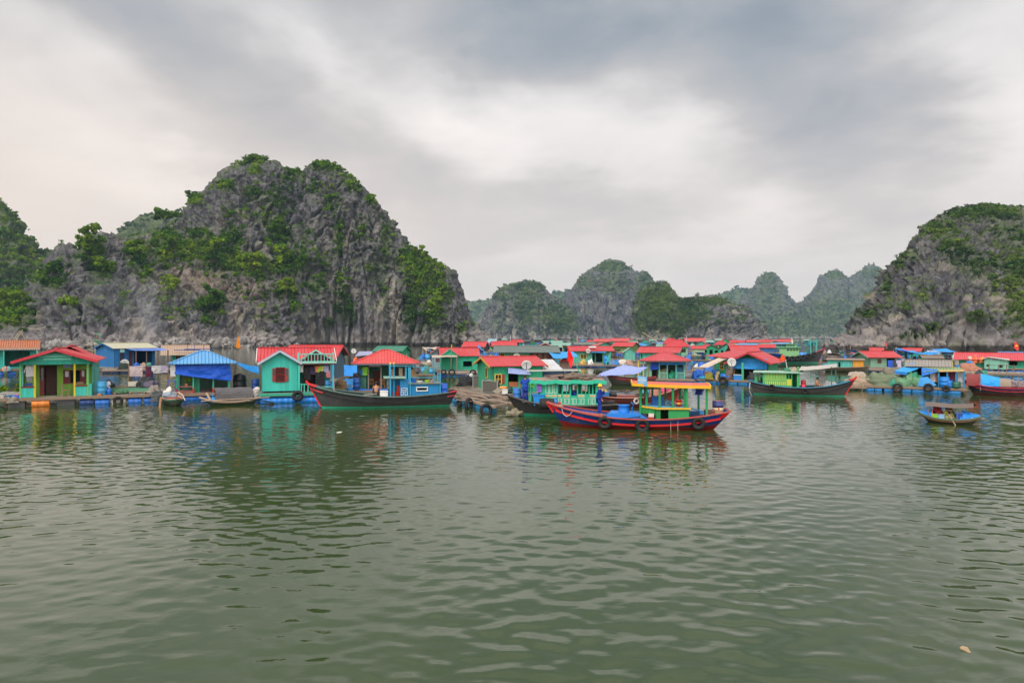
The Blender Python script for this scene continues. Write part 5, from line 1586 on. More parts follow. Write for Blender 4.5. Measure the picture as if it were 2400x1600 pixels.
# --- red hipped pavilion behind the grey boat
SE = Site(905, 922, 0)
def red_pavilion():
 S = SE; X = S.x
 o = thing('floating_pavilion', 'red hipped roof pavilion with green walls behind the grey and blue boat', 'floating pavilion', S)
 zd = S.z(914)
 deck_part(o, X(795), X(985), 0, 6.4, zd)
 floats(o, [X(800 + i * 26) for i in range(7)], .3, [PB], .28, .9)
 w = X(975) - X(845); ze, zr = S.z(850), S.z(821, 2.5)
 rf = roof_part(o, 'hip', w, 4.6, ze, zr, paint((.66, .065, .06), 'corr'), .62, .10, .8, trim=paint((.12, .13, .15))); rf.location.x = X(905)
 for p in (863, 893, 951, 974): MB().box(X(p) - .06, X(p) + .06, .8, .92, zd, ze - .1).build('post', paint((.26, .20, .17), 'wood'), o)
 m = MB(); wall_face(m, (X(846), 3.0), (X(972), 3.0), zd, ze, [(X(872) - X(846), X(893) - X(846), zd + .02, S.z(868, 3)), (X(915) - X(846), X(935) - X(846), S.z(890, 3), S.z(862, 3)), (X(945) - X(846), X(960) - X(846), zd + .02, S.z(866, 3))])
 m.build('wall', paint((.02, .17, .11), 'plank'), o)
 m = MB(); wall_face(m, (X(838), .9), (X(838) + .03, 3.0), zd, ze); wall_face(m, (X(838), .9), (X(858), .9), zd, ze); m.build('wall', paint((.05, .20, .14), 'plank'), o)
 MB().box(X(872), X(893), 3.2, 3.24, zd, S.z(866, 3)).build('door', paint((.16, .04, .03), 'wood'), o)
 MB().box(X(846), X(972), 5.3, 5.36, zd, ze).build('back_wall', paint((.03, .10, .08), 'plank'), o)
 cloth_piece(S, 'pale printed banner under the eave of the red pavilion', X(879), .75, S.z(851), 1.0, .35, (.45, .46, .46), 'banner', 'banner', 1)
 cloth_piece(S, 'lime green jacket hanging on the left wall of the red pavilion', X(855), .7, S.z(860), .42, .75, (.22, .55, .04), seed=3, sleeves=True)
 cloth_piece(S, 'blue cap and shirt hanging left of the lime jacket', X(846), .7, S.z(867), .25, .5, (.02, .12, .5), seed=4)
 for i, (p, q, c) in enumerate(((921, 866, (.5, .3, .2)), (930, 866, (.02, .02, .03)), (940, 864, (.6, .5, .35)), (968, 868, (.6, .35, .1)))): cloth_piece(S, ['tan', 'black', 'straw coloured', 'orange'][i] + ' garment hanging inside the red pavilion', X(p), 1.2, S.z(q), .32, .7, c, seed=i)
 drum(S, 'tall blue drum with a black bag on top, left of the red pavilion', X(836), .35, zd, .33, 1.1, (.01, .08, .32))
 mound(S, 'black bag slumped on the tall blue drum', X(836), .35, zd + 1.08, .75, .6, .4, BLACK, 'cloth', 8, 'bag', 'bag')
 chair(S, 'orange backed chair on the left inside the red pavilion', X(869), 1.9, zd, 0, (.6, .22, .04)); chair(S, 'orange backed chair right of the door in the red pavilion', X(896), 1.9, zd, 10, (.6, .22, .04))
 mound(S, 'brown dried nets heaped at the bow end of the red pavilion deck', X(803), .3, zd, 1.0, .7, .75, (.34, .20, .08), 'net', 12)
 mound(S, 'blue sheet heap right of the brown dried nets', X(818), .35, zd, .9, .6, .45, (.02, .22, .55), 'cloth', 13, 'sheeting', 'tarpaulin')
red_pavilion()
S = Site(908, 848, -20)
house('floating_house', 'house with dark green metal roof showing above the red pavilion', S, 872, 938, 841, 822, 811, 5.5, 'gs', GREEN, (.03, .20, .13), ov=.4, trim=(.03, .25, .14))
S = Site(848, 858)
o = thing('lean_to', 'low shelter with lilac grey sheet roof left of the dark green roof', 'lean-to', S)
MB().shell([[(S.x(832), 0, S.z(834)), (S.x(872), 0, S.z(831)), (S.x(874), 3, S.z(824)), (S.x(842), 3, S.z(824))]], .06).build('roof', paint((.34, .36, .54), 'corr'), o)
for p in (834, 870): MB().box(S.x(p) - .06, S.x(p) + .06, .1, .22, 0, S.z(834)).build('post', paint((.5, .12, .06)), o)
MB().box(S.x(834), S.x(870), 2.8, 2.9, 0, S.z(828)).build('wall', paint((.10, .08, .07), 'plank'), o)
dish(S, 'white dish on a post above the lilac grey shelter', S.x(829), .5, S.z(832), .42, 20, 0, .7)
mound(S, 'orange red cloth bundle at the corner of the lilac grey shelter', S.x(833), -.3, S.z(846), .7, .5, .7, (.7, .12, .05), 'cloth', 5, 'bundle', 'bundle')

# ------------------------------------------------------------------ boats of the front row
def boat_base(S, label, H, hullc, bootc, deckc, dz=.28, railc=(.10, .22, .18), boot_z=.2, strakes=((-.12, BLACK), (-.42, BLACK)), inner=None, cat='boat', name='fishing_boat', hk='hull'):
 o = thing(name, label, cat, S)
 H.band(boot_z, H.zs, 0, rows=4).build('hull', paint(hullc, hk, .55, .6), o, True)
 H.band(H.keel, boot_z, .004, rows=2).build('boot_stripe', paint(bootc, 'paint', .5, .7), o, True)
 H.deck(dz).build('deck', paint(deckc, 'wood' if deckc in (WOOD, BROWN) else 'paint', None, .7), o)
 H.rail(.0, .13, .07).build('gunwale', paint(railc), o)
 for z_, c in strakes:
  for sd in (-1, 1): H.rail(z_, .05, .08, .0, .995, 30, .015, (sd,)).build('rub_rail', paint(c, 'rubber'), o)
 return o


def bow_tip(o, H, c, s1=.05, up=.22, dz=-.3):
 m = H.rail(.01, .15, .11, 0, s1, 6, .015)
 z0 = H.zs(0)
 a = H.pt(0, z0 + .02, -1); b = H.pt(0, max(-.1, .12), -1)
 m.beam((a[0], 0, a[2] + up * .3), (b[0], 0, b[2]), .12, .14)
 sg = 1 if H.flip else -1
 m.beam((a[0], 0, a[2]), (a[0] + sg * up * .8, 0, a[2] + up), .16, .14)
 m.build('bow_stem', paint(c, 'paint', None, .25), o)


# --- grey boat with blue wheelhouse
SG = Site(899, 953, 1.5)
def grey_boat():
 S = SG; X = S.x
 H = Hull(X(1072) - X(727), 2.7, [(0, 1.72), (.1, 1.42), (.22, 1.14), (.36, .93), (.52, .82), (.7, .84), (.86, .95), (1, 1.12)], 1.15, .75, -.4, False, .42, .7)
 H.sp = spline(H.sheer)
 o = boat_base(S, 'long grey wooden boat with red bow tip and bright blue wheelhouse', H, HULL, (.02, .36, .22), (.05, .20, .16), .30, (.10, .17, .15), .14)
 bow_tip(o, H, (.60, .02, .025), .055, .2)
 H.rail(-.34, .05, .07, .0, .085, 6, .03, (-1,)).build('bow_strip', paint((.60, .02, .025)), o)
 for sd in (-1, 1):
  for z_, w_ in ((.01, .14), (-.3, .05)): H.rail(z_, w_, .09, .94, 1, 5, .02, (sd,)).build('stern_trim', paint((.45, .02, .04)), o)
 B = paint(CABIN, 'plank', None, .3)
 zd = .62
 # low cabin at the stern with its long window
 m = MB(); x0, x1 = X(959), X(1030); zt = S.z(899)
 hz = (S.z(914) , S.z(907.5))
 wall_face(m, (x0, -.8), (x1, -.8), zd, zt, [(X(976) - x0, X(1000) - x0, hz[0], hz[1])]); wall_face(m, (x1, -.8), (x1, .8), zd, zt); wall_face(m, (x1, .8), (x0, .8), zd, zt); wall_face(m, (x0, .8), (x0, -.8), zd, zt)
 c = m.build('cabin', B, o)
 MB().box(x0 - .1, x1 + .1, -.92, .92, zt, zt + .06).build('cabin_roof', paint((.16, .20, .17)), c)
 window(c, (X(976) + X(1000)) / 2, (hz[0] + hz[1]) / 2, X(1000) - X(976) - .02, hz[1] - hz[0] - .02, paint((.62, .66, .66)), 'none', -.8)
 # open wheelhouse
 zt2 = S.z(883)
 m = MB().box(X(937), X(957), -.75, -.69, zd, S.z(889)); d = m.build('door', B, o)
 f = MB()
 def fr(a, b, c0, c1):
  f.box(a, b, -.78, -.75, c1 - .035, c1); f.box(a, b, -.78, -.75, c0, c0 + .035); f.box(a, a + .035, -.78, -.75, c0 + .035, c1 - .035); f.box(b - .035, b, -.78, -.75, c0 + .035, c1 - .035)
 fr(X(939), X(954), S.z(914), S.z(908)); fr(X(938.5), X(945), S.z(925), S.z(916)); fr(X(947.5), X(954.5), S.z(925), S.z(916))
 f.build('door_panel', paint((.58, .64, .66)), d)
 MB().box(X(907), X(917), -.75, -.69, zd, S.z(904)).build('cabin_side', B, o)
 MB().box(X(907), X(957), .68, .74, zd, S.z(890)).build('cabin_side', B, o)
 MB().shell([[(X(899), -.95, zt2), (X(950), -.95, zt2 - .02), (X(950), .95, zt2 - .02), (X(899), .95, zt2)]], .07).build('wheelhouse_roof', paint((.20, .34, .28)), o)
 for p, t, yy in ((914, 853, -.85), (922.5, 853, -.6), (951, 860, -.6), (960, 860, -.85), (1031, 875, -.8), (914, 853, .8), (960, 862, .8), (1031, 875, .8)):
  MB().box(X(p) - .045, X(p) + .045, yy - .045, yy + .045, zd, S.z(t)).build('post', paint((.03, .30, .50)), o)
 for p, yy in ((914, -.85), (922.5, -.6)): MB().lathe([(.05, 0), (.07, .06), (.04, .14), (.01, .16)], (X(p), yy, S.z(853)), 10).build('post_cap', paint((.7, .5, .1)), o)
 r_ = MB(); r_.tube([(X(914), -.85, S.z(857)), (X(960), -.85, S.z(857.5)), (X(1031), -.8, S.z(866))], .03); r_.tube([(X(960), -.8, S.z(884)), (X(1031), -.8, S.z(885))], .03); r_.tube([(X(1017), -.8, S.z(862)), (X(1017), -.8, zt)], .035)
 r_.build('rail', paint((.05, .25, .33)), o)
 cloth_piece(S, 'grey plastic sheet hung at the open wheelhouse of the grey boat', X(911), -.86, S.z(887), .32, .7, (.12, .13, .14), 'plastic_sheet', 'sheet', 2)
 ch = chair(S, 'red plastic chair in the open wheelhouse of the grey boat', X(929), -.2, zd, -60, (.62, .045, .02), True)
 MB().box(-.2, .2, .16, .2, .46, .80).build('backrest', paint((.62, .045, .02), 'plastic'), ch)
 MB().box(-.22, -.18, -.2, .2, .1, .44).build('side', paint((.62, .045, .02), 'plastic'), ch); MB().box(.18, .22, -.2, .2, .1, .44).build('side', paint((.62, .045, .02), 'plastic'), ch)
 drum(S, 'square shouldered blue drum at the stern of the grey boat', X(1040), -.1, .68, .36, .92, (.02, .13, .62))
 bx = thing('foam_box', 'white foam box on the gunwale of the grey boat', 'box', S, X(899), -.85, .82)
 MB().box(-.27, .27, -.2, .2, 0, .34).build('box_body', paint(WHITE, 'plastic'), bx); MB().box(-.29, .29, -.22, .22, .34, .4).build('lid', paint(WHITE, 'plastic'), bx)
 for lb, p, c, r0, h0 in (('blue bucket on the cabin roof of the grey boat', 970, (.02, .14, .55), .17, .3), ('lime basin on the cabin roof of the grey boat', 1002, (.35, .60, .04), .2, .16), ('pink basin on the cabin roof of the grey boat', 1012, (.55, .30, .34), .18, .15), ('white bowl on the cabin roof of the grey boat', 983, WHITE, .24, .12)):
  single(MB().lathe([(r0 * .75, 0), (r0, h0), (r0 * 1.06, h0 + .01), (r0 * .9, h0 - .01), (.02, .03)], (0, 0, 0), 14), 'basin', paint(c, 'plastic'), lb, 'basin', S, X(p), -.3, zt + .06)
 single(MB().tube([(0, 0, 0), (.9, .1, .04)], .06), 'boat_roller', paint(GREYW, 'wood'), 'pale wooden roller lying on the foredeck of the grey boat', 'roller', S, X(853), -1.0, .95)
 # bare-backed man sitting, seen from behind
 person(S, 'bare backed man sitting on the deck of the grey boat, seen from behind', X(881), -.75, .93, 0, sit_pose((.1, 1), .1), None, ((.015, .015, .02), False), BLACK, None, (.1, 1))
 lines = MB(); lines.tube([(X(786), -.5, 1.0), (X(784), -.4, S.z(880))], .05)
 lines.build('bollard', paint((.3, .28, .25), 'wood'), o)
grey_boat()

# --- fish pens, cages and tyres between the grey boat and the green boat
SF = Site(1120, 955, 0)
def pen_raft():
 S = SF
 o = thing('fish_pen_raft', 'rough timber fish pen raft beside the stern of the grey boat', 'raft', S)
 def W(px, py, z=.45):
  Y = (CH - z) * F / (py - HZ); return Vector(((px - 1200) / F * Y, Y, z)) - Vector(S.loc)
 def loc(v): return Matrix.Rotation(-S.rz, 3, 'Z') @ v
 def LW(px, py, z=.45): return loc(W(px, py, z))
 m = MB()
 A = [((1065, 929), (1158, 954)), ((1076, 922), (1195, 948)), ((1064, 912), (1190, 936)), ((1090, 905), (1205, 927)), ((1052, 920), (1160, 916)), ((1068, 930), (1190, 925)), ((1100, 939), (1205, 934)), ((1150, 952), (1205, 946)), ((1058, 910), (1130, 905)), ((1135, 925), (1205, 937))]
 for a, b in A: m.beam(LW(*a, .42 + random.uniform(-.03, .06)), LW(*b, .42 + random.uniform(-.03, .06)), .24, .16)
 for i in range(26):
  px, py = random.uniform(1068, 1185), random.uniform(906, 938); l = random.uniform(14, 50)
  m.beam(LW(px, py, .5 + random.uniform(0, .1)), LW(px + l, py + random.uniform(-3, 9), .52 + random.uniform(0, .12)), .12, .05)
 m.build('timber_frame', paint((.36, .26, .19), 'wood'), o)
 pts = [(1062, 938), (1076, 942), (1090, 946), (1113, 953), (1124, 956), (1137, 960), (1148, 963), (1158, 966)]
 a, b = LW(1062, 936, .12), LW(1158, 961, .12); ang = math.atan2(b.y - a.y, b.x - a.x)
 pr = [(.15, -.45), (.25, -.43), (.27, -.38), (.27, -.15), (.28, -.13), (.27, -.11), (.27, .38), (.25, .43), (.15, .45)]
 L = (b - a).length; n = int(L / 1.0)
 proto = None
 for i in range(n):
  if proto is None: f = proto = MB().lathe(pr, (0, 0, 0), 14, 'x').build('float_barrel', paint((.03, .28, .55), 'plastic'), o, True)
  else: f = proto.copy(); col.objects.link(f)
  f.location = a + (b - a) * (i + .5) / n; f.rotation_euler = (0, 0, ang)
 for lb, px, py, r, ax in (('tyre fender nearest the stern of the grey boat, half hidden', 1077, 944, .36, (1, .3, 0)), ('large upright tyre in the middle of the rough pen raft edge', 1099, 948, .50, (1, -.5, 0)), ('large tyre showing its open ring at the near corner of the rough pen raft', 1139, 961, .44, (.35, -1, 0.05))):
  p = LW(px, py, .25); tyre(S, lb, p.x, p.y - .2, .28, r, ax, t=.12)
 # cages
 def cage(lb, px, py, w, d, h, c, net):
  p = LW(px, py, .5)
  cg = thing('fish_cage', lb, 'fish cage', S, p.x, p.y, .5, -12)
  f = MB()
  for xx in (-w / 2, w / 2):
   for yy in (0, d): f.box(xx - .04, xx + .04, yy - .04, yy + .04, 0, h)
  for zz in (.03, h):
   for yy in (0, d): f.beam((-w / 2, yy, zz), (w / 2, yy, zz), .06)
   for xx in (-w / 2, w / 2): f.beam((xx, 0, zz), (xx, d, zz), .06)
  f.build('cage_frame', paint((.30, .31, .28), 'wood'), cg)
  n = MB()
  g_ = .035
  for (p0, p1) in (((-w / 2, -g_), (w / 2, -g_)), ((w / 2 + g_, 0), (w / 2 + g_, d)), ((-w / 2, d), (w / 2, d)), ((-w / 2 - g_, 0), (-w / 2 - g_, d))):
   n.grid([[(p0[0], p0[1], .05), (p0[0], p0[1], h - .1)], [(p1[0], p1[1], .05), (p1[0], p1[1], h - .1)]])
  n.build('cage_net', paint(net, 'net'), cg)
 cage('grey netted box cage standing at the front on the rough pen raft', 1148, 920, 1.25, 1.2, .98, GREY, (.13, .12, .10))
 cage('netted cage behind the front cage on the rough pen raft', 1124, 908, 1.2, 1.1, 1.05, GREY, (.15, .14, .12))
 p = LW(1094, 905, .5); mound(S, 'black net heap left of the cages on the rough pen raft', p.x, p.y, .45, 1.7, 1.0, .9, (.025, .027, .03), 'net', 3)
 p = LW(1102, 903, .5); mound(S, 'white bag on the black net heap by the cages', p.x, p.y + .1, 1.15, .55, .4, .45, (.6, .6, .62), 'cloth', 4, 'bag', 'bag')
 p = LW(1172, 922, .5); mound(S, 'heap of crates and fish gear right of the front cage', p.x, p.y, .45, .9, .6, .55, (.35, .30, .22), 'net', 5, 'gear_heap', 'heap')
 wb = thing('foam_box', 'white foam box tilted in the heap by the green house', 'box', S, p.x + .35, p.y - .35, .5, 20)
 MB().box(-.2, .2, -.15, .15, 0, .34).build('box_body', paint(WHITE, 'plastic'), wb); MB().box(-.22, .22, -.17, .17, .34, .38).build('lid', paint(WHITE, 'plastic'), wb)
 single(MB().lathe([(.03, -.3), (.10, -.25), (.11, 0), (.10, .25), (.03, .3)], (0, 0, 0), 12, 'x'), 'float_buoy', paint((.75, .28, .05), 'plastic'), 'orange float on top of the gear heap', 'buoy', S, p.x + .25, p.y - .2, 1.0, 10, None, True)
 drum(S, 'low dark green tub beside the green house wall', LW(1192, 921).x, LW(1192, 921).y, .45, .33, .5, (.015, .06, .045))
pen_raft()

# --- green house with big dish
SH = Site(1204, 934, 16)
def green_house():
 S = SH
 o = house('floating_house', 'emerald house with red roof and round white dish behind the green boat', S, 1160, 1283, 926, 857, 837, 5.6, 'gs', (.025, .38, .20), RED, y0=.8, ov=.35, trim=(.55, .30, .05),
   wins=[(1165, 1180, 878, 900, (.72, .42, .04), 'panes'), ], holes=[(1197, 1222, 872, 908)], deck_px=(1130, 1290), dky=7)
 MB().box(S.x(1199), S.x(1222), .82, .86, S.z(908), S.z(896)).build('bench_back', paint((.42, .12, .03), 'wood'), o)
 MB().box(S.x(1182), S.x(1188), .75, .79, S.z(900), S.z(878)).build('shutter', paint((.30, .03, .02)), o)
 f = MB(); f.box(-.0, .06, 0, .7, 0, .06); f.box(-.0, .06, 0, .7, .84, .9); f.box(0, .06, 0, .06, .06, .84); f.box(0, .06, .64, .7, .06, .84)
 wf = f.build('window', paint((.72, .42, .04)), o); wf.location = (S.x(1160) - .07, 2.6, 1.55)
 pn = MB().box(.01, .03, .06, .64, .06, .84).build('pane', glass_mat(), wf)
 tarp(S, 'lilac grey valance sheet over the door of the emerald house', [(S.x(1193), .3, S.z(875)), (S.x(1246), .0, S.z(878)), (S.x(1244), .55, S.z(867)), (S.x(1195), .6, S.z(862))], (.24, .30, .55), .06, .06, 5)
 dish(S, 'large white dish standing on the red roof edge of the emerald house', S.x(1238), .3, S.z(868), .42, 45, -15, .42)
 l = thing('shed_roof', 'low shed with white corrugated roof right of the emerald house', 'shed', S)
 MB().shell([[(S.x(1284), 1.0, S.z(869)), (S.x(1338), 1.0, S.z(869)), (S.x(1335), 3.4, S.z(846)), (S.x(1282), 3.4, S.z(846))]], .05).build('roof', paint((.60, .60, .62), 'corr'), l)
 MB().box(S.x(1284), S.x(1336), 1.1, 1.2, .4, S.z(869)).build('wall', paint((.02, .06, .12), 'plank'), l)
 MB().beam((S.x(1236), .1, S.z(869)), (S.x(1368), -.4, S.z(869)), .1, .12).build('eave_beam', paint((.5, .5, .48)), l)
green_house()

# --- green cabin boat
SI = Site(1316, 973, 4)
def green_boat():
 S = SI; X = S.x
 H = Hull(X(1452) - X(1194), 2.8, [(0, 1.36), (.08, 1.20), (.2, .98), (.4, .80), (.7, .74), (1, .80)], 1.0, .5, -.4, False, .38, .75)
 H.sp = spline(H.sheer)
 o = boat_base(S, 'black hulled boat with long emerald cabin, white outlined panels and cluttered roof', H, (.035, .036, .038), (.02, .34, .2), (.20, .06, .05), .22, (.10, .09, .08), .2, ((-.16, BLACK),))
 G = paint((.02, .42, .24), 'paint', None, .35)
 x0, x1 = X(1262), X(1399); zd, zt = .66, S.z(897); y0 = -.95
 holes = []
 for a, b in ((1306, 1314), (1317, 1324), (1326, 1332), (1336, 1349), (1352, 1359), (1361, 1368), (1370, 1376), (1378.5, 1384), (1387, 1392)):
  holes.append((X(a) - x0, X(b) - x0, S.z(920 if a != 1336 else 924), S.z(897.5)))
 m = MB(); wall_face(m, (x0, y0), (x1, y0), zd, zt, holes); wall_face(m, (x1, y0), (x1, .95), zd, zt, [(.6, 1.3, zd + .02, zt - .12)]); wall_face(m, (x1, .95), (x0, .95), zd, zt, [(.5 + i * .62, .85 + i * .62, zd + .8, zt - .2) for i in range(6)]); wall_face(m, (x0, .95), (x0, y0), zd, zt, [(.5, 1.3, zd + .02, zt - .12)])
 c = m.build('cabin', G, o)
 # painted white frames and orange bars
 f = MB(); t = .028
 def fr(a, b, p, q):
  a, b, q, p = X(a), X(b), S.z(p), S.z(q); yy = (y0 - .012, y0)
  f.box(a, b, *yy, q - t, q); f.box(a, b, *yy, p, p + t); f.box(a, a + t, *yy, p + t, q - t); f.box(b - t, b, *yy, p + t, q - t)
 for a in (1277, 1286, 1296): fr(a, a + 7.5, 897, 919)
 for a in (1278, 1288, 1297, 1306, 1314, 1323, 1332, 1341, 1350, 1359, 1375, 1384): fr(a, a + 7, 930, 944)
 for a, b in ((1276, 1288), (1290, 1302), (1304, 1312), (1315, 1332), (1350, 1366), (1376, 1391)): fr(a, b, 922, 927)
 f.build('panel_outline', paint((.60, .66, .58), 'paint', None, .3), c)
 f = MB()
 for a, b in ((1277, 1287), (1291, 1301), (1305, 1311), (1316, 1331), (1351, 1365), (1377, 1390)): f.box(X(a), X(b), y0 - .01, y0, S.z(925.6), S.z(923.4))
 f.build('panel_bar', paint((.70, .32, .02)), c)
 for p in (1304, 1316, 1334, 1350, 1369, 1377): MB().box(X(p) - .03, X(p) + .03, y0 - .03, y0, zd, zt).build('cabin_post', G, c)
 # roof: warped green fascia, brown top
 rt = S.z(889)
 P = tarp_grid((X(1240), -1.2, rt), (X(1415), -1.2, rt - .04), (X(1415), 1.2, rt + .05), (X(1240), 1.2, rt + .05), 0, .02, 20, 6, 3)
 MB().grid(P).build('cabin_roof', paint((.34, .24, .19), 'wood'), o)
 fa = MB(); n = 26
 for i in range(n):
  a, b = X(1240) + (X(1416) - X(1240)) * i / n, X(1240) + (X(1416) - X(1240)) * (i + 1) / n
  za, zb_ = [rt + .02 + .035 * math.sin(k * .9) + .02 * math.sin(k * 2.3) for k in (i, i + 1)]
  fa.add([(a, -1.22, za - .24), (b, -1.22, zb_ - .24), (b, -1.22, zb_), (a, -1.22, za), (a, -1.16, za - .24), (b, -1.16, zb_ - .24), (b, -1.16, zb_), (a, -1.16, za)], [(0, 1, 2, 3), (7, 6, 5, 4), (3, 2, 6, 7), (1, 0, 4, 5)])
 fa.build('fascia', paint((.03, .46, .29), 'paint', None, .5), o)
 for p in (1243,): MB().box(X(p) - .045, X(p) + .045, -.80, -.71, zd + .1, rt - .1).build('post', paint((.04, .36, .24)), o)
 MB().box(X(1238), X(1247), -.66, -.61, zd + .1, S.z(900)).build('door', paint((.05, .42, .28)), o)
 MB().box(X(1239), X(1246), -.68, -.66, S.z(921), S.z(918)).build('door_bar', paint((.70, .32, .02)), o)
 # clutter on the roof, each piece
 for i in range(13):
  a = random.uniform(1262, 1390); l = random.uniform(20, 60); c = random.choice([WOOD, BROWN, (.35, .22, .17), GREYW])
  single(MB().beam((0, 0, 0), (l * S.kx, random.uniform(-.4, .4), random.uniform(-.02, .12)), .1, .05), 'plank', paint(c, 'wood'), 'loose plank lying on the cluttered roof of the emerald cabin boat', 'plank', S, X(a), random.uniform(-.9, .9), rt + .10 + .012 * i, 0, 'planks on the emerald cabin roof')
 mound(S, 'brown net and rope heap on the emerald cabin roof', X(1352), 0, rt + .05, 1.7, 1.2, .3, (.26, .19, .14), 'net', 8)
 mound(S, 'black sheet bundle on the emerald cabin roof by the flag', X(1330), .3, rt + .05, 1.0, .8, .28, (.04, .04, .045), 'cloth', 9, 'sheeting', 'sheet')
 # flag with its thick green foot
 fl = flag(S, 'plain red flag on a leaning green staff above the emerald cabin', X(1366), .1, rt, S.z(841), (.85, .012, .012),
   [(-.02, 0), (-.10, .30), (-.34, .68), (-.42, .30), (-.40, -.05), (-.28, -.35), (-.16, -.62), (-.06, -.30)], lean=(X(1345) - X(1366), .0), pole_c=(.02, .42, .2), r=.035)
 MB().tube([(0, 0, rt), ((X(1345) - X(1366)) * .33, 0, rt + (S.z(841) - rt) * .38)], .09).build('staff_foot', paint((.02, .36, .18)), fl)
 # drums and boxes on the foredeck
 drum(S, 'blue drum behind the man in the blue shirt', X(1212), -.2, .92, .27, .82, (.03, .16, .50))
 bx = thing('plastic_tub', 'tall bright blue plastic tub at the cabin door of the emerald boat', 'tub', S, X(1261), -1.0, .74)
 MB().add([(-.30, -.22, 0), (.30, -.22, 0), (.30, .22, 0), (-.30, .22, 0), (-.36, -.27, .68), (.36, -.27, .68), (.36, .27, .68), (-.36, .27, .68)], [(3, 2, 1, 0), (0, 1, 5, 4), (1, 2, 6, 5), (2, 3, 7, 6), (3, 0, 4, 7)]).build('tub_body', paint((.02, .26, .70), 'plastic'), bx)
 m = MB()
 for a, b in (((-.38, -.29), (.38, -.29)), ((.38, -.29), (.38, .29)), ((.38, .29), (-.38, .29)), ((-.38, .29), (-.38, -.29))): m.beam((*a, .69), (*b, .69), .05)
 m.build('rim', paint((.02, .26, .70), 'plastic'), bx)
 cloth_piece(S, 'purple plastic sheet bundled above the bright blue tub', X(1262), -1.05, S.z(893), .30, .62, (.28, .12, .55), 'plastic_sheet', 'sheet', 3)
 cloth_piece(S, 'lime green shirt hanging at the emerald cabin entrance', X(1246), -1.02, S.z(889), .2, .42, (.25, .62, .04), seed=4)
 t_ = single(MB().lathe([(.16, -.44), (.30, -.44), (.33, -.38), (.34, 0), (.33, .38), (.30, .44), (.16, .44)], (0, 0, 0), 20, 'x'), 'tyre', paint(BLACK, 'rubber'), 'fat black roller tyre laid on the bow of the red and blue boat', 'tyre', S, X(1277), -2.6, S.z(937), 0, None, True)
 b = thing('bottle', 'blue gas bottle on the foredeck between the two boats', 'bottle', S, X(1299), -1.5, S.z(940))
 MB().lathe([(.14, 0), (.16, .04), (.16, .2), (.1, .27), (.05, .29)], (0, 0, 0), 12).build('bottle_body', paint((.02, .22, .5), 'metal'), b, True); MB().torus((0, 0, .32), .09, .02, (0, 0, 1), 12, 6).build('collar', paint((.02, .22, .5), 'metal'), b)
 single(MB().lathe([(.09, 0), (.1, .1), (.07, .28), (.09, .36), (.04, .44), (.01, .46)], (0, 0, 0), 12), 'bollard', paint((.6, .03, .02)), 'red mooring post on the bow of the red and blue boat', 'bollard', S, X(1306), -2.3, S.z(949))
 # nets hanging from the bow
 mound(S, 'pale rope and net bundle hanging at the bow waterline of the emerald cabin boat', X(1207), -.35, .05, .95, .5, .38, (.34, .30, .20), 'net', 10)
 # man in blue, seen from behind, arm on the roof
 hh = 1.72
 J = stand_pose(hh, ((-.27, .05, 1.12), (-.26, .20, .88)), ((.40, .10, 1.36), (.62, .12, 1.44)), (.0, .04), .06, (.1, 1))
 person(S, 'man in blue short sleeved shirt and blue trousers standing on the bow, seen from behind', X(1230), -.72, .90, 0, J, ((.015, .06, .38), False), ((.012, .04, .30), True), BLACK, None, (.1, 1))
 J = sit_pose((.8, -.5), .16)
 person(S, 'man in blue with yellow hard hat sitting inside the emerald cabin', X(1341), -.35, 1.0, 0, J, ((.015, .07, .42), True), ((.012, .04, .25), True), BLACK, (.75, .42, .02), (.8, -.5))
 h = single(MB().tube([(X(1222), -.9, 1.05), (X(1226), -1.0, .92), (X(1234), -1.1, .98), (X(1243), -1.1, .80), (X(1262), -1.2, .80)], .03), 'hose', paint((.10, .10, .11), 'rubber'), 'grey hose curving from the man in blue along the deck', 'hose', S)
green_boat()

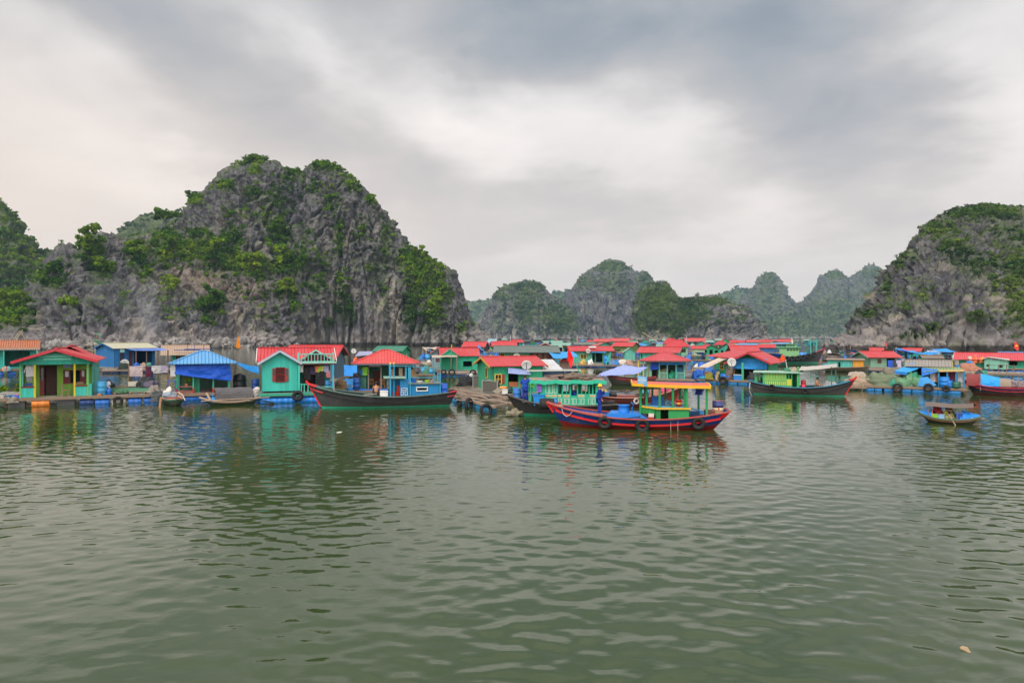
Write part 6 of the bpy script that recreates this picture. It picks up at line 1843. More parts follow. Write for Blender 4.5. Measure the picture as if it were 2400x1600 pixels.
# --- red and blue boat in front
SJ = Site(1491, 1000, 2)
def red_blue_boat():
 S = SJ; X = S.x
 H = Hull(X(1704) - X(1280), 2.9, [(0, 1.30), (.08, 1.10), (.2, .84), (.35, .66), (.5, .58), (.65, .60), (.8, .72), (.9, .85), (1, 1.02)], 1.1, 1.15, -.35, False, .40, .55)
 H.sp = spline(H.sheer)
 o = thing('fishing_boat', 'red and blue workboat with orange roofed green wheelhouse, nearest large boat', 'boat', S)
 zb = lambda s: .16 + .18 * max(0, 1 - s / .25) ** 2 + .22 * max(0, (s - .8) / .2) ** 2
 H.band(lambda s: zb(s), lambda s: H.zs(s) - .06, 0, rows=4).build('hull', paint((.006, .055, .30), 'hull', .5, .8), o, True)
 H.band(H.keel, zb, .005, rows=2).build('bottom', paint((.22, .008, .008), 'paint', .5, .4), o, True)
 H.band(lambda s: H.zs(s) - .07, lambda s: H.zs(s), .012, rows=1).build('top_strake', paint((.05, .12, .22), 'paint', .5, 1.0), o)
 for sd in (-1, 1): H.rail(-.33, .07, .11, .03, .97, 34, .03, (sd,)).build('rub_rail', paint((.62, .012, .012), 'paint', .45, .2), o)
 H.rail(.01, .14, .05, 0, 1, 34).build('gunwale', paint((.45, .06, .05), 'paint', .6, .7), o)
 D = paint((.42, .085, .065), 'paint', .7, .9)
 H.deck(lambda s: .06 + .10 * min(1, s / .2)).build('deck', D, o)
 # red painted ends
 m = H.band(lambda s: H.zs(s) - .30, lambda s: H.zs(s) + .03, .02, 0, .055, 6, 2, stern=False); m.build('bow_tip', paint((.66, .012, .016), 'paint', .4, .15), o)
 m = H.band(lambda s: H.zs(s) - .33, lambda s: H.zs(s) + .03, .02, .955, 1.0, 5, 2, bow=False); m.build('stern_tip', paint((.66, .012, .016), 'paint', .4, .15), o)
 a = H.pt(0, H.zs(0), -1); b = H.pt(0, H.zs(0) - .55, -1); MB().beam((a[0] - .03, 0, H.zs(0) + .04), (b[0], 0, b[2]), .13, .15).build('bow_stem', paint((.66, .012, .016), 'paint', .4, .15), o)
 for q in (.985, .94): pass
 # long blue hatch house and round hatch
 zd = .50
 B = paint((.012, .20, .66), 'paint', .45, .35)
 hp = [(X(1416), zd), (X(1432), zd + .33), (X(1500), zd + .30), (X(1521), zd)]
 MB().add([(x, -.75, z) for x, z in hp] + [(x, .75, z) for x, z in hp], [(0, 3, 2, 1), (4, 5, 6, 7), (0, 1, 5, 4), (1, 2, 6, 5), (2, 3, 7, 6), (3, 0, 4, 7)]).build('hatch_house', B, o)
 MB().lathe([(.36, .28), (.30, .38), (.29, .66), (.33, .68), (.33, .72), (.27, .72), (.25, .60), (.02, .58)], (X(1462), 0, zd), 20).build('hatch_trunk', B, o, True)
 MB().tube([(X(1482), -.1, zd + .3), (X(1481), -.12, zd + .55), (X(1485), -.12, zd + .75), (X(1479), -.1, zd + .88)], .045).build('hook', B, o)
 # winch and steering gear in front of the wheelhouse
 w = MB(); w.tube([(X(1498), -.35, zd + .2), (X(1515), -.3, zd + 1.5)], .04); w.tube([(X(1518), .3, zd + .2), (X(1500), -.1, zd + 1.3)], .04); w.beam((X(1512), -.3, zd + .4), (X(1512), -.3, S.z(899)), .14, .10)
 w.build('winch_frame', paint((.10, .025, .03)), o)
 MB().torus((X(1491), -.45, zd + .98), .13, .05, (.3, -1, 0), 16, 8).build('winch_drum', paint((.55, .54, .48), 'metal'), o)
 MB().lathe([(.03, -.35), (.10, -.33), (.1, .3), (.16, .32), (.16, .38), (.03, .4)], (X(1503), -.3, zd + 1.3), 14, 'x').build('winch_motor', paint((.16, .16, .13), 'metal'), o)
 e = MB().box(X(1516), X(1530), -1.0, -.6, zd - .05, zd + .18); e.build('engine_base', paint((.30, .02, .02)), o)
 MB().box(X(1518), X(1530), -.98, -.62, zd + .18, zd + .36).build('engine', paint((.6, .56, .5), 'metal'), o)
 # wheelhouse lower part
 GR = paint((.012, .25, .06), 'plank', None, .25)
 x0, x1 = X(1533), X(1610); yL, yR = -.95, .95; z0, z1 = .42, S.z(951)
 m = MB(); wall_face(m, (x0, yL), (x1, yL), z0, z1, [(X(1545) - x0, X(1563) - x0, z0 + .12, S.z(953))]); wall_face(m, (x1, yL), (x1, yR), z0, z1); wall_face(m, (x1, yR), (x0, yR), z0, z1); wall_face(m, (x0, yR), (x0, yL), z0, z1)
 wl = m.build('wheelhouse', GR, o)
 MB().box(X(1563), X(1609), yL - .025, yL, z0 + .1, z1 - .04).build('sliding_door', paint((.014, .28, .07), 'paint'), wl)
 Z1 = z1 + .02
 led = MB().shell([[(X(1500), -.62, Z1 + .07), (X(1538), -1.06, Z1), (X(1613), -1.06, Z1 + .02), (X(1613), 1.06, Z1 + .02), (X(1538), 1.06, Z1), (X(1500), .62, Z1 + .07)]], .09)
 led.build('counter', paint((.64, .40, .03)), o)
 MB().shell([[(X(1504), -.58, Z1 + .095), (X(1539), -.98, Z1 + .025), (X(1610), -.98, Z1 + .045), (X(1610), .98, Z1 + .045), (X(1539), .98, Z1 + .025), (X(1504), .58, Z1 + .095)]], .012).build('counter_top', paint((.10, .38, .52)), o)
 MB().shell([[(X(1500), -.58, Z1 - .05), (X(1534), -.93, Z1 - .09), (X(1534), .93, Z1 - .09), (X(1500), .58, Z1 - .05)]], .3).build('bow_board', GR, o)
 zr = S.z(901)
 for p, yy, zz in ((1500, -.6, .45), (1503, .6, .45), (1543, -.95, Z1), (1531, .9, Z1), (1573, -.95, Z1), (1562, .9, Z1), (1604, -.95, Z1), (1596, .9, Z1), (1514, -.62, Z1), (1649, -.9, .62), (1640, .9, .62)):
  MB().box(X(p) - .055, X(p) + .055, yy - .055, yy + .055, zz, zr - .02).build('post', paint((.012, .26, .08)), o)
 MB().box(X(1598), X(1606), -.97, -.9, Z1, zr - .02).build('corner_board', GR, o)
 # roof: orange red top, yellow fascia, slightly arched
 P = []
 for i in range(13):
  u = i / 12; x = X(1480) + (X(1657) - X(1480)) * u; zz = zr + .22 * (1 - u) ** 2.2 * .5
  P.append([(x, -1.12 - .0 * u, zz), (x, -.5, zz + .10), (x, .5, zz + .10), (x, 1.12, zz)])
 m = MB(); m.grid(P); m.grid([[(p[0], p[1], p[2] - .07) for p in r_][::-1] for r_ in P])
 m.build('roof', paint((.62, .13, .07), 'paint', .6, .7), o)
 f = MB()
 for r0, r1 in zip(P, P[1:]):
  for k in (0, 3): f.beam((r0[k][0], r0[k][1] + (.02 if k else -.02), r0[k][2] - .03), (r1[k][0], r1[k][1] + (.02 if k else -.02), r1[k][2] - .03), .05, .15)
 for r_ in (P[0], P[-1]):
  for a, b in zip(r_, r_[1:]): f.beam((a[0], a[1], a[2] - .03), (b[0], b[1], b[2] - .03), .05, .15)
 f.build('roof_fascia', paint((.74, .40, .015), 'paint', .5, .2), o)
 # sign board leaning on the roof front
 sb = thing('sign_board', 'blue and white sign board standing on the front edge of the orange roof', 'sign', S, X(1503), -1.16, zr + .08, -6)
 b = MB().add([(-.24, 0, .0), (.27, 0, -.1), (.26, 0, .42), (-.25, 0, .5), (-.24, .03, .0), (.27, .03, -.1), (.26, .03, .42), (-.25, .03, .5)], [(0, 1, 2, 3), (7, 6, 5, 4), (0, 4, 5, 1), (1, 5, 6, 2), (2, 6, 7, 3), (3, 7, 4, 0)]).build('board', paint((.12, .36, .62)), sb)
 l = MB()
 for i, (zz, a, c) in enumerate(((.33, -.2, .2), (.2, -.22, .22), (.1, -.15, .2))):
  q = a
  while q < c - .03: l.box(q, q + .045, -.008, 0, zz, zz + (.08 if i == 1 else .045)); q += .065
 l.build('lettering', paint((.60, .64, .66), 'paint', None, .1), b)
 # gear in the wheelhouse and aft
 bx = thing('storage_box', 'blue box on the counter inside the green wheelhouse', 'box', S, X(1540), 0, Z1 + .05)
 MB().box(-.30, .30, -.4, .4, 0, .44).build('box_body', paint((.01, .09, .36)), bx); MB().box(-.32, .32, -.42, .42, .44, .48).build('lid', paint((.02, .14, .42)), bx)
 bk = thing('bucket', 'red bucket with yellow label standing on the wheelhouse counter', 'bucket', S, X(1587), -.75, Z1 + .05)
 MB().lathe([(.12, 0), (.155, .36), (.165, .37), (.14, .36), (.02, .34)], (0, 0, 0), 16).build('bucket_body', paint((.68, .03, .015), 'plastic'), bk, True)
 MB().lathe([(.141, .12), (.149, .22)], (0, 0, 0), 16).build('label_band', paint((.72, .36, .04), 'plastic'), bk, True); MB().torus((0, 0, .36), .15, .012, (0, 0, 1), 16, 6).build('bucket_rim', paint((.68, .03, .015), 'plastic'), bk)
 mound(S, 'pile of light blue bags on the wheelhouse counter', X(1560), .1, Z1 + .05, .7, .6, .3, (.2, .36, .5), 'cloth', 3, 'bag_pile', 'bag')
 mound(S, 'dark blue bundle hanging under the rear of the orange roof', X(1636), -.2, S.z(922), .45, .35, .42, (.008, .03, .26), 'cloth', 4, 'bundle', 'bundle')
 dr = drum(S, 'oil drum with navy top and cream lower half on the red and blue boat', X(1679), -.05, .80, .29, .72, (.035, .05, .20), (.55, .45, .27))
 MB().lathe([(.3005, .2), (.301, .24)], (0, 0, 0), 18).build('lettering', paint((.45, .12, .05)), dr)
 MB().lathe([(.02, 0), (.05, .0), (.05, .012), (.02, .012)], (0, -.30, .30), 12, 'y').build('emblem', paint((.55, .06, .04)), dr)
 bx = thing('wooden_box', 'brown painted wooden box in front of the oil drum', 'box', S, X(1658), -.2, .72)
 MB().box(-.22, .22, -.35, .35, 0, .26).build('box_body', paint((.20, .06, .05), 'wood'), bx); MB().box(-.24, .24, -.37, .37, .26, .29).build('lid', paint((.24, .08, .065), 'wood'), bx)
 tl = MB(); tl.tube([(X(1606), -.5, Z1), (X(1640), -.3, .95), (X(1642), -.3, .62)], .04); tl.box(X(1636), X(1646), -.45, -.15, .8, .98)
 tl.build('tiller', paint((.03, .20, .45)), o)
 MB().box(X(1612), X(1640), .6, .8, .6, .86).build('stern_locker', paint((.03, .16, .42)), o)
 for lb, p, zz, r in (('tyre fender below the man in the hard hat on the red and blue hull', 1417, .38, .38), ('tyre fender under the winch, middle of the three on the red and blue hull', 1503, .26, .40), ('tyre fender below the rear roof post of the red and blue boat', 1629, .40, .37)):
  s_ = (X(p) + H.L / 2) / H.L; y_ = H.pt(s_, zz, -1)[1]
  tyre(S, lb, X(p), y_ - .13, zz, r, (0, 1, 0.06), 'tyres along the red and blue hull', .12)
  MB().tube([(X(p), y_ - .05, zz + r), (X(p), y_ + .02, H.zs(s_))], .015, 5).build('rope', paint((.4, .35, .28)), o)
 for p in (1567, 1583):
  s_ = (X(p) + H.L / 2) / H.L; y_ = H.pt(s_, .4, -1)[1]; MB().tube([(X(p), y_ - .05, .58), (X(p) - .01, y_ - .09, .2), (X(p), y_ - .06, -.06)], .014, 5).build('rope', paint((.5, .42, .36)), o)
 def yat(p, zz): return H.pt((X(p) + H.L / 2) / H.L, zz, -1)[1]
 MB().tube([(X(1316), yat(1318, 1.0) - .03, 1.02), (X(1320), yat(1320, .7) - .05, .72), (X(1328), yat(1328, .6) - .06, .60), (X(1336), yat(1336, .7) - .06, .72), (X(1342), yat(1342, .88) - .03, .93)], .022, 6).build('mooring_rope', paint((.58, .50, .42)), o)
 single(MB().tube([(X(1300), -.3, 1.06), (X(1340), -.5, .88), (X(1392), -.7, .72), (X(1420), -.9, .62)], .03, 6), 'rope', paint((.25, .13, .08)), 'brown rope lying along the foredeck of the red and blue boat', 'rope', S)
 mound(S, 'coil of pale rope on the bow of the red and blue boat', X(1302), 0, 1.06, .6, .5, .14, (.42, .34, .24), 'net', 6, 'rope_coil', 'rope')
 h_ = single(MB().tube([(X(1512), -.35, 1.3), (X(1508), -.5, .95), (X(1497), -.8, .66), (X(1470), -.95, .58), (X(1425), -1.0, .6)], .025, 6), 'hose', paint(BLACK, 'rubber'), 'black hose running from the winch along the deck', 'hose', S)
 # man with hard hat, facing right, hand at his face
 J = stand_pose(1.70, ((.02, -.16, 1.12), (.13, -.20, .92)), ((.26, .10, 1.16), (.26, .03, 1.42)), (.02, 0), .16, (1, .15))
 for s, yy in (('L', -.09), ('R', .09)):
  J['hip' + s] = (0, yy, .84); J['kn' + s] = (.03 + (.05 if s == 'L' else -.02), yy, .46); J['an' + s] = ((.05 if s == 'L' else -.06), yy, .07); J['toe' + s] = (J['an' + s][0] + .15, yy, .03); J['sh' + s] = (.02, yy * 2, 1.38)
 person(S, 'man in blue overalls and yellow hard hat standing on the foredeck, hand at his face', X(1404), -.35, .66, 0, J, ((.010, .035, .30), True), ((.014, .045, .34), True), BLACK, (.80, .46, .015), (1, -.1))
red_blue_boat()

# --- dark red wooden boat behind it
SK = Site(1474, 952, -3)
def dark_red_boat():
 S = SK; X = S.x
 H = Hull(X(1600) - X(1352), 2.3, [(0, 1.55), (.2, 1.0), (.45, .72), (.7, .76), (1, 1.15)], .9, .6, -.35, True, .42, .6)
 H.sp = spline(H.sheer)
 o = boat_base(S, 'dark red wooden boat lying behind the red and blue boat', H, (.19, .035, .028), (.12, .02, .02), (.30, .10, .08), .2, (.40, .16, .13), .15, ((-.22, (.10, .02, .02)),))
 bow_tip(o, H, (.40, .03, .03), .05, .12)
 MB().box(X(1523), X(1571), .3, .38, .8, S.z(912)).build('cabin_side', paint((.55, .24, .20), 'plank'), o)
 MB().box(X(1505), X(1522), -.1, .5, .7, S.z(914)).build('locker', paint((.05, .3, .4)), o)
 tyre(S, 'old tyre lying on the gunwale of the dark red boat', X(1437), -.6, .86, .33, (.1, .2, 1), None)
 bx = thing('fish_tray', 'blue tray of yellow gear on the dark red boat', 'tray', S, X(1417), -.9, .80)
 MB().box(-.4, .4, -.3, .3, 0, .3).build('tray', paint((.02, .15, .40), 'plastic'), bx); MB().lathe([(.3, 0), (.2, .16), (.02, .2)], (0, 0, .3), 9).build('gear', paint((.55, .42, .10), 'net'), bx)
 mound(S, 'pink and magenta cloth pile on the dark red boat', X(1557), .1, 1.0, .8, .5, .35, (.55, .05, .15), 'cloth', 3, 'cloth_pile', 'bundle')
dark_red_boat()

# --- boat under the lilac tarpaulin
SL = Site(1478, 902, 0)
def tarp_boat():
 S = SL; X = S.x
 H = Hull(X(1560) - X(1440), 2.4, [(0, 1.15), (.3, .75), (.7, .7), (1, .9)], .9, .4, -.3, False, .4, .7); H.sp = spline(H.sheer)
 o = boat_base(S, 'grey and red boat sheltering under the lilac tarpaulin', H, (.10, .10, .10), (.05, .07, .06), BROWN, .2, (.28, .03, .035), .1, ((-.14, (.28, .03, .035)),))
 tarp(S, 'wide lilac tarpaulin stretched over the grey and red boat', [(X(1396), -1.2, S.z(879)), (X(1496), -1.4, S.z(872)), (X(1522), 1.2, S.z(860)), (X(1462), 1.6, S.z(855))], LILAC, .30, .10, 3)
 p = o
 for a, b, y_ in ((1498, 871, -1.3), (1520, 861, 1.1), (1464, 856, 1.5), (1400, 879, -1.1)): MB().tube([(X(a), y_, .2), (X(a), y_, S.z(b))], .04).build('pole', paint(WOOD, 'wood'), p)
tarp_boat()

# --- green and grey boat on the right
SNB = Site(1876, 926, 0)
def right_green_boat():
 S = SNB; X = S.x
 H = Hull(X(2000) - X(1752), 2.5, [(0, 1.52), (.1, 1.2), (.25, .93), (.45, .76), (.65, .76), (.82, .92), (1, 1.22)], 1.0, .6, -.35, True, .40, .62); H.sp = spline(H.sheer)
 o = boat_base(S, 'grey hulled boat with green and yellow plank cabin at right of centre', H, (.085, .086, .09), (.02, .36, .22), (.03, .14, .22), .28, (.05, .22, .34), .13)
 bow_tip(o, H, (.52, .015, .02), .05, .16)
 x0, x1 = X(1786), X(1874); zd, zt = .62, S.z(872); y0 = -.85
 m = MB(); wall_face(m, (x0, y0), (x1, y0), zd, zt, [(X(1844) - x0, X(1848) - x0, S.z(887), S.z(874)), (X(1850) - x0, X(1855) - x0, S.z(887), S.z(874)), (X(1857) - x0, X(1868) - x0, zd + .05, S.z(873))]); wall_face(m, (x1, y0), (x1, .85), zd, zt); wall_face(m, (x1, .85), (x0, .85), zd, zt); wall_face(m, (x0, .85), (x0, y0), zd, zt)
 c = m.build('cabin', paint((.05, .42, .13), 'plank'), o)
 f = MB()
 for i in range(14): p = 1793 + i * 3.7; f.box(X(p), X(p) + .035, y0 - .012, y0, S.z(887), S.z(874))
 for i in range(11): p = 1793 + i * 4.6; f.box(X(p), X(p) + .09, y0 - .012, y0, S.z(902), S.z(893))
 f.box(X(1790), X(1842), y0 - .012, y0, S.z(890), S.z(888.6)); f.box(X(1844), X(1855), y0 - .012, y0, S.z(902), S.z(888))
 f.build('painted_slats', paint((.52, .50, .05)), c)
 m = MB()
 for p in (1769, 1779, 1790): m.box(X(p) - .07, X(p) + .07, y0 + .25, y0 + .31, .9, zt)
 m.box(X(1768), X(1774), y0 + .26, y0 + .30, .95, S.z(884)); m.build('stern_screen', paint((.05, .42, .13), 'plank'), o)
 MB().shell([[(X(1764), -1.05, zt + .03), (X(1882), -1.05, zt + .03), (X(1882), 1.05, zt + .05), (X(1764), 1.05, zt + .05)]], .09).build('cabin_roof', paint((.28, .48, .38), 'paint', None, .9), o)
 MB().grid(tarp_grid((X(1872), -1.1, S.z(867)), (X(1958), -1.0, S.z(858)), (X(1962), 1.2, S.z(852)), (X(1878), 1.2, S.z(860)), .10, .05, 16, 8, 4)).build('awning', paint((.46, .43, .38), 'cloth'), o, True)
 for p, yy in ((1947, -.5), (1958, .6)): MB().box(X(p) - .05, X(p) + .05, yy - .05, yy + .05, .7, S.z(857)).build('post', paint((.05, .20, .18)), o)
 for p, zz in ((1809, .72), (1887, .46)):
  s_ = (H.L / 2 - X(p)) / H.L; y_ = H.pt(s_, zz, -1)[1]; tyre(S, 'tyre fender at the cabin front end of the green and yellow cabin boat' if p > 1850 else 'tyre fender at the stern end of the green and yellow cabin boat', X(p), y_ - .1, zz, .26, (0, 1, .1), None, .075)
 single(MB().lathe([(.02, -.17), (.12, -.12), (.17, 0), (.12, .12), (.02, .17)], (0, 0, 0), 14), 'buoy', paint((.70, .02, .06), 'plastic'), 'round red buoy on the deck of the green and yellow cabin boat', 'buoy', S, X(1883), -1.0, .85, 0, None, True)
 drum(S, 'red ribbed basket behind the cabin door of the green and yellow boat', X(1883), -.3, .75, .2, .55, (.40, .03, .03), name='basket')
 J = sit_pose((.75, -.4), .10); person(S, 'bare chested man sitting on the foredeck of the green and yellow boat', X(1912), -.35, .68, 0, J, None, ((.15, .10, .07), False), BLACK, None, (.75, -.4))
 flag(S, 'orange red pennant on a short staff above the green and yellow cabin', X(1846), 0, zt + .05, S.z(843), (.80, .10, .02), [(0, 0), (-.03, -.12), (-.55, -.12), (-.24, .48), (-.14, .42)], lean=(X(1841) - X(1846), 0), pole_c=(.45, .55, .5), r=.035)
 for i, (p, c) in enumerate(((1860, (.55, .40, .30)), (1870, (.10, .30, .12)), (1849, (.06, .36, .22)))): mound(S, ['tan', 'leaf green', 'emerald'][i] + ' gear heap on the green and yellow cabin roof', X(p), .2, zt + .06, .7, .6, .3, c, 'net', i, 'gear_heap', 'heap')
 mound(S, 'white sheet heap on the foredeck of the green and yellow boat', X(1945), .4, .8, 1.2, .8, .4, (.55, .56, .58), 'cloth', 3, 'sheeting', 'sheet')
 mound(S, 'dark net bundle at the stern of the green and yellow boat', X(1778), -.3, 1.0, .8, .6, .4, (.03, .04, .05), 'net', 4)
 m = single(MB().tube([(X(1757), -1.1, 1.1), (X(1755), -1.2, .6), (X(1757), -1.2, .2), (X(1760), -1.1, .0)], .03), 'rope', paint((.5, .47, .42)), 'pale rope hanging from the stern of the green and yellow boat', 'rope', S)
right_green_boat()

# --- far green work ship
SR = Site(1868, 851, 0)
def ship():
 S = SR; X = S.x
 H = Hull(X(1932) - X(1806), 4.4, [(0, 2.75), (.12, 2.3), (.3, 1.75), (.55, 1.35), (.8, 1.35), (1, 1.7)], 1.3, .7, -.5, True, .42, .7); H.sp = spline(H.sheer)
 o = boat_base(S, 'big grey ship with green two level bridge among the far houses', H, (.08, .083, .09), (.06, .34, .26), (.1, .2, .14), .3, (.04, .04, .045), .35, ((-.3, BLACK),), name='work_ship', cat='ship')
 bow_tip(o, H, (.40, .02, .03), .16, .25)
 G = paint((.20, .42, .20), 'paint', None, .5)
 m = MB(); wall_face(m, (X(1826), -1.5), (X(1873), -1.5), 1.0, S.z(814), [(X(1845 + i * 7) - X(1826), X(1849 + i * 7) - X(1826), S.z(822), S.z(817)) for i in range(4)]); wall_face(m, (X(1873), -1.5), (X(1873), 1.5), 1.0, S.z(814)); wall_face(m, (X(1873), 1.5), (X(1826), 1.5), 1.0, S.z(814)); wall_face(m, (X(1826), 1.5), (X(1826), -1.5), 1.0, S.z(814))
 m.build('bridge', G, o)
 MB().box(X(1818), X(1878), -1.8, 1.8, S.z(814), S.z(812)).build('bridge_deck', paint((.10, .34, .22)), o)
 m = MB(); wall_face(m, (X(1843), -1.2), (X(1868), -1.2), S.z(812), S.z(806), [(X(1846 + i * 6) - X(1843), X(1850 + i * 6) - X(1843), S.z(811), S.z(807.5)) for i in range(3)]); wall_face(m, (X(1868), -1.2), (X(1868), 1.2), S.z(812), S.z(806)); wall_face(m, (X(1868), 1.2), (X(1843), 1.2), S.z(812), S.z(806)); wall_face(m, (X(1843), 1.2), (X(1843), -1.2), S.z(812), S.z(806))
 m.build('wheelhouse', G, o)
 MB().box(X(1841), X(1870), -1.4, 1.4, S.z(806), S.z(805)).build('roof', paint((.12, .34, .24)), o)
 m = MB(); m.tube([(X(1857), 0, S.z(806)), (X(1856), 0, S.z(790))], [.14, .04]); m.tube([(X(1852), 0, S.z(800)), (X(1861), 0, S.z(800))], .05); m.build('mast', paint((.62, .62, .56)), o)
 m = MB()
 for p in (1900, 1913): m.tube([(X(p), 0, 1.8), (X(p), 0, S.z(794))], .10)
 m.tube([(X(1896), 0, S.z(800)), (X(1918), 0, S.z(800))], .07); m.build('derrick', paint((.08, .40, .34)), o)
 for i in range(7):
  s_ = .18 + i * .1; p = H.pt(s_, H.zs(s_) - .35, -1); tyre(S, 'tyre fender in the row along the side of the big grey ship', p[0], p[1] - .2, p[2], .5, (0, 1, 0), 'tyres along the big grey ship', .17)
ship()

# --- little selling boat out on the water
SQ = Site(2222, 991, -7)
def sampan():
 S = SQ; X = S.x
 H = Hull(X(2300) - X(2146), 1.35, [(0, .62), (.15, .42), (.4, .28), (.65, .27), (.85, .36), (1, .52)], .75, .55, -.15, False, .42, .5); H.sp = spline(H.sheer)
 o = boat_base(S, 'small market sampan with brown flat canopy and blue tarpaulin ends on open water', H, (.06, .09, .06), (.03, .03, .028), (.12, .13, .08), .08, (.10, .16, .10), .06, ((-.10, (.28, .14, .08)),), name='sampan', cat='sampan')
 G = []
 for i in range(15):
  u = i / 14; xx = X(2168) + (X(2284) - X(2168)) * u
  G.append([(xx - .06 * (1 - abs(v - .5) * 2) + (.05 if u == 0 else 0), -.62 + 1.24 * v, S.z(952.5 - (1.2 if u > .85 else 0) * (u - .85) / .15 * 2) + .20 * math.sin(math.pi * v) + .02 * math.sin(u * 9)) for v in [j / 8 for j in range(9)]])
 MB().grid(G).build('canopy', paint((.15, .11, .09), 'wood'), o)
 for p, yy in ((2178, -.5), (2178, .5), (2246, -.5), (2270, .5)): MB().tube([(X(p), yy, .2), (X(p), yy, S.z(952))], .018, 6).build('canopy_pole', paint((.25, .18, .12), 'wood'), o)
 def hood(x0, x1, h0, h1, w, seed, bulge=1.0):
  P = []
  for i in range(11):
   u = i / 10; hh = h0 + (h1 - h0) * u; row = []
   for j in range(13):
    a = math.pi * j / 12; row.append([x0 + (x1 - x0) * u, -math.cos(a) * w * (.12 + .78 * u ** .6), .26 + .25 * (1 - u) + hh * math.sin(a) ** .8])
   P.append(row)
  A = np.array(P); A += (.05 * perlin(A * 4 + seed))[..., None]
  return MB().grid([[tuple(q) for q in r_] for r_ in A])
 hood(X(2150), X(2187), .08, .42, .6, 1).build('bow_cover', paint((.012, .24, .72), 'cloth', None, .15), o, True)
 hood(X(2297), X(2254), .03, .52, .6, 2).build('stern_cover', paint((.012, .22, .70), 'cloth', None, .15), o, True)
 MB().tube([(X(2187), -.58 * math.cos(math.pi * i / 12), .26 + .52 * math.sin(math.pi * i / 12)) for i in range(13)], .02, 6).build('hood_hoop', paint((.7, .12, .08)), o)
 for lb, p, c, w, h in (('lime green cooler in the middle of the market sampan', 2195, (.20, .52, .03), .34, .26), ('blue and white carton beside the lime cooler', 2209, (.22, .42, .70), .30, .26), ('dark blue crate at the rear post of the market sampan', 2251, (.01, .07, .32), .30, .44)):
  b = thing('box', lb, 'box', S, X(p), -.34, .22)
  MB().box(-w / 2, w / 2, -.17, .17, 0, h).build('box_body', paint(c, 'plastic'), b); MB().box(-w / 2 - .015, w / 2 + .015, -.185, .185, h, h + .05).build('lid', paint([v * .8 + .1 for v in c], 'plastic'), b)
 m = single(MB().box(-.32, .32, -.2, .2, 0, .24), 'foam_box', paint((.66, .60, .55), 'plastic'), 'pale foam box under the rear tarpaulin of the market sampan', 'box', S, X(2266), -.16, .20)
 mound(S, 'heap of fruit and vegetables amidships in the market sampan', X(2226), -.2, .2, .95, .6, .34, (.35, .34, .12), 'net', 5, 'produce_heap', 'produce')
 mound(S, 'red cloth under the forward hoop of the market sampan', X(2198), .1, .3, .55, .5, .55, (.30, .012, .02), 'cloth', 6, 'cloth_pile', 'bundle')
 J = sit_pose((.9, -.2), .15); person(S, 'person in yellow green top sitting in the market sampan', X(2210), .1, .04, 0, J, ((.42, .42, .03), True), ((.03, .03, .05), True), BLACK, None, (.9, -.2))
 J = sit_pose((-.8, -.4), .18); person(S, 'person in dark patterned clothes rowing near the rear of the market sampan', X(2238), .1, .04, 0, J, ((.06, .06, .06), True), ((.02, .02, .025), True), BLACK, None, (-.8, -.4))
 single(MB().beam((X(2222), -.3, .62), (X(2246), -.95, -.05), .035, .05), 'oar', paint((.45, .32, .20), 'wood'), 'wooden oar dipping into the water beside the market sampan', 'oar', S)
sampan()

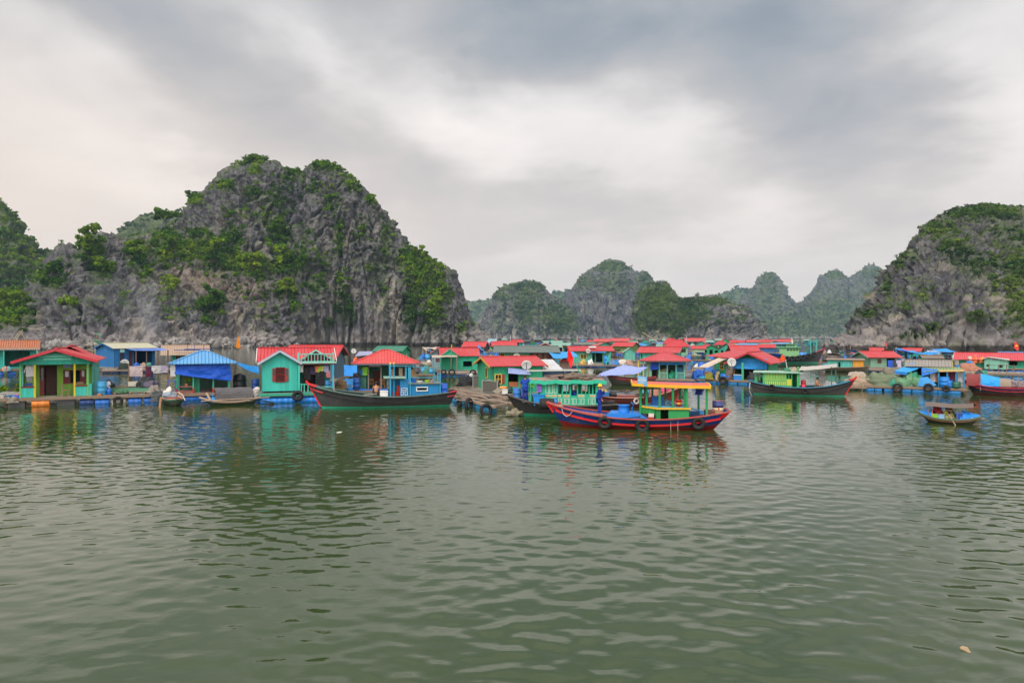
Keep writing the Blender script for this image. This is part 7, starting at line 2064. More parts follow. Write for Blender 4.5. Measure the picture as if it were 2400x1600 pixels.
# --- two small boats in front of the blue pavilion
SP1 = Site(406, 951, 0)
def punts():
 S = SP1; X = S.x
 H = Hull(3.6, 1.25, [(0, .55), (.2, .5), (.6, .46), (1, .50)], .5, .2, -.12, False, .3, .95); H.sp = spline(H.sheer)
 o = boat_base(S, 'stubby flat ended rowing boat with red rail, end on beside the tyre', H, (.10, .14, .10), (.03, .03, .03), (.30, .22, .16), .1, (.38, .27, .2), .1, ((-.08, (.04, .25, .16)),), name='rowing_boat')
 o.rotation_euler.z += R(98); o.location = S.world(0, 1.0)
 MB().tube([(X(388), -.9, .62), (X(400), -.95, .68), (X(416), -.92, .66), (X(424), -.9, .60)], .045).build('thwart_rail', paint((.40, .03, .02)), thing('red_rail', 'curved red rail across the stubby rowing boat', 'rail', S))
 mound(S, 'grey and orange motor wrapped in cloth left of the stubby rowing boat', X(366), .2, .35, .8, .5, .75, (.06, .065, .07), 'cloth', 4, 'outboard_motor', 'motor')
 single(MB().beam((X(378), -.95, .75), (X(375), -1.0, -.05), .05, .12), 'oar', paint((.62, .33, .16), 'wood'), 'short orange brown oar upright at the left side of the stubby rowing boat', 'oar', S)
 single(MB().tube([(X(410), .2, .9), (X(418), -.1, 1.0), (X(428), -.4, .8), (X(434), -.6, .4)], .03), 'bent_rod', paint((.7, .55, .45)), 'bent pale rod arching over the stubby rowing boat', 'rod', S)
 mound(S, 'blue and white rag bundle on the landing above the stubby rowing boat', X(398), .9, .55, .9, .5, .5, (.25, .30, .36), 'cloth', 7, 'bundle', 'bundle')
 S = Site(540, 948, 1); X = S.x
 H = Hull(X(614) - X(472), 1.5, [(0, .62), (.15, .44), (.4, .30), (.7, .32), (1, .55)], .9, .6, -.15, False, .4, .45); H.sp = spline(H.sheer)
 o = boat_base(S, 'slim green sampan with grey canvas hood moored before the turquoise house', H, (.05, .10, .065), (.02, .10, .06), WOOD, .08, (.40, .29, .2), .05, ((-.07, (.36, .24, .16)),), name='sampan', cat='sampan')
 P = []
 for i in range(14):
  xx = X(503) + (X(591) - X(503)) * i / 13
  P.append([(xx + .1 * math.sin(j), -math.cos(math.pi * j / 10) * .62, .30 + .98 * math.sin(math.pi * j / 10) ** .55 + .02 * math.sin(i * 1.7 + j)) for j in range(11)])
 MB().grid(P).build('canvas_hood', paint((.10, .095, .10), 'cloth', .8, .3), o, True)
 mound(S, 'white sack behind the grey hood of the slim green sampan', X(600), .1, .4, .55, .5, .75, (.55, .50, .47), 'cloth', 3, 'sack', 'sack')
 mound(S, 'pale foam box under the rim of the grey hood', X(585), -.45, .25, .5, .3, .28, (.60, .55, .50), 'cloth', 5, 'foam_box', 'box')
 single(MB().beam((X(484), -.3, .95), (X(494), -.6, .45), .07, .10), 'oar', paint((.55, .36, .24), 'wood'), 'pale wooden oar leaning at the bow of the slim green sampan', 'oar', S)
 m = MB(); m.beam((X(473), -.62, .40), (X(632), -.72, .52), .06, .05); single(m, 'punt_pole', paint((.5, .36, .25), 'wood'), 'long bamboo pole along the side of the slim green sampan', 'pole', S)
 single(MB().add([(-.2, 0, 0), (.12, .0, -.12), (.26, 0, .22), (-.02, .02, .36)], [(0, 1, 2, 3)]).box(-.02, .02, .01, .03, .3, .6), 'scoop', paint((.02, .28, .66), 'plastic'), 'sky blue scoop at the bow of the slim green sampan', 'scoop', S, X(499), -.55, .32)
 single(MB().tube([(X(612), -.6, .3), (X(640), -1.0, .12), (X(643), -1.0, .05), (X(615), -.8, .0)], .05), 'hose', paint(BLACK, 'rubber'), 'black hose floating behind the slim green sampan', 'hose', S)
punts()
# drifting scrap on the near water
S = Site(2262, 1524); k = .0068
sc_v = [(-.075, -.01, .035), (-.045, .04, .055), (.03, .045, .05), (.055, .0, .03), (.075, -.05, .012), (.04, -.055, .008), (-.015, -.025, .02)]
single(MB().shell([[(x, y, z) for x, y, z in sc_v]], .012), 'driftwood_scrap', paint((.62, .42, .22), 'net', .8, .4), 'pale orange scrap of foam drifting alone on the near water', 'debris', S, 0, 0, 0)
S = Site(795, 1013)
single(MB().shell([[(-.14, -.05, .02), (.10, -.07, .02), (.16, .05, .04), (-.08, .08, .03)]], .02), 'floating_bag', paint((.6, .62, .56), 'cloth'), 'small white plastic bag afloat in front of the turquoise house', 'debris', S, 0, 0, 0)

# ------------------------------------------------------------------ second row and the right side
def rt_house(lb, px0, px1, ridge, eave, deck, pyw, kind, roof, wall, d=5, yaw=0, **kw):
 S = Site((px0 + px1) / 2, pyw, yaw)
 c = math.cos(R(yaw)); m = (px0 + px1) / 2
 kw.setdefault('deck_px', (px0 - 14, px1 + 14))
 return S, house('floating_house', lb, S, m - (m - px0) / c, m + (px1 - m) / c, deck, eave, ridge, d, kind, wall, roof, **kw)


# green house with porch gable, left of centre
S, o = rt_house('emerald house with faded red roof and small porch gable behind the rough pen raft', 1036, 1122, 816, 833, 868, 875, 'gs', paint(RED, 'corr', None, .9), (.02, .38, .22), 5, 4, trim=(.10, .10, .10), holes=[(1057, 1061, 838, 866)], wins=[(1086, 1108, 846, 860, (.02, .36, .22), 'none')], ov=.3)
g_ = MB(); a, b, c = S.x(1035), S.x(1077), S.x(1055); ze, zr = S.z(834), S.z(820)
g_.add([(a, .6, ze), (b, .6, ze), (c, .6, zr), (a, .9, ze), (b, .9, ze), (c, .9, zr)], [(0, 1, 2), (5, 4, 3), (0, 2, 5, 3), (2, 1, 4, 5)]).build('porch_gable', paint((.02, .40, .23), 'plank'), o)
roof_part(o, 'gf', b - a, 2.4, ze, zr, paint((.03, .38, .24), 'corr'), .12, y0=.5, name='porch_roof').location.x = c
S2, o2 = rt_house('pale blue plank wing on the left of the emerald house with porch gable', 1012, 1040, 816, 826, 862, 870, 'gf', RED, (.22, .38, .44), 5, 0, wins=[(1021, 1030, 840, 848, (.3, .16, .13), 'bars')], trim=(.1, .1, .1))
o = thing('canopy', 'pale sheet canopy on poles before the emerald house with porch gable', 'canopy', S)
MB().grid(tarp_grid((S.x(1012), -1.6, S.z(836)), (S.x(1072), -1.6, S.z(835)), (S.x(1070), .6, S.z(832)), (S.x(1012), .6, S.z(832)), .05, .05, 14, 6, 2)).build('canopy_sheet', paint(TAN, 'cloth'), o, True)
for p in (1015, 1056, 1069): MB().box(S.x(p) - .05, S.x(p) + .05, -1.55, -1.45, .45, S.z(836)).build('pole', paint(WOOD, 'wood'), o)
flag(S, 'narrow yellow streamer on the porch gable pole of the emerald house', S.x(1057), -.4, .5, S.z(806), (.50, .35, .02), [(0, 0), (.12, -.1), (.14, -.6), (0, -.5)])
SQ1 = Site(1085, 882)
raft('floating_raft', 'raft with blue drums before the emerald house with porch gable', SQ1, 1030, 1132, 873, 3.5, [PB, paint((.03, .3, .66), 'plastic')])
tyre(SQ1, 'tall dark tyre at the left of the raft with blue drums', SQ1.x(1059), -.25, .55, .45); tyre(SQ1, 'tall dark tyre at the right of the raft with blue drums', SQ1.x(1108), -.25, .5, .42)
tyre(SQ1, 'small dark tyre on the raft end near the grey boat', SQ1.x(1040), -.2, .6, .36)

# long low house with grey roof
S, o = rt_house('long low house with flat grey roof, emerald left half and brown right half', 1170, 1300, 811, 823, 862, 868, 'gs', paint((.13, .17, .15), 'corr'), (.03, .38, .22), 6, 2, wins=[(1173, 1182, 829, 845, (.55, .35, .05), 'panes'), (1194, 1208, 832, 848, (.55, .35, .05), 'panes'), (1220, 1232, 832, 848, (.55, .35, .05), 'panes')], ov=.9)
MB().box(S.x(1242), S.x(1300), .83, .89, S.z(862), S.z(824)).build('wall', paint((.13, .04, .03), 'plank'), o)
for p in (1250, 1262, 1276): MB().box(S.x(p), S.x(p + 8), .80, .83, S.z(860), S.z(828)).build('door', paint((.20, .10, .06), 'wood'), o)
tarp(S, 'wide sky blue tarpaulin awning at the right end of the long grey roofed house', [(S.x(1294), -2.4, S.z(838)), (S.x(1352), -2.2, S.z(834)), (S.x(1345), .9, S.z(824)), (S.x(1284), .8, S.z(822))], (.04, .30, .66), .25, .08, 4)
dish(S, 'white dish against the emerald wall of the long grey roofed house', S.x(1211), .3, S.z(842), .48, 20, 0, .5)
rf = thing('lean_to', 'small dark red roof peak below the wide sky blue awning', 'lean-to', S)
MB().shell([[(S.x(1308), -1.8, S.z(845)), (S.x(1334), -1.8, S.z(845)), (S.x(1322), -1.2, S.z(837))], [(S.x(1334), -1.8, S.z(845)), (S.x(1340), .4, S.z(845)), (S.x(1322), -1.2, S.z(837))]], .05).build('roof', paint((.45, .04, .04), 'corr'), rf)
MB().box(S.x(1310), S.x(1334), -1.2, -1.1, .4, S.z(845)).build('wall', paint((.25, .16, .12), 'plank'), rf)
S = Site(1300, 872); raft('floating_raft', 'long raft under the flat grey roofed house', S, 1160, 1360, 866, 3, [paint((.02, .06, .15), 'plastic'), PB])
mound(S, 'pale fishing gear heap beside the brown half of the long grey roofed house', S.x(1278), .8, .5, 2.2, 1.2, 1.1, (.36, .36, .26), 'net', 3)
single(MB().shell([[(-1.3, -.5, .2), (1.3, -.3, .5), (1.2, .4, .55), (-1.2, .3, .25)]], .12), 'upturned_skiff', paint((.30, .34, .18), 'wood'), 'upturned olive skiff beside the brown half of the long house', 'skiff', S, S.x(1290), .2, .55)

# teal house with long red roof
S, o = rt_house('turquoise house with long red roof and blue porch right of the red flag', 1342, 1434, 812, 821, 850, 857, 'gs', RED, (.10, .42, .32), 5, 8, holes=[(1390, 1396, 826, 849), (1398, 1414, 827, 849)], wins=[(1362, 1376, 831, 840, (.60, .44, .05), 'panes')], ov=.6, trim=(.03, .1, .08))
MB().box(S.x(1398), S.x(1414), .76, .80, S.z(827), S.z(823)).build('porch_beam', paint((.02, .16, .5)), o)
tarp(S, 'blue strip awning under the long red roof right of the flag', [(S.x(1386), -.6, S.z(826)), (S.x(1420), -.6, S.z(826)), (S.x(1420), .8, S.z(823)), (S.x(1386), .8, S.z(823))], (.03, .28, .55), .03, .03, 3)
dish(S, 'small white dish on the wall of the turquoise house right of the flag', S.x(1379), .3, S.z(828), .4, 20, 0, .4)
MB().shell([[(S.x(1381), 1.0, S.z(816.5)), (S.x(1400), 1.0, S.z(816.5)), (S.x(1400), 1.9, S.z(813.5)), (S.x(1383), 1.9, S.z(813.5))]], .03).build('roof_patch', paint((.62, .58, .56), 'corr'), o).location.z = .15
S = Site(1410, 861); raft('floating_raft', 'long raft with blue drums before the turquoise house right of the flag', S, 1336, 1500, 855, 4, [PB, paint((.03, .3, .66), 'plastic'), paint((.03, .10, .3), 'plastic')])
drum(S, 'blue drum at the porch corner of the turquoise house', S.x(1421), 1, .45, .45, 1.4, (.02, .22, .6))
for i, (p, w, c, q) in enumerate(((1460, 1.6, (.6, .52, .46), 'cream'), (1384, .9, WHITE, 'white'), (1436, 1.2, (.12, .2, .4), 'blue grey'), (1475, 1.2, (.4, .25, .18), 'brown'), (1447, 1.0, (.03, .2, .5), 'blue'), (1366, 1.0, (.55, .35, .08), 'ochre'))): mound(S, q + ' bundle of gear on the long raft right of the red flag', S.x(p), .8, .45, w, .9, .8, c, 'cloth', i, 'bundle', 'bundle')
m = MB(); m.beam((S.x(1420), .4, .5), (S.x(1431), .4, S.z(826)), .15); m.beam((S.x(1432), .4, .5), (S.x(1421), .4, S.z(838)), .12)
single(m, 'prop_frame', paint(TEAL), 'crossed teal props at the right end of the turquoise house porch', 'frame', S)

# red roofed houses behind
rt_house('dark porch house with two tiered red roof near the big hill foot', 1084, 1132, 801, 811, 824, 832, 'gs', RED, (.06, .05, .05), 5, -14, trim=(.04, .14, .2), ov=.5, rl=.4)
S = Site(1130, 838); tarp(S, 'sky blue tarpaulin sloping from the two tiered red roof', [(S.x(1118), -1, S.z(812)), (S.x(1146), -1.4, S.z(831)), (S.x(1140), 1, S.z(828)), (S.x(1122), 1.2, S.z(808))], (.03, .26, .62), .1, .05, 3)
raft('floating_raft', 'raft with dark clutter below the sloping sky blue tarpaulin', S, 1090, 1160, 833, 4)
rt_house('house with wide red roof and dark open front behind the long grey roofed house', 1160, 1206, 800, 808, 820, 828, 'gs', RED, (.05, .045, .05), 5, 6, ov=1.0, trim=(.03, .04, .2))
rt_house('maroon gabled house behind the right end of the long grey roof', 1256, 1300, 803, 812, 822, 830, 'gf', (.50, .05, .06), (.30, .03, .04), 6, 0, ov=.6, trim=(.6, .45, .42))
rt_house('small teal hut with pale blue roof near the big hill foot', 1143, 1160, 794, 802, 814, 821, 'gs', (.26, .44, .52), TEAL, 4, -10, ov=.3)
rt_house('turquoise house with panelled red roof behind the blue curtained pavilion', 1496, 1584, 814, 825, 852, 861, 'gs', paint(RED, 'corr', None, .8), (.06, .42, .32), 5, -10, doors=[(1499, 1502, 830, 850, BLACK)], ov=.5, trim=(.05, .2, .14))
rt_house('small turquoise gabled shed left of the panelled red roof', 1464, 1490, 816, 825, 845, 853, 'gf', (.24, .45, .36), (.12, .45, .36), 4, 4, ov=.2)
rt_house('olive sided house with orange red roof behind the turquoise gabled shed', 1434, 1476, 802, 810, 824, 832, 'gs', RED, (.16, .24, .06), 5, -24, ov=.6)
rt_house('pale green house with short red roof behind the blue tarpaulin', 1622, 1652, 811, 817, 832, 846, 'gs', RED, (.36, .50, .34), 4, 0, ov=.3)
rt_house('emerald hut with double red roof peaks left of the pale green house', 1586, 1612, 806, 812, 820, 829, 'gs', RED, (.03, .40, .26), 4, 0, ov=.2)

# hip pavilion with blue blinds
S = Site(1559, 899, 0)
def blue_blind_pavilion():
 X = S.x
 o = thing('floating_pavilion', 'red hipped pavilion with blue tarpaulin blinds above the orange roofed boat', 'floating pavilion', S)
 zd = .5; deck_part(o, X(1488), X(1625), 0, 6, zd); floats(o, [X(1494 + 20 * i) for i in range(7)], .3, [PB], .3, .9)
 w = X(1606) - X(1512); ze, zr = S.z(844), S.z(827, 2.5)
 roof_part(o, 'hip', w, 4.6, ze, zr, paint((.58, .06, .075), 'corr'), .6, .10, .8, trim=paint((.12, .06, .06))).location.x = X(1559)
 m = MB(); wall_face(m, (X(1512), 4.2), (X(1606), 4.2), zd, ze); wall_face(m, (X(1512), .95), (X(1527), .95), zd, ze); wall_face(m, (X(1512), 4.2), (X(1512), .95), zd, ze); m.build('wall', paint(PALEGR, 'plank'), o)
 for p in (1545, 1564, 1585, 1604): MB().box(X(p) - .07, X(p) + .07, .9, 1.04, zd, ze).build('post', paint((.10, .46, .34)), o)
 for q in (1547, 1587):
  m = MB().box(X(q), X(q + 16), .95, 1.0, S.z(875), S.z(873))
  for p in range(q + 1, q + 16, 3): m.box(X(p), X(p) + .05, .95, 1.0, zd, S.z(875))
  m.build('railing', paint((.20, .46, .34)), o)
 MB().box(X(1513), X(1606), 4.1, 4.14, zd, ze - .4).build('back_wall', paint((.03, .05, .05)), o)
 tarp(S, 'sky blue blind across the front of the blue blinded pavilion', [(X(1546), .75, S.z(855)), (X(1608), .75, S.z(855)), (X(1607), .8, S.z(845)), (X(1546), .8, S.z(845))], (.02, .28, .70), .0, .03, 2)
 tarp(S, 'deep blue blind at the left of the blue blinded pavilion', [(X(1524), .8, S.z(868)), (X(1543), .8, S.z(866)), (X(1543), .85, S.z(844)), (X(1525), .85, S.z(844))], (.005, .06, .48), .0, .05, 3)
 mound(S, 'tan basket heap behind the railing of the blue blinded pavilion', X(1553), 1.6, zd, 1.2, .8, .9, (.42, .40, .22), 'net', 4); mound(S, 'green round tub inside the blue blinded pavilion', X(1575), 1.6, zd, .9, .8, .8, (.02, .30, .16), 'cloth', 5, 'tub', 'tub'); mound(S, 'blue bag heap at the right inside the blue blinded pavilion', X(1592), 1.8, zd, .9, .8, 1.0, (.05, .2, .4), 'cloth', 6, 'bag', 'bag')
 m = MB()
 for p in (1495, 1507): m.box(X(p) - .06, X(p) + .06, .5, .6, zd, S.z(846))
 m.box(X(1495), X(1507), .5, .6, S.z(848), S.z(846)); single(m, 'yellow_frame', paint((.60, .45, .04)), 'yellow timber frame left of the blue blinded pavilion', 'frame', S)
blue_blind_pavilion()

# red roofed house with blue tarpaulin gable
S = Site(1716, 901, -14)
def tarp_gable_house():
 X = S.x
 o = thing('floating_house', 'green house with bright red roof and blue tarpaulin across its gable', 'floating house', S)
 zd = S.z(893); zd = max(zd, .5)
 deck_part(o, X(1610), X(1790), 0, 8, zd); floats(o, [X(1616 + i * 25) for i in range(7)], .3, [paint((.02, .22, .55), 'plastic')], .3, 1.0)
 w = X(1788) - X(1716) + .6; cx = X(1753); ze, zr = S.z(845), S.z(826)
 x0, x1 = cx - w / 2, cx + w / 2
 m = MB(); wall_face(m, (x1, 1.2), (x1, 6), zd, ze); wall_face(m, (x1, 6), (x0, 6), zd, ze); wall_face(m, (x0, 6), (x0, 1.2), zd, ze)
 m.add([(x0, 1.2, ze), (x1, 1.2, ze), (cx, 1.2, zr - .05), (x0, 1.26, ze), (x1, 1.26, ze), (cx, 1.26, zr - .05)], [(0, 1, 2), (5, 4, 3), (0, 2, 5, 3), (2, 1, 4, 5)])
 m.build('wall', paint((.03, .34, .16), 'plank'), o)
 roof_part(o, 'gf', w, 5.8, ze, zr, paint(RED, 'corr'), .6, y0=.6, trim=paint((.40, .03, .04))).location.x = cx
 y1 = 2.4
 # left wing with its own slope
 MB().shell([[(X(1650), .4, S.z(834)), (X(1716), .3, S.z(839)), (X(1735), 6, S.z(823, 5)), (X(1684), 6, S.z(821, 5))]], .06).build('roof', paint(RED, 'corr'), o)
 m = MB(); wall_face(m, (X(1668), 1.0), (X(1694), 1.0), zd, S.z(836), [(X(1680) - X(1668), X(1689) - X(1668), S.z(867), S.z(851))]); wall_face(m, (X(1668), 5), (X(1668), 1.0), zd, S.z(836)); m.build('wall', paint((.03, .36, .16), 'plank'), o)
 window(o, (X(1680) + X(1689)) / 2, (S.z(867) + S.z(851)) / 2, X(1689) - X(1680) - .06, .66, paint((.62, .44, .06)), 'panes', 1.0)
 for p in (1715, 1736, 1789): MB().box(X(p) - .06, X(p) + .06, 1.0, 1.12, zd, ze).build('post', paint((.35, .24, .12), 'wood'), o)
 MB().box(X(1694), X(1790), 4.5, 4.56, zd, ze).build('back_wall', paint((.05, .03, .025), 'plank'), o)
 tarp(S, 'bright blue tarpaulin covering the gable front of the green house', [(x0 + .1, .75, S.z(864)), (x1 - .05, .75, S.z(864)), (x1 - .05, .85, S.z(840)), (x0, .85, S.z(839))], (.02, .28, .72), .05, .07, 7)
 tarp(S, 'tan awning sloping down at the left of the bright red roof', [(X(1645), -1.6, S.z(859)), (X(1668), -1.8, S.z(861)), (X(1704), .6, S.z(839)), (X(1684), .6, S.z(837))], (.52, .42, .34), .08, .05, 5)
 dish(S, 'white dish on a post in front of the bright blue gable tarpaulin', X(1716), -.2, S.z(862), .46, 20, 0, .6)
 drum(S, 'upright blue drum by the green window wall', X(1671), .5, zd, .36, 1.0, (.01, .14, .5))
 d = drum(S, 'blue drum lying on its side on the deck under the bright blue tarpaulin', X(1688), .1, zd + .32, .32, 1.0, (.01, .14, .55)); d.rotation_euler = (0, R(90), S.rz)
 mound(S, 'cream cylinder bag beside the upright blue drum', X(1678), .2, zd, .42, .4, .7, (.55, .42, .2), 'cloth', 3, 'bag', 'bag')
 mound(S, 'yellow crate heap at the left end of the green house deck', X(1660), -.1, zd, .8, .6, .6, (.62, .55, .03), 'net', 4, 'crate_heap', 'crate')
 mound(S, 'brown net heap under the white dish', X(1707), .1, zd, .8, .6, 1.0, (.20, .13, .10), 'net', 5)
 b = thing('cooler', 'blue cooler box with white lid on the green house deck', 'box', S, X(1730), .3, zd); MB().box(-.45, .45, -.3, .3, 0, .5).build('box_body', paint((.02, .2, .6), 'plastic'), b); MB().box(-.47, .47, -.32, .32, .5, .57).build('lid', paint((.5, .55, .6), 'plastic'), b)
 mound(S, 'blue sheeting heap left of the tan awning', X(1630), .3, zd, 1.6, .9, .75, (.01, .1, .45), 'cloth', 6, 'sheeting', 'tarpaulin'); mound(S, 'teal sheeting heap near the yellow crate', X(1645), .2, zd, 1.0, .6, .4, (.03, .35, .5), 'cloth', 7, 'sheeting', 'tarpaulin'); mound(S, 'dark net heap at the right end of the green house deck', X(1770), .3, zd, 1.6, 1.0, .7, (.05, .05, .06), 'net', 8)
 MB().box(X(1739), X(1744), -.1, 0, zd, S.z(849)).build('post', paint((.05, .36, .2)), o)
 tyre(S, 'tall dark tyre in front of the green house deck', X(1695), -.25, .42, .45)
tarp_gable_house()
rt_house('house with ribbed red roof behind the bright red roofed green house', 1722, 1776, 810, 822, 836, 845, 'gs', paint(RED, 'corr', None, .9), (.12, .30, .22), 6, 10, ov=.7)
rt_house('hut with red roof and blue awning left of the big grey ship', 1778, 1816, 807, 814, 826, 836, 'gs', RED, (.03, .12, .3), 4, 0, ov=.3)
S = Site(1800, 846); raft('floating_raft', 'pale raft in front of the big grey ship', S, 1770, 1935, 851, 4) ; mound(S, 'rope and net heap on the pale raft before the ship', S.x(1838), .5, .45, 4, 1.5, .9, (.35, .28, .2), 'net', 3)
drum(S, 'round blue drum on the pale raft below the ship', S.x(1878), -1.5, .4, .9, 1.5, (.02, .22, .6))

# low scow, teal and orange
S = Site(1984, 871, 0)
H = Hull(S.x(2036) - S.x(1930), 3.6, [(0, .9), (.3, .75), (1, .7)], .9, .3, -.3, True, .3, .9); H.sp = spline(H.sheer)
o = boat_base(S, 'low timber scow with long turquoise cabin and orange end cabin', H, (.24, .20, .16), (.06, .06, .05), WOOD, .1, WOOD, .12, ((-.15, BROWN),), name='scow', cat='scow')
m = MB(); a, b, z0, z1 = S.x(1938), S.x(1998), .6, S.z(842)
wall_face(m, (a, -1.2), (b, -1.2), z0, z1, [(S.x(1965) - a, S.x(1970) - a, z0 + .1, S.z(848))]); wall_face(m, (b, -1.2), (b, 1.2), z0, z1); wall_face(m, (b, 1.2), (a, 1.2), z0, z1); wall_face(m, (a, 1.2), (a, -1.2), z0, z1)
m.build('cabin', paint((.08, .44, .38), 'plank'), o)
m = MB(); a, b = S.x(1999), S.x(2024); wall_face(m, (a, -1.25), (b, -1.25), z0, z1); wall_face(m, (b, -1.25), (b, 1.25), z0, z1); wall_face(m, (b, 1.25), (a, 1.25), z0, z1); m.build('end_cabin', paint((.72, .32, .02), 'plank'), o)
MB().shell([[(S.x(1935), -1.5, z1 + .02), (S.x(2026), -1.5, z1 + .02), (S.x(2026), 1.5, z1 + .1), (S.x(1935), 1.5, z1 + .1)]], .07).build('cabin_roof', paint((.34, .24, .18), 'wood'), o)
tarp(Site(1960, 884), 'grey brown mat heap floating left of the timber scow', [(Site(1960, 884).x(1985), -1, .2), (Site(1960, 884).x(2030), -1, .25), (Site(1960, 884).x(2025), 1, .7), (Site(1960, 884).x(1992), 1, .7)], (.35, .28, .22), .0, .15, 4, 'net_mat', 0, 'net')

# right side houses
S, o = rt_house('pale green plank house with red roof and dark porch behind the net covered raft', 2046, 2112, 824, 836, 861, 869, 'gs', RED, (.22, .40, .28), 5, 26, wins=[(2062, 2072, 842, 851, (.2, .12, .08), 'bars')], holes=[(2086, 2108, 840, 860)], trim=(.2, .36, .28), ov=.5)
for i, (p, c, n_) in enumerate(((2082, (.02, .1, .55), 'round blue basin'), (2094, (.05, .05, .07), 'black coat'), (2104, (.5, .45, .62), 'lilac shirt'))): cloth_piece(S, n_ + ' hanging on the porch of the pale green plank house', S.x(p), -.6, S.z(844), .7, 1.3, c, seed=i)
raft('floating_raft', 'raft with drums below the pale green plank house', Site(2090, 873), 2034, 2150, 866, 3, [PB])
rt_house('emerald house with red roof corner far behind the pale green plank house', 2042, 2074, 815, 822, 834, 842, 'gs', RED, GREEN, 4, 8, ov=.2)
rt_house('emerald house with low green ridge and red roof behind the raised blue tarpaulin', 2112, 2152, 816, 823, 838, 846, 'gs', RED, (.03, .36, .25), 5, -8, ov=.4)
S = Site(2092, 838); m = MB(); m.tube([(S.x(2076), 0, 0), (S.x(2077), 0, S.z(810))], .07); flag(S, 'small red flag on a thin pole above the red roofs at right', S.x(2078), 0, .3, S.z(804), (.80, .02, .05), [(0, 0), (-.35, .2), (-.38, -.55), (-.05, -.75)], r=.05)
rt_house('low emerald hut with brown roof and dark doorway right of centre back', 2168, 2212, 833, 840, 852, 861, 'gs', (.22, .16, .12), (.03, .36, .22), 4, 10, holes=[(2182, 2196, 842, 851)], ov=.3)
rt_house('small teal house with lilac white roof at the foot of the right hill', 2170, 2196, 822, 829, 840, 848, 'gs', (.45, .45, .52), (.14, .44, .34), 4, -10, ov=.3)
# long turquoise house, right edge
S, o = rt_house('long emerald house with bright red roof at the right edge', 2244, 2440, 828, 842, 862, 873, 'gs', (.66, .045, .06), (.03, .40, .25), 7, 0, wins=[(2262, 2268, 846, 852, (.3, .3, .2), 'none'), (2292, 2297, 846, 852, (.3, .3, .2), 'none')], holes=[(2366, 2384, 846, 856)], ov=.7, trim=WHITE, deck_px=(2200, 2450))
g_ = thing('floating_house', 'pale aqua wing with white edged gable joined before the long emerald house', 'floating house', S)
m = MB(); a, b = S.x(2306), S.x(2364); c = S.x(2316); wall_face(m, (a, -.6), (b, -.6), .5, S.z(842), [(S.x(2312) - a, S.x(2318) - a, S.z(859), S.z(854)), (S.x(2342) - a, S.x(2350) - a, S.z(861), S.z(854))]); wall_face(m, (b, -.6), (b, .7), .5, S.z(842)); wall_face(m, (a, .7), (a, -.6), .5, S.z(842))
m.add([(a, -.6, S.z(842)), (S.x(2327), -.6, S.z(842)), (c, -.6, S.z(836)), (a, -.5, S.z(842)), (S.x(2327), -.5, S.z(842)), (c, -.5, S.z(836))], [(0, 1, 2), (5, 4, 3), (0, 2, 5, 3), (2, 1, 4, 5)]); m.build('wall', paint((.22, .50, .40), 'plank'), g_)
MB().shell([[(a - .3, -.9, S.z(843)), (c, -.9, S.z(836)), (c, 1.0, S.z(836)), (a - .3, 1.0, S.z(843))], [(c, -.9, S.z(836)), (S.x(2366), -.9, S.z(843)), (S.x(2366), 1.0, S.z(841)), (c, 1.0, S.z(836))]], .06).build('roof', paint((.5, .52, .5), 'corr'), g_)
for i, (p, c, q) in enumerate(((2284, (.8, .14, .03), 'orange red'), (2301, (.75, .28, .04), 'orange'), (2271, (.5, .45, .35), 'pale'))): mound(S, q + ' float bundle hanging on the wall of the long emerald house', S.x(p), .5, S.z(851), .7, .4, .9, c, 'plastic', i, 'float_bundle', 'buoy')
raft('floating_raft', 'wide brown raft in front of the long emerald house', Site(2330, 890), 2240, 2450, 874, 5, [paint((.02, .10, .28), 'plastic'), paint((.05, .2, .4), 'plastic')])
S = Site(2330, 886); m = MB()
for p in (2318, 2340, 2359, 2376): m.box(S.x(p) - .05, S.x(p) + .05, 0, .1, .5, S.z(854))
m.box(S.x(2318), S.x(2376), .02, .08, S.z(856), S.z(855)); single(m, 'rail_frame', paint(BROWN, 'wood'), 'thin rail frame on the wide brown raft', 'rail', S)
mound(S, 'salmon net heap at the left of the wide brown raft', S.x(2270), .4, .7, 2.2, 1.4, .9, (.55, .22, .13), 'net', 4); mound(S, 'blue sheet bundle behind the salmon net heap', S.x(2266), 1.5, .7, 2.2, 1.2, 1.2, (.02, .2, .5), 'cloth', 5, 'sheeting', 'tarpaulin')
rt_house('pale aqua annex with mint roof left of the long emerald house', 2238, 2262, 834, 838, 856, 864, 'gs', (.24, .50, .36), (.40, .38, .28), 4, 0, ov=.4)
rt_house('house with flat blue roof behind the long emerald house', 2345, 2392, 825, 832, 842, 852, 'gs', (.10, .22, .50), (.10, .36, .3), 5, 0, ov=.5)
flag(Site(2386, 862), 'red flag with yellow star on a tall pole at the right edge', 0, 0, .5, Site(2386, 862).z(808), (.80, .03, .02), [(0, .1), (-.42, .6), (-.5, -.5), (-.1, -.95), (.12, -.7), (.1, -.1)], star=(-.2, -.15, .24), r=.04)

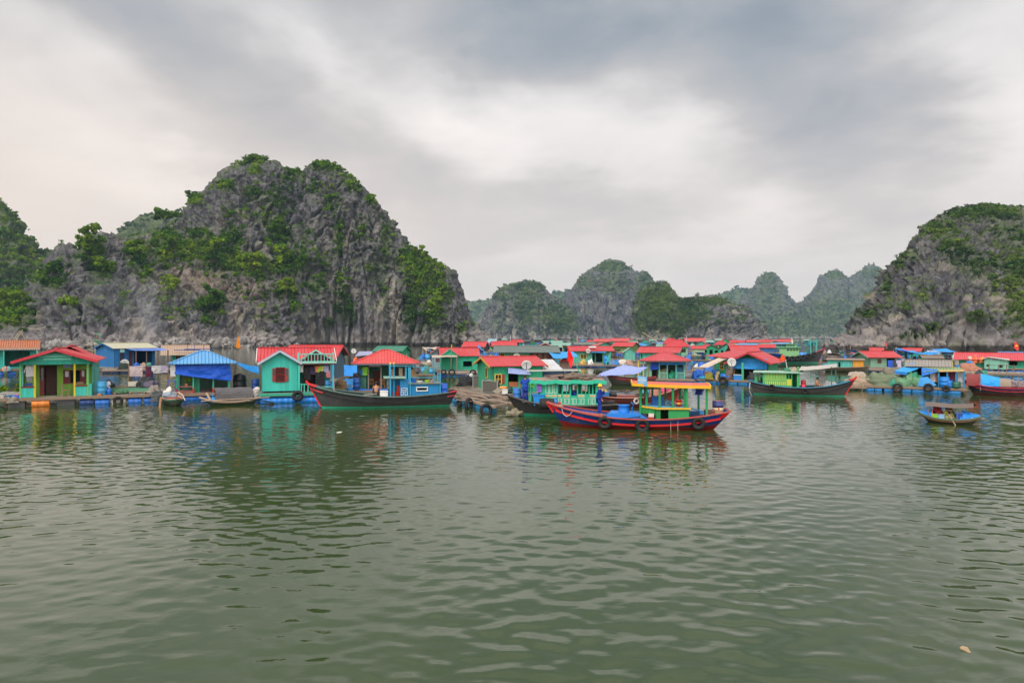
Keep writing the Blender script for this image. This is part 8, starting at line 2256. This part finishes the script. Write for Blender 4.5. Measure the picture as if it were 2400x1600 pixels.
# house under blue tarpaulins on the drum raft
S = Site(2180, 921, 0)
def blue_tarp_house():
 X = S.x
 o = thing('floating_house', 'grey roofed house draped with bright blue tarpaulins on a drum raft', 'floating house', S)
 zd = .52; deck_part(o, X(2018), X(2262), 0, 8, zd); b2 = paint((.02, .24, .62), 'plastic')
 floats(o, [X(p) for p in (2034, 2056, 2076, 2120, 2152, 2186, 2210, 2236)], .3, [b2, b2, paint((.02, .22, .58), 'plastic')], .3, .95)
 a, b = X(2130), X(2222); ze, zr = S.z(858, 2), S.z(845, 4.5); y0 = 2.2
 rf = roof_part(o, 'gs', b - a, 4.4, ze, zr, paint((.30, .27, .24), 'corr'), .35, y0=y0, trim=paint((.45, .36, .06))); rf.location.x = (a + b) / 2
 m = MB(); wall_face(m, (a, y0), (b, y0), zd, ze, [(.6, 1.3, zd + .7, zd + 1.6), (2.2, 3.4, zd, zd + 1.9)]); wall_face(m, (a, y0 + 4.4), (a, y0), zd, ze); wall_face(m, (b, y0), (b, y0 + 4.4), zd, ze)
 ym = y0 + 2.2
 for xx in (a, b - .06): m.add([(xx, y0, ze), (xx, y0 + 4.4, ze), (xx, ym, zr - .02), (xx + .06, y0, ze), (xx + .06, y0 + 4.4, ze), (xx + .06, ym, zr - .02)], [(2, 1, 0), (3, 4, 5), (3, 5, 2, 0), (5, 4, 1, 2)])
 m.build('wall', paint((.03, .16, .36), 'plank'), o)
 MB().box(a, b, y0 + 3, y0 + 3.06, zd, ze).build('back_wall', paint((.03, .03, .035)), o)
 P = MB().shell([[(X(2166), .1, S.z(869)), (X(2258), .1, S.z(866)), (X(2250), 2.2, S.z(859, 2)), (X(2160), 2.2, S.z(860, 2))]], .07).build('porch_roof', paint((.22, .34, .14), 'corr'), o)
 MB().beam((X(2200), .05, S.z(868.5)), (X(2258), .05, S.z(866.5)), .06, .16).build('fascia', paint((.62, .42, .16)), P)
 for p in (2200, 2220, 2240, 2258): MB().box(X(p) - .06, X(p) + .06, .2, .32, zd, S.z(868)).build('post', paint((.02, .22, .42)), o)
 tarp(S, 'sky blue tarpaulin pitched out to the left of the grey roofed house', [(X(2094), .6, S.z(872)), (X(2124), .2, S.z(875)), (X(2160), 2.4, S.z(861, 2.4)), (X(2138), 3.2, S.z(849, 3.2))], (.03, .30, .70), .05, .08, 5)
 tarp(S, 'blue tarpaulin skirt below the pitched sky blue tarpaulin', [(X(2094), .55, S.z(878)), (X(2124), .15, S.z(880)), (X(2124), .2, S.z(874.5)), (X(2094), .6, S.z(871.5))], (.015, .2, .62), .0, .05, 6)
 tarp(S, 'deep blue tarpaulin hung before the porch of the grey roofed house', [(X(2160), .0, S.z(882)), (X(2198), .0, S.z(870)), (X(2196), .2, S.z(865)), (X(2160), .3, S.z(862))], (.012, .16, .60), .02, .08, 7)
 for i, (p, c, q) in enumerate(((2186, (.5, .5, .5), 'white'), (2192, (.3, .12, .1), 'rust'), (2228, (.10, .015, .03), 'maroon'), (2236, (.12, .02, .05), 'plum'), (2250, (.5, .5, .55), 'pale grey'))): cloth_piece(S, q + ' garment hanging on the porch below the deep blue tarpaulin', X(p), .5, S.z(869), .4, 1.0, c, seed=i)
 drum(S, 'wide blue drum on the porch of the grey roofed house', X(2213), .15, zd, .40, .95, (.01, .2, .62)); drum(S, 'short blue drum right of the wide blue drum', X(2224), .1, zd, .28, .65, (.01, .16, .55)); drum(S, 'dark green tub at the right of the porch drums', X(2240), .15, zd, .35, .55, (.02, .12, .08))
 single(MB().add([(-.7, 0, 0), (.2, -.1, -.1), (.75, 0, .12), (.05, .1, .85), (-.55, .1, .75)], [(0, 1, 2, 3, 4)]), 'sheet_board', paint((.03, .28, .66), 'plastic'), 'folded sky blue sheet propped among the green nets', 'sheet', S, X(2172), -.05, zd + .1)
 for i, (p, w, h, c, q) in enumerate(((2060, 3.6, 1.0, (.20, .26, .15), 'olive trap'), (2092, 2.0, 1.0, (.26, .24, .17), 'drab trap'), (2122, 1.4, 1.0, (.18, .42, .22), 'pale green net'), (2138, 1.5, .95, (.02, .36, .18), 'emerald net'), (2156, 1.1, .95, (.16, .40, .20), 'grey green net'), (2106, 1.3, .55, (.5, .46, .48), 'pinkish rope'), (2094, 1.0, .6, (.03, .38, .25), 'teal net'), (2150, 1.2, .45, (.5, .52, .48), 'white net'))):
  mound(S, q + ' heap on the left half of the drum raft', X(p), .7 + .25 * (i % 2) + (1.5 if i == 1 else 0), zd + (.5 if i == 1 else 0), w, 1.2, h, c, 'net', i + 3, 'net_heap', 'net pile')
 mound(S, 'big tan rope heap on the floats beside the green and yellow boat bow', X(2008), .8, .3, 2.8, 1.6, .95, (.50, .36, .24), 'net', 3, 'rope_heap', 'rope')
 for i, (p, zz, r, q) in enumerate(((2102, .38, .44, 'largest dark tyre on the drum raft edge'), (2176, .5, .40, 'dark tyre below the sky blue sheet on the drum raft edge'), (2217, .45, .30, 'pale hubbed tyre at the right of the drum raft edge'))): tyre(S, q, X(p), -.28, zz, r)
 m = single(MB().beam((X(2020), -.05, .6), (X(2012), -.3, -.1), .05), 'pole', paint(GREYW, 'wood'), 'grey pole slanting into the water at the left of the drum raft', 'pole', S)
blue_tarp_house()
raft('floating_raft', 'dark barge raft behind the green and yellow boat bow', Site(2010, 915), 1985, 2030, 905, 3, [paint((.04, .10, .06), 'plastic')])

# red boat with hoods
S = Site(2348, 926, 0)
H = Hull(S.x(2440) - S.x(2256), 2.3, [(0, 1.25), (.12, 1.0), (.35, .76), (.7, .70), (1, .95)], .9, .5, -.3, False, .4, .6); H.sp = spline(H.sheer)
o = boat_base(S, 'dark hulled boat with crimson rail and barrel hoods at the right edge', H, (.025, .025, .045), (.09, .015, .015), BROWN, .15, (.48, .02, .06), .2, ((-.16, (.10, .02, .08)), (-.3, (.40, .02, .04))))
def hood(x0, x1, r0, r1, zc, mat, nm, lid=None):
 P = [[(x0 + (x1 - x0) * i / 8, -math.cos(math.pi * j / 12) * (r0 + (r1 - r0) * i / 8) * .85, zc + (r0 + (r1 - r0) * i / 8) * math.sin(math.pi * j / 12) ** .8) for j in range(13)] for i in range(9)]
 h = MB().grid(P).build(nm, mat, o, True)
 if lid is not None: MB().add(P[0], [tuple(range(12, -1, -1))]).build('hood_end', lid, h)
hood(S.x(2264), S.x(2298), 1.0, 1.0, .78, paint((.25, .03, .03), 'wood'), 'hood', paint((.24, .03, .03), 'plank'))
hood(S.x(2296), S.x(2344), 1.06, .72, .78, paint((.015, .30, .74), 'cloth'), 'tarp_cover')
hood(S.x(2340), S.x(2370), .72, .62, .78, paint((.40, .30, .20), 'thatch'), 'rear_hood', paint((.36, .27, .18), 'thatch'))
mound(S, 'grey and pink net heap behind the tan hood at the right edge', S.x(2384), .2, .8, 1.4, .9, .45, (.36, .28, .30), 'net', 3)
m = MB(); m.tube([(S.x(2298), -.9, .4), (S.x(2298), -.9, S.z(874))], .035); m.tube([(S.x(2386), -.4, .7), (S.x(2386), -.4, S.z(880))], .035); m.build('pole', paint(GREYW, 'wood'), o)

# ------------------------------------------------------------------ the far village
ORD = ['first', 'second', 'third', 'fourth', 'fifth', 'sixth', 'seventh', 'eighth', 'ninth', 'tenth', 'eleventh', 'twelfth', 'thirteenth', 'fourteenth', 'fifteenth', 'sixteenth', 'seventeenth', 'eighteenth', 'nineteenth', 'twentieth',
 'twenty-first', 'twenty-second', 'twenty-third', 'twenty-fourth', 'twenty-fifth', 'twenty-sixth', 'twenty-seventh', 'twenty-eighth', 'twenty-ninth', 'thirtieth']
frr = random.Random(17)


def far_proto(i):
 """small house meshes shared by copies: wall, roof, window, door, deck"""
 o = empty('floating_house', (0, -500, -50))
 kind = ['gs', 'gf', 'gs', 'hip', 'gs', 'gf', 'gs', 'shed'][i]; w = [7, 5, 9, 6, 5.5, 6, 8, 6][i]; d = 5
 wall = [TEAL, GREEN, (.10, .42, .32), PALEGR, (.03, .30, .42), (.05, .38, .28), (.10, .07, .06), (.04, .16, .14)][i]; roof = [RED, RED, (.60, .08, .08), RED, (.24, .44, .36), (.50, .10, .08), (.16, .20, .18), (.14, .34, .60)][i]
 zd, ze, zr = .6, 3.0, [4.4, 4.5, 4.3, 4.6, 4.1, 4.5, 3.9, 3.6][i]
 m = MB(); hs = [(w * .12, w * .28, 1.5, 2.5), (w * .42, w * .60, zd + .02, 2.6), (w * .72, w * .9, 1.5, 2.4)]
 wall_face(m, (-w / 2, 0), (w / 2, 0), zd, ze, hs); wall_face(m, (w / 2, 0), (w / 2, d), zd, ze); wall_face(m, (w / 2, d), (-w / 2, d), zd, ze); wall_face(m, (-w / 2, d), (-w / 2, 0), zd, ze)
 if kind == 'gf': m.add([(-w / 2, 0, ze), (w / 2, 0, ze), (0, 0, zr - .05)], [(0, 1, 2)])
 if kind == 'gs':
  for xx in (-w / 2, w / 2): m.add([(xx, 0, ze), (xx, d, ze), (xx, d / 2, zr - .05)], [(0, 1, 2)])
 m.build('wall', paint(wall, 'plank'), o)
 roof_part(o, kind, w, d, ze, zr, paint(roof, 'corr'), .5)
 MB().box(-w / 2 - 1.5, w / 2 + 1.5, -2, d + 1, .35, zd).build('deck', paint(DWOOD, 'wood'), o)
 m = MB().lathe([(.1, -w / 2 - 1), (.35, -w / 2 - .98), (.35, w / 2 + .98), (.1, w / 2 + 1)], (0, -1.6, .15), 10, 'x'); m.build('float_barrel', paint((.02, .12, .38), 'plastic'), o)
 return o, dict(w=w, roof=['bright red', 'bright red', 'faded red', 'red hipped', 'grey green', 'dull red', 'dark grey', 'pale blue'][i], wall=['teal', 'emerald', 'turquoise', 'pale green', 'blue', 'sea green', 'brown', 'dark teal'][i])


protos = [far_proto(i) for i in range(8)]
ROWS = [
 ('nearest far row', 838, 1210, 1700, [1226, 1318, 1405, 1590, 1668, 1700]),
 ('second far row', 824, 1090, 1860, [1105, 1140, 1236, 1290, 1335, 1375, 1420, 1500, 1546, 1575, 1640, 1690, 1752, 1800, 1842]),
 ('third far row', 813, 1090, 2000, [1120, 1165, 1192, 1215, 1250, 1282, 1310, 1352, 1388, 1410, 1452, 1480, 1512, 1540, 1562, 1606, 1630, 1665, 1702, 1730, 1765, 1790, 1835, 1905, 1950]),
 ('farthest row', 804, 1100, 1960, [1132, 1150, 1182, 1205, 1230, 1262, 1300, 1325, 1345, 1370, 1396, 1430, 1462, 1490, 1530, 1556, 1580, 1618, 1642, 1680, 1712, 1742, 1780, 1816, 1860, 1890]),
]
first = set()
for rn, pyw, _, _, xs in ROWS:
 for j, px in enumerate(xs):
  k_ = frr.choice([0, 1, 2, 3, 4, 4, 5, 6, 7])
  S = Site(px + frr.uniform(-5, 5), pyw + frr.uniform(-2, 3) * (pyw - HZ) / 40, frr.uniform(-24, 24))
  pr, inf = protos[k_]
  o = pr if k_ not in first else clone(pr)
  first.add(k_)
  o.location = S.loc; o.rotation_euler = (0, 0, S.rz)
  s_ = frr.uniform(.62, .95); o.scale = (s_ * frr.uniform(.8, 1.2), s_, s_ * frr.uniform(.85, 1.15))
  tag(o, f"{inf['wall']} house with {inf['roof']} roof, {ORD[j]} from left in the {rn}", 'floating house', 'houses of the far village')
for i, (pr, inf) in enumerate(protos):
 if i not in first: bpy.data.objects.remove(pr)

# rafts and clutter between them: drums, bundles, poles as things, copied from a few prototypes
def proto_clutter():
 P = []
 S0 = Site(1200, 900)
 def mk(nm, cat, mb, c, kind, lb): o = mb.build(nm, paint(c, kind), None, True); P.append((o, nm, cat, lb))
 for c, n_ in ((DRUM, 'blue'), ((.03, .30, .60), 'light blue'), ((.05, .05, .06), 'black'), ((.02, .20, .12), 'green')):
  mk('drum', 'drum', MB().lathe([(.36, 0), (.4, .05), (.4, .5), (.42, .52), (.4, .55), (.4, 1.05), (.36, 1.1)], (0, 0, 0), 12), c, 'plastic', n_ + ' drum among the clutter of the rear rafts')
 def lump(w, h, seed):
  m = MB(); G = []
  for i in range(11):
   a = 2 * math.pi * i / 10; G.append([(math.cos(a) * math.cos(e) * w * (1 + .25 * math.sin(a * 3 + seed)), math.sin(a) * math.cos(e) * w * .7, math.sin(e) * h * (1 + .2 * math.sin(a * 2 + seed))) for e in [j / 4 * math.pi / 2 for j in range(5)]])
  return m.grid(G)
 for c, n_, kd in (((.36, .28, .20), 'tan', 'net'), ((.05, .06, .07), 'dark', 'net'), ((.06, .24, .15), 'green', 'net'), ((.55, .55, .56), 'white', 'cloth'), ((.45, .12, .07), 'rust red', 'cloth'), ((.03, .15, .48), 'blue', 'cloth'), ((.30, .22, .18), 'brown', 'net')):
  mk('bundle', 'bundle', lump(.7, .9, len(n_)), c, kd, n_ + ' bundle among the clutter of the rear rafts')
 mk('pole', 'pole', MB().tube([(0, 0, 0), (.1, 0, 2.6)], .06, 6), WOOD, 'wood', 'bare wooden pole standing on the rear rafts')
 mk('crate', 'crate', MB().box(-.5, .5, -.35, .35, 0, .45).box(-.54, .54, -.39, .39, .45, .55), (.45, .36, .26), 'wood', 'pale crate among the clutter of the rear rafts')
 for c, n_, w, d, h in (((.02, .26, .66), 'sky blue', 3.4, 2.4, 2.1), ((.01, .12, .52), 'deep blue', 2.6, 2.0, 1.8), ((.46, .38, .30), 'tan', 3.0, 2.2, 2.0)):
  m = MB()
  for a in (-1, 1):
   for b in (-1, 1): m.tube([(a * w * .46, b * d * .46, 0), (a * w * .46, b * d * .46, h + b * .25)], .05, 5)
  m.grid(tarp_grid((-w / 2, -d / 2, h - .27), (w / 2, -d / 2, h - .27), (w / 2, d / 2, h + .27), (-w / 2, d / 2, h + .27), .22, .12, 9, 7, w)); mk('tarpaulin', 'tarpaulin', m, c, 'cloth', n_ + ' tarpaulin on poles among the clutter of the rear rafts')
 m = MB().box(-1.1, 1.1, 0, 1.6, 0, 1.9).shell([[(-1.4, -.4, 1.95), (1.4, -.4, 1.95), (1.4, 1.9, 2.35), (-1.4, 1.9, 2.35)]], .06); mk('shack', 'shack', m, (.16, .13, .11), 'plank', 'low brown plank shack among the clutter of the rear rafts')
 return P


bpy.context.view_layer.update()
BOX = []
for ob in col.objects:
 if ob.name.startswith(('floating_house', 'floating_pavilion', 'work_ship', 'scow', 'fishing_boat', 'shed', 'lean_to')):
  pts = [c.matrix_world @ Vector(b) for c in ob.children if c.type == 'MESH' and c.name.split('.')[0] in ('wall', 'roof', 'hull') for b in c.bound_box]
  if pts: BOX.append((min(q.x for q in pts) - .8, max(q.x for q in pts) + .8, min(q.y for q in pts) - .5, max(q.y for q in pts) + .8))
CL = proto_clutter()
used = set()
raft_spots = [(1120, 818, 60), (1220, 812, 120), (1380, 808, 160), (1560, 806, 160), (1720, 810, 140), (1860, 816, 100), (1150, 845, 70), (1420, 846, 60), (1540, 838, 60), (1640, 850, 60), (1230, 838, 90), (1350, 838, 80), (1500, 829, 70), (1690, 836, 70), (1580, 852, 50), (1790, 858, 70), (1200, 822, 120), (1400, 820, 130), (1600, 819, 120), (1760, 824, 100),
   (2010, 846, 90), (2060, 852, 60), (2180, 866, 80), (2150, 854, 90), (960, 872, 80), (990, 862, 60), (980, 888, 70), (1640, 880, 40), (1560, 812, 200), (1300, 811, 220), (1950, 856, 50), (870, 868, 60), (1000, 850, 50), (2230, 852, 60), (2290, 906, 60), (1960, 834, 90)]
for j, (px, pyw, wpx) in enumerate(raft_spots):
 S = Site(px, pyw, frr.uniform(-6, 6))
 where = f"{px}"
 w = wpx * S.kx
 o = thing('floating_raft', 'flat weathered raft with loose gear among the rear houses', 'raft', S, group='rear rafts of the village')
 MB().box(-w / 2, w / 2, 0, 4, .34, .42).build('deck', paint(GREYW, 'deck'), o)
 m = MB()
 for yy in (0, 2, 3.9): m.beam((-w / 2 - .3, yy, .5), (w / 2 + .3, yy, .5), .22, .16)
 m.build('deck_beam', paint(WOOD, 'wood'), o)
 for q in range(int(w / 3)):
  b = MB().lathe([(.1, -.5), (.3, -.48), (.3, .48), (.1, .5)], (0, 0, 0), 10, 'x').build('float_barrel', PB if q % 3 else paint((.05, .3, .5), 'plastic'), o, True); b.location = (-w / 2 + 1 + q * 3 + frr.uniform(-.5, .5), .2, .12)
 for q in range(int(6 + w / 1.25)):
  pr, nm, cat, lb = frr.choice(CL)
  at_ = S.world(frr.uniform(-w / 2, w / 2), frr.uniform(.2, 3.6), .42)
  if nm in ('shack', 'tarpaulin') and pyw > 860: continue
  if any(b[0] < at_[0] < b[1] and b[2] < at_[1] < b[3] for b in BOX): continue
  c = pr if nm + lb not in used else pr.copy()
  if nm + lb in used: col.objects.link(c)
  used.add(nm + lb)
  c.location = at_; s_ = frr.uniform(.6, 1.2); c.scale = (s_, s_, s_); c.rotation_euler = (0, 0, frr.uniform(0, 6))
  tag(c, lb, cat, lb.split(' among')[0].split(' standing')[0] + 's on the rear rafts')
for pr, nm, cat, lb in CL:
 if nm + lb not in used: bpy.data.objects.remove(pr)
S = Site(1520, 826)
single(MB().tube([(S.x(1505), 0, S.z(778)), (S.x(1558), 0, S.z(812))], .13, 6), 'bamboo_pole', paint(STRAW, 'wood'), 'long bamboo pole leaning over the panelled red roof', 'pole', S)
S = Site(1410, 818)
for p, t in ((1164, 780), (1352, 786), (1196, 786), (1608, 786), (1640, 800)):
 S = Site(p, 822); single(MB().tube([(0, 0, 0), (.1, 0, S.z(t))], .10, 6), 'mast', paint((.5, .5, .5), 'metal'), f"thin pale mast rising from the far houses, {['left of all', 'under the tall cliff hill', 'second from left', 'under the bushy green hill', 'right of all'][[1164, 1352, 1196, 1608, 1640].index(p)]}", 'mast', S)

# ------------------------------------------------------------------ haze in the air
def haze():
 m, g, out = new_mat('haze')
 v = g.n('ShaderNodeVolumePrincipled')
 v.inputs['Color'].default_value = (.50, .74, .98, 1)
 v.inputs['Density'].default_value = HAZE
 v.inputs['Anisotropy'].default_value = 0.0
 g.link(v.outputs[0], out.inputs['Volume'])
 x0, x1, y0, y1, z0, z1 = -3200, 3200, -60, 3400, -8, 290
 V = [(x, y, z) for x in (x0, x1) for y in (y0, y1) for z in (z0, z1)]
 Fq = [(0, 1, 3, 2), (4, 6, 7, 5), (0, 4, 5, 1), (2, 3, 7, 6), (0, 2, 6, 4), (1, 5, 7, 3)]
 o = mesh_np('haze', np.array(V), np.array(Fq), m)
 tag(o, kind='stuff')


HAZE = .00010
haze()


def smoke():
 m, g, out = new_mat('smoke')
 tc = g.n('ShaderNodeTexCoord').outputs['Object']
 sep = g.n('ShaderNodeSeparateXYZ'); g.link(tc, sep.inputs[0])
 n = g.noise(g.mapping(tc, scale=(.09, .09, .07)), 1.0, 4, .6, .8)
 h = g.m('DIVIDE', sep.outputs[2], 24.0)
 cx = g.m('ADD', g.m('MULTIPLY', g.m('MULTIPLY', h, h), -14.0), g.m('MULTIPLY', h, 3.0))
 w = g.m('ADD', g.m('MULTIPLY', h, 20.0), 2.4)
 rx = g.m('DIVIDE', g.m('SUBTRACT', sep.outputs[0], cx), w); ry = g.m('DIVIDE', sep.outputs[1], 5.0)
 f = g.m('SUBTRACT', 1.0, g.m('ADD', g.m('MULTIPLY', rx, rx), g.m('MULTIPLY', ry, ry)), None, True)
 f = g.m('MULTIPLY', f, g.mr(n, .42, .66, 0, 1)); f = g.m('MULTIPLY', f, g.mr(h, .8, .3, 0, 1)); f = g.m('MULTIPLY', f, g.mr(h, 0, .08, 0, 1))
 v = g.n('ShaderNodeVolumePrincipled'); v.inputs['Color'].default_value = (.82, .86, .92, 1)
 g.put(v.inputs['Density'], g.m('MULTIPLY', f, .10)); g.link(v.outputs[0], out.inputs['Volume'])
 x0, x1, y0, y1, z0, z1 = -24, 18, -6, 6, 0, 24
 V = [(x, y, z) for x in (x0, x1) for y in (y0, y1) for z in (z0, z1)]
 Fq = [(0, 1, 3, 2), (4, 6, 7, 5), (0, 4, 5, 1), (2, 3, 7, 6), (0, 2, 6, 4), (1, 5, 7, 3)]
 o = mesh_np('smoke', np.array(V), np.array(Fq), m); Y = 180.0
 o.location = ((336 - 1200) / F * Y, Y, CH - (812 - HZ) / F * Y)
 tag(o, 'thin blue grey smoke drifting up behind the bright blue house', 'smoke', kind='stuff')


smoke()
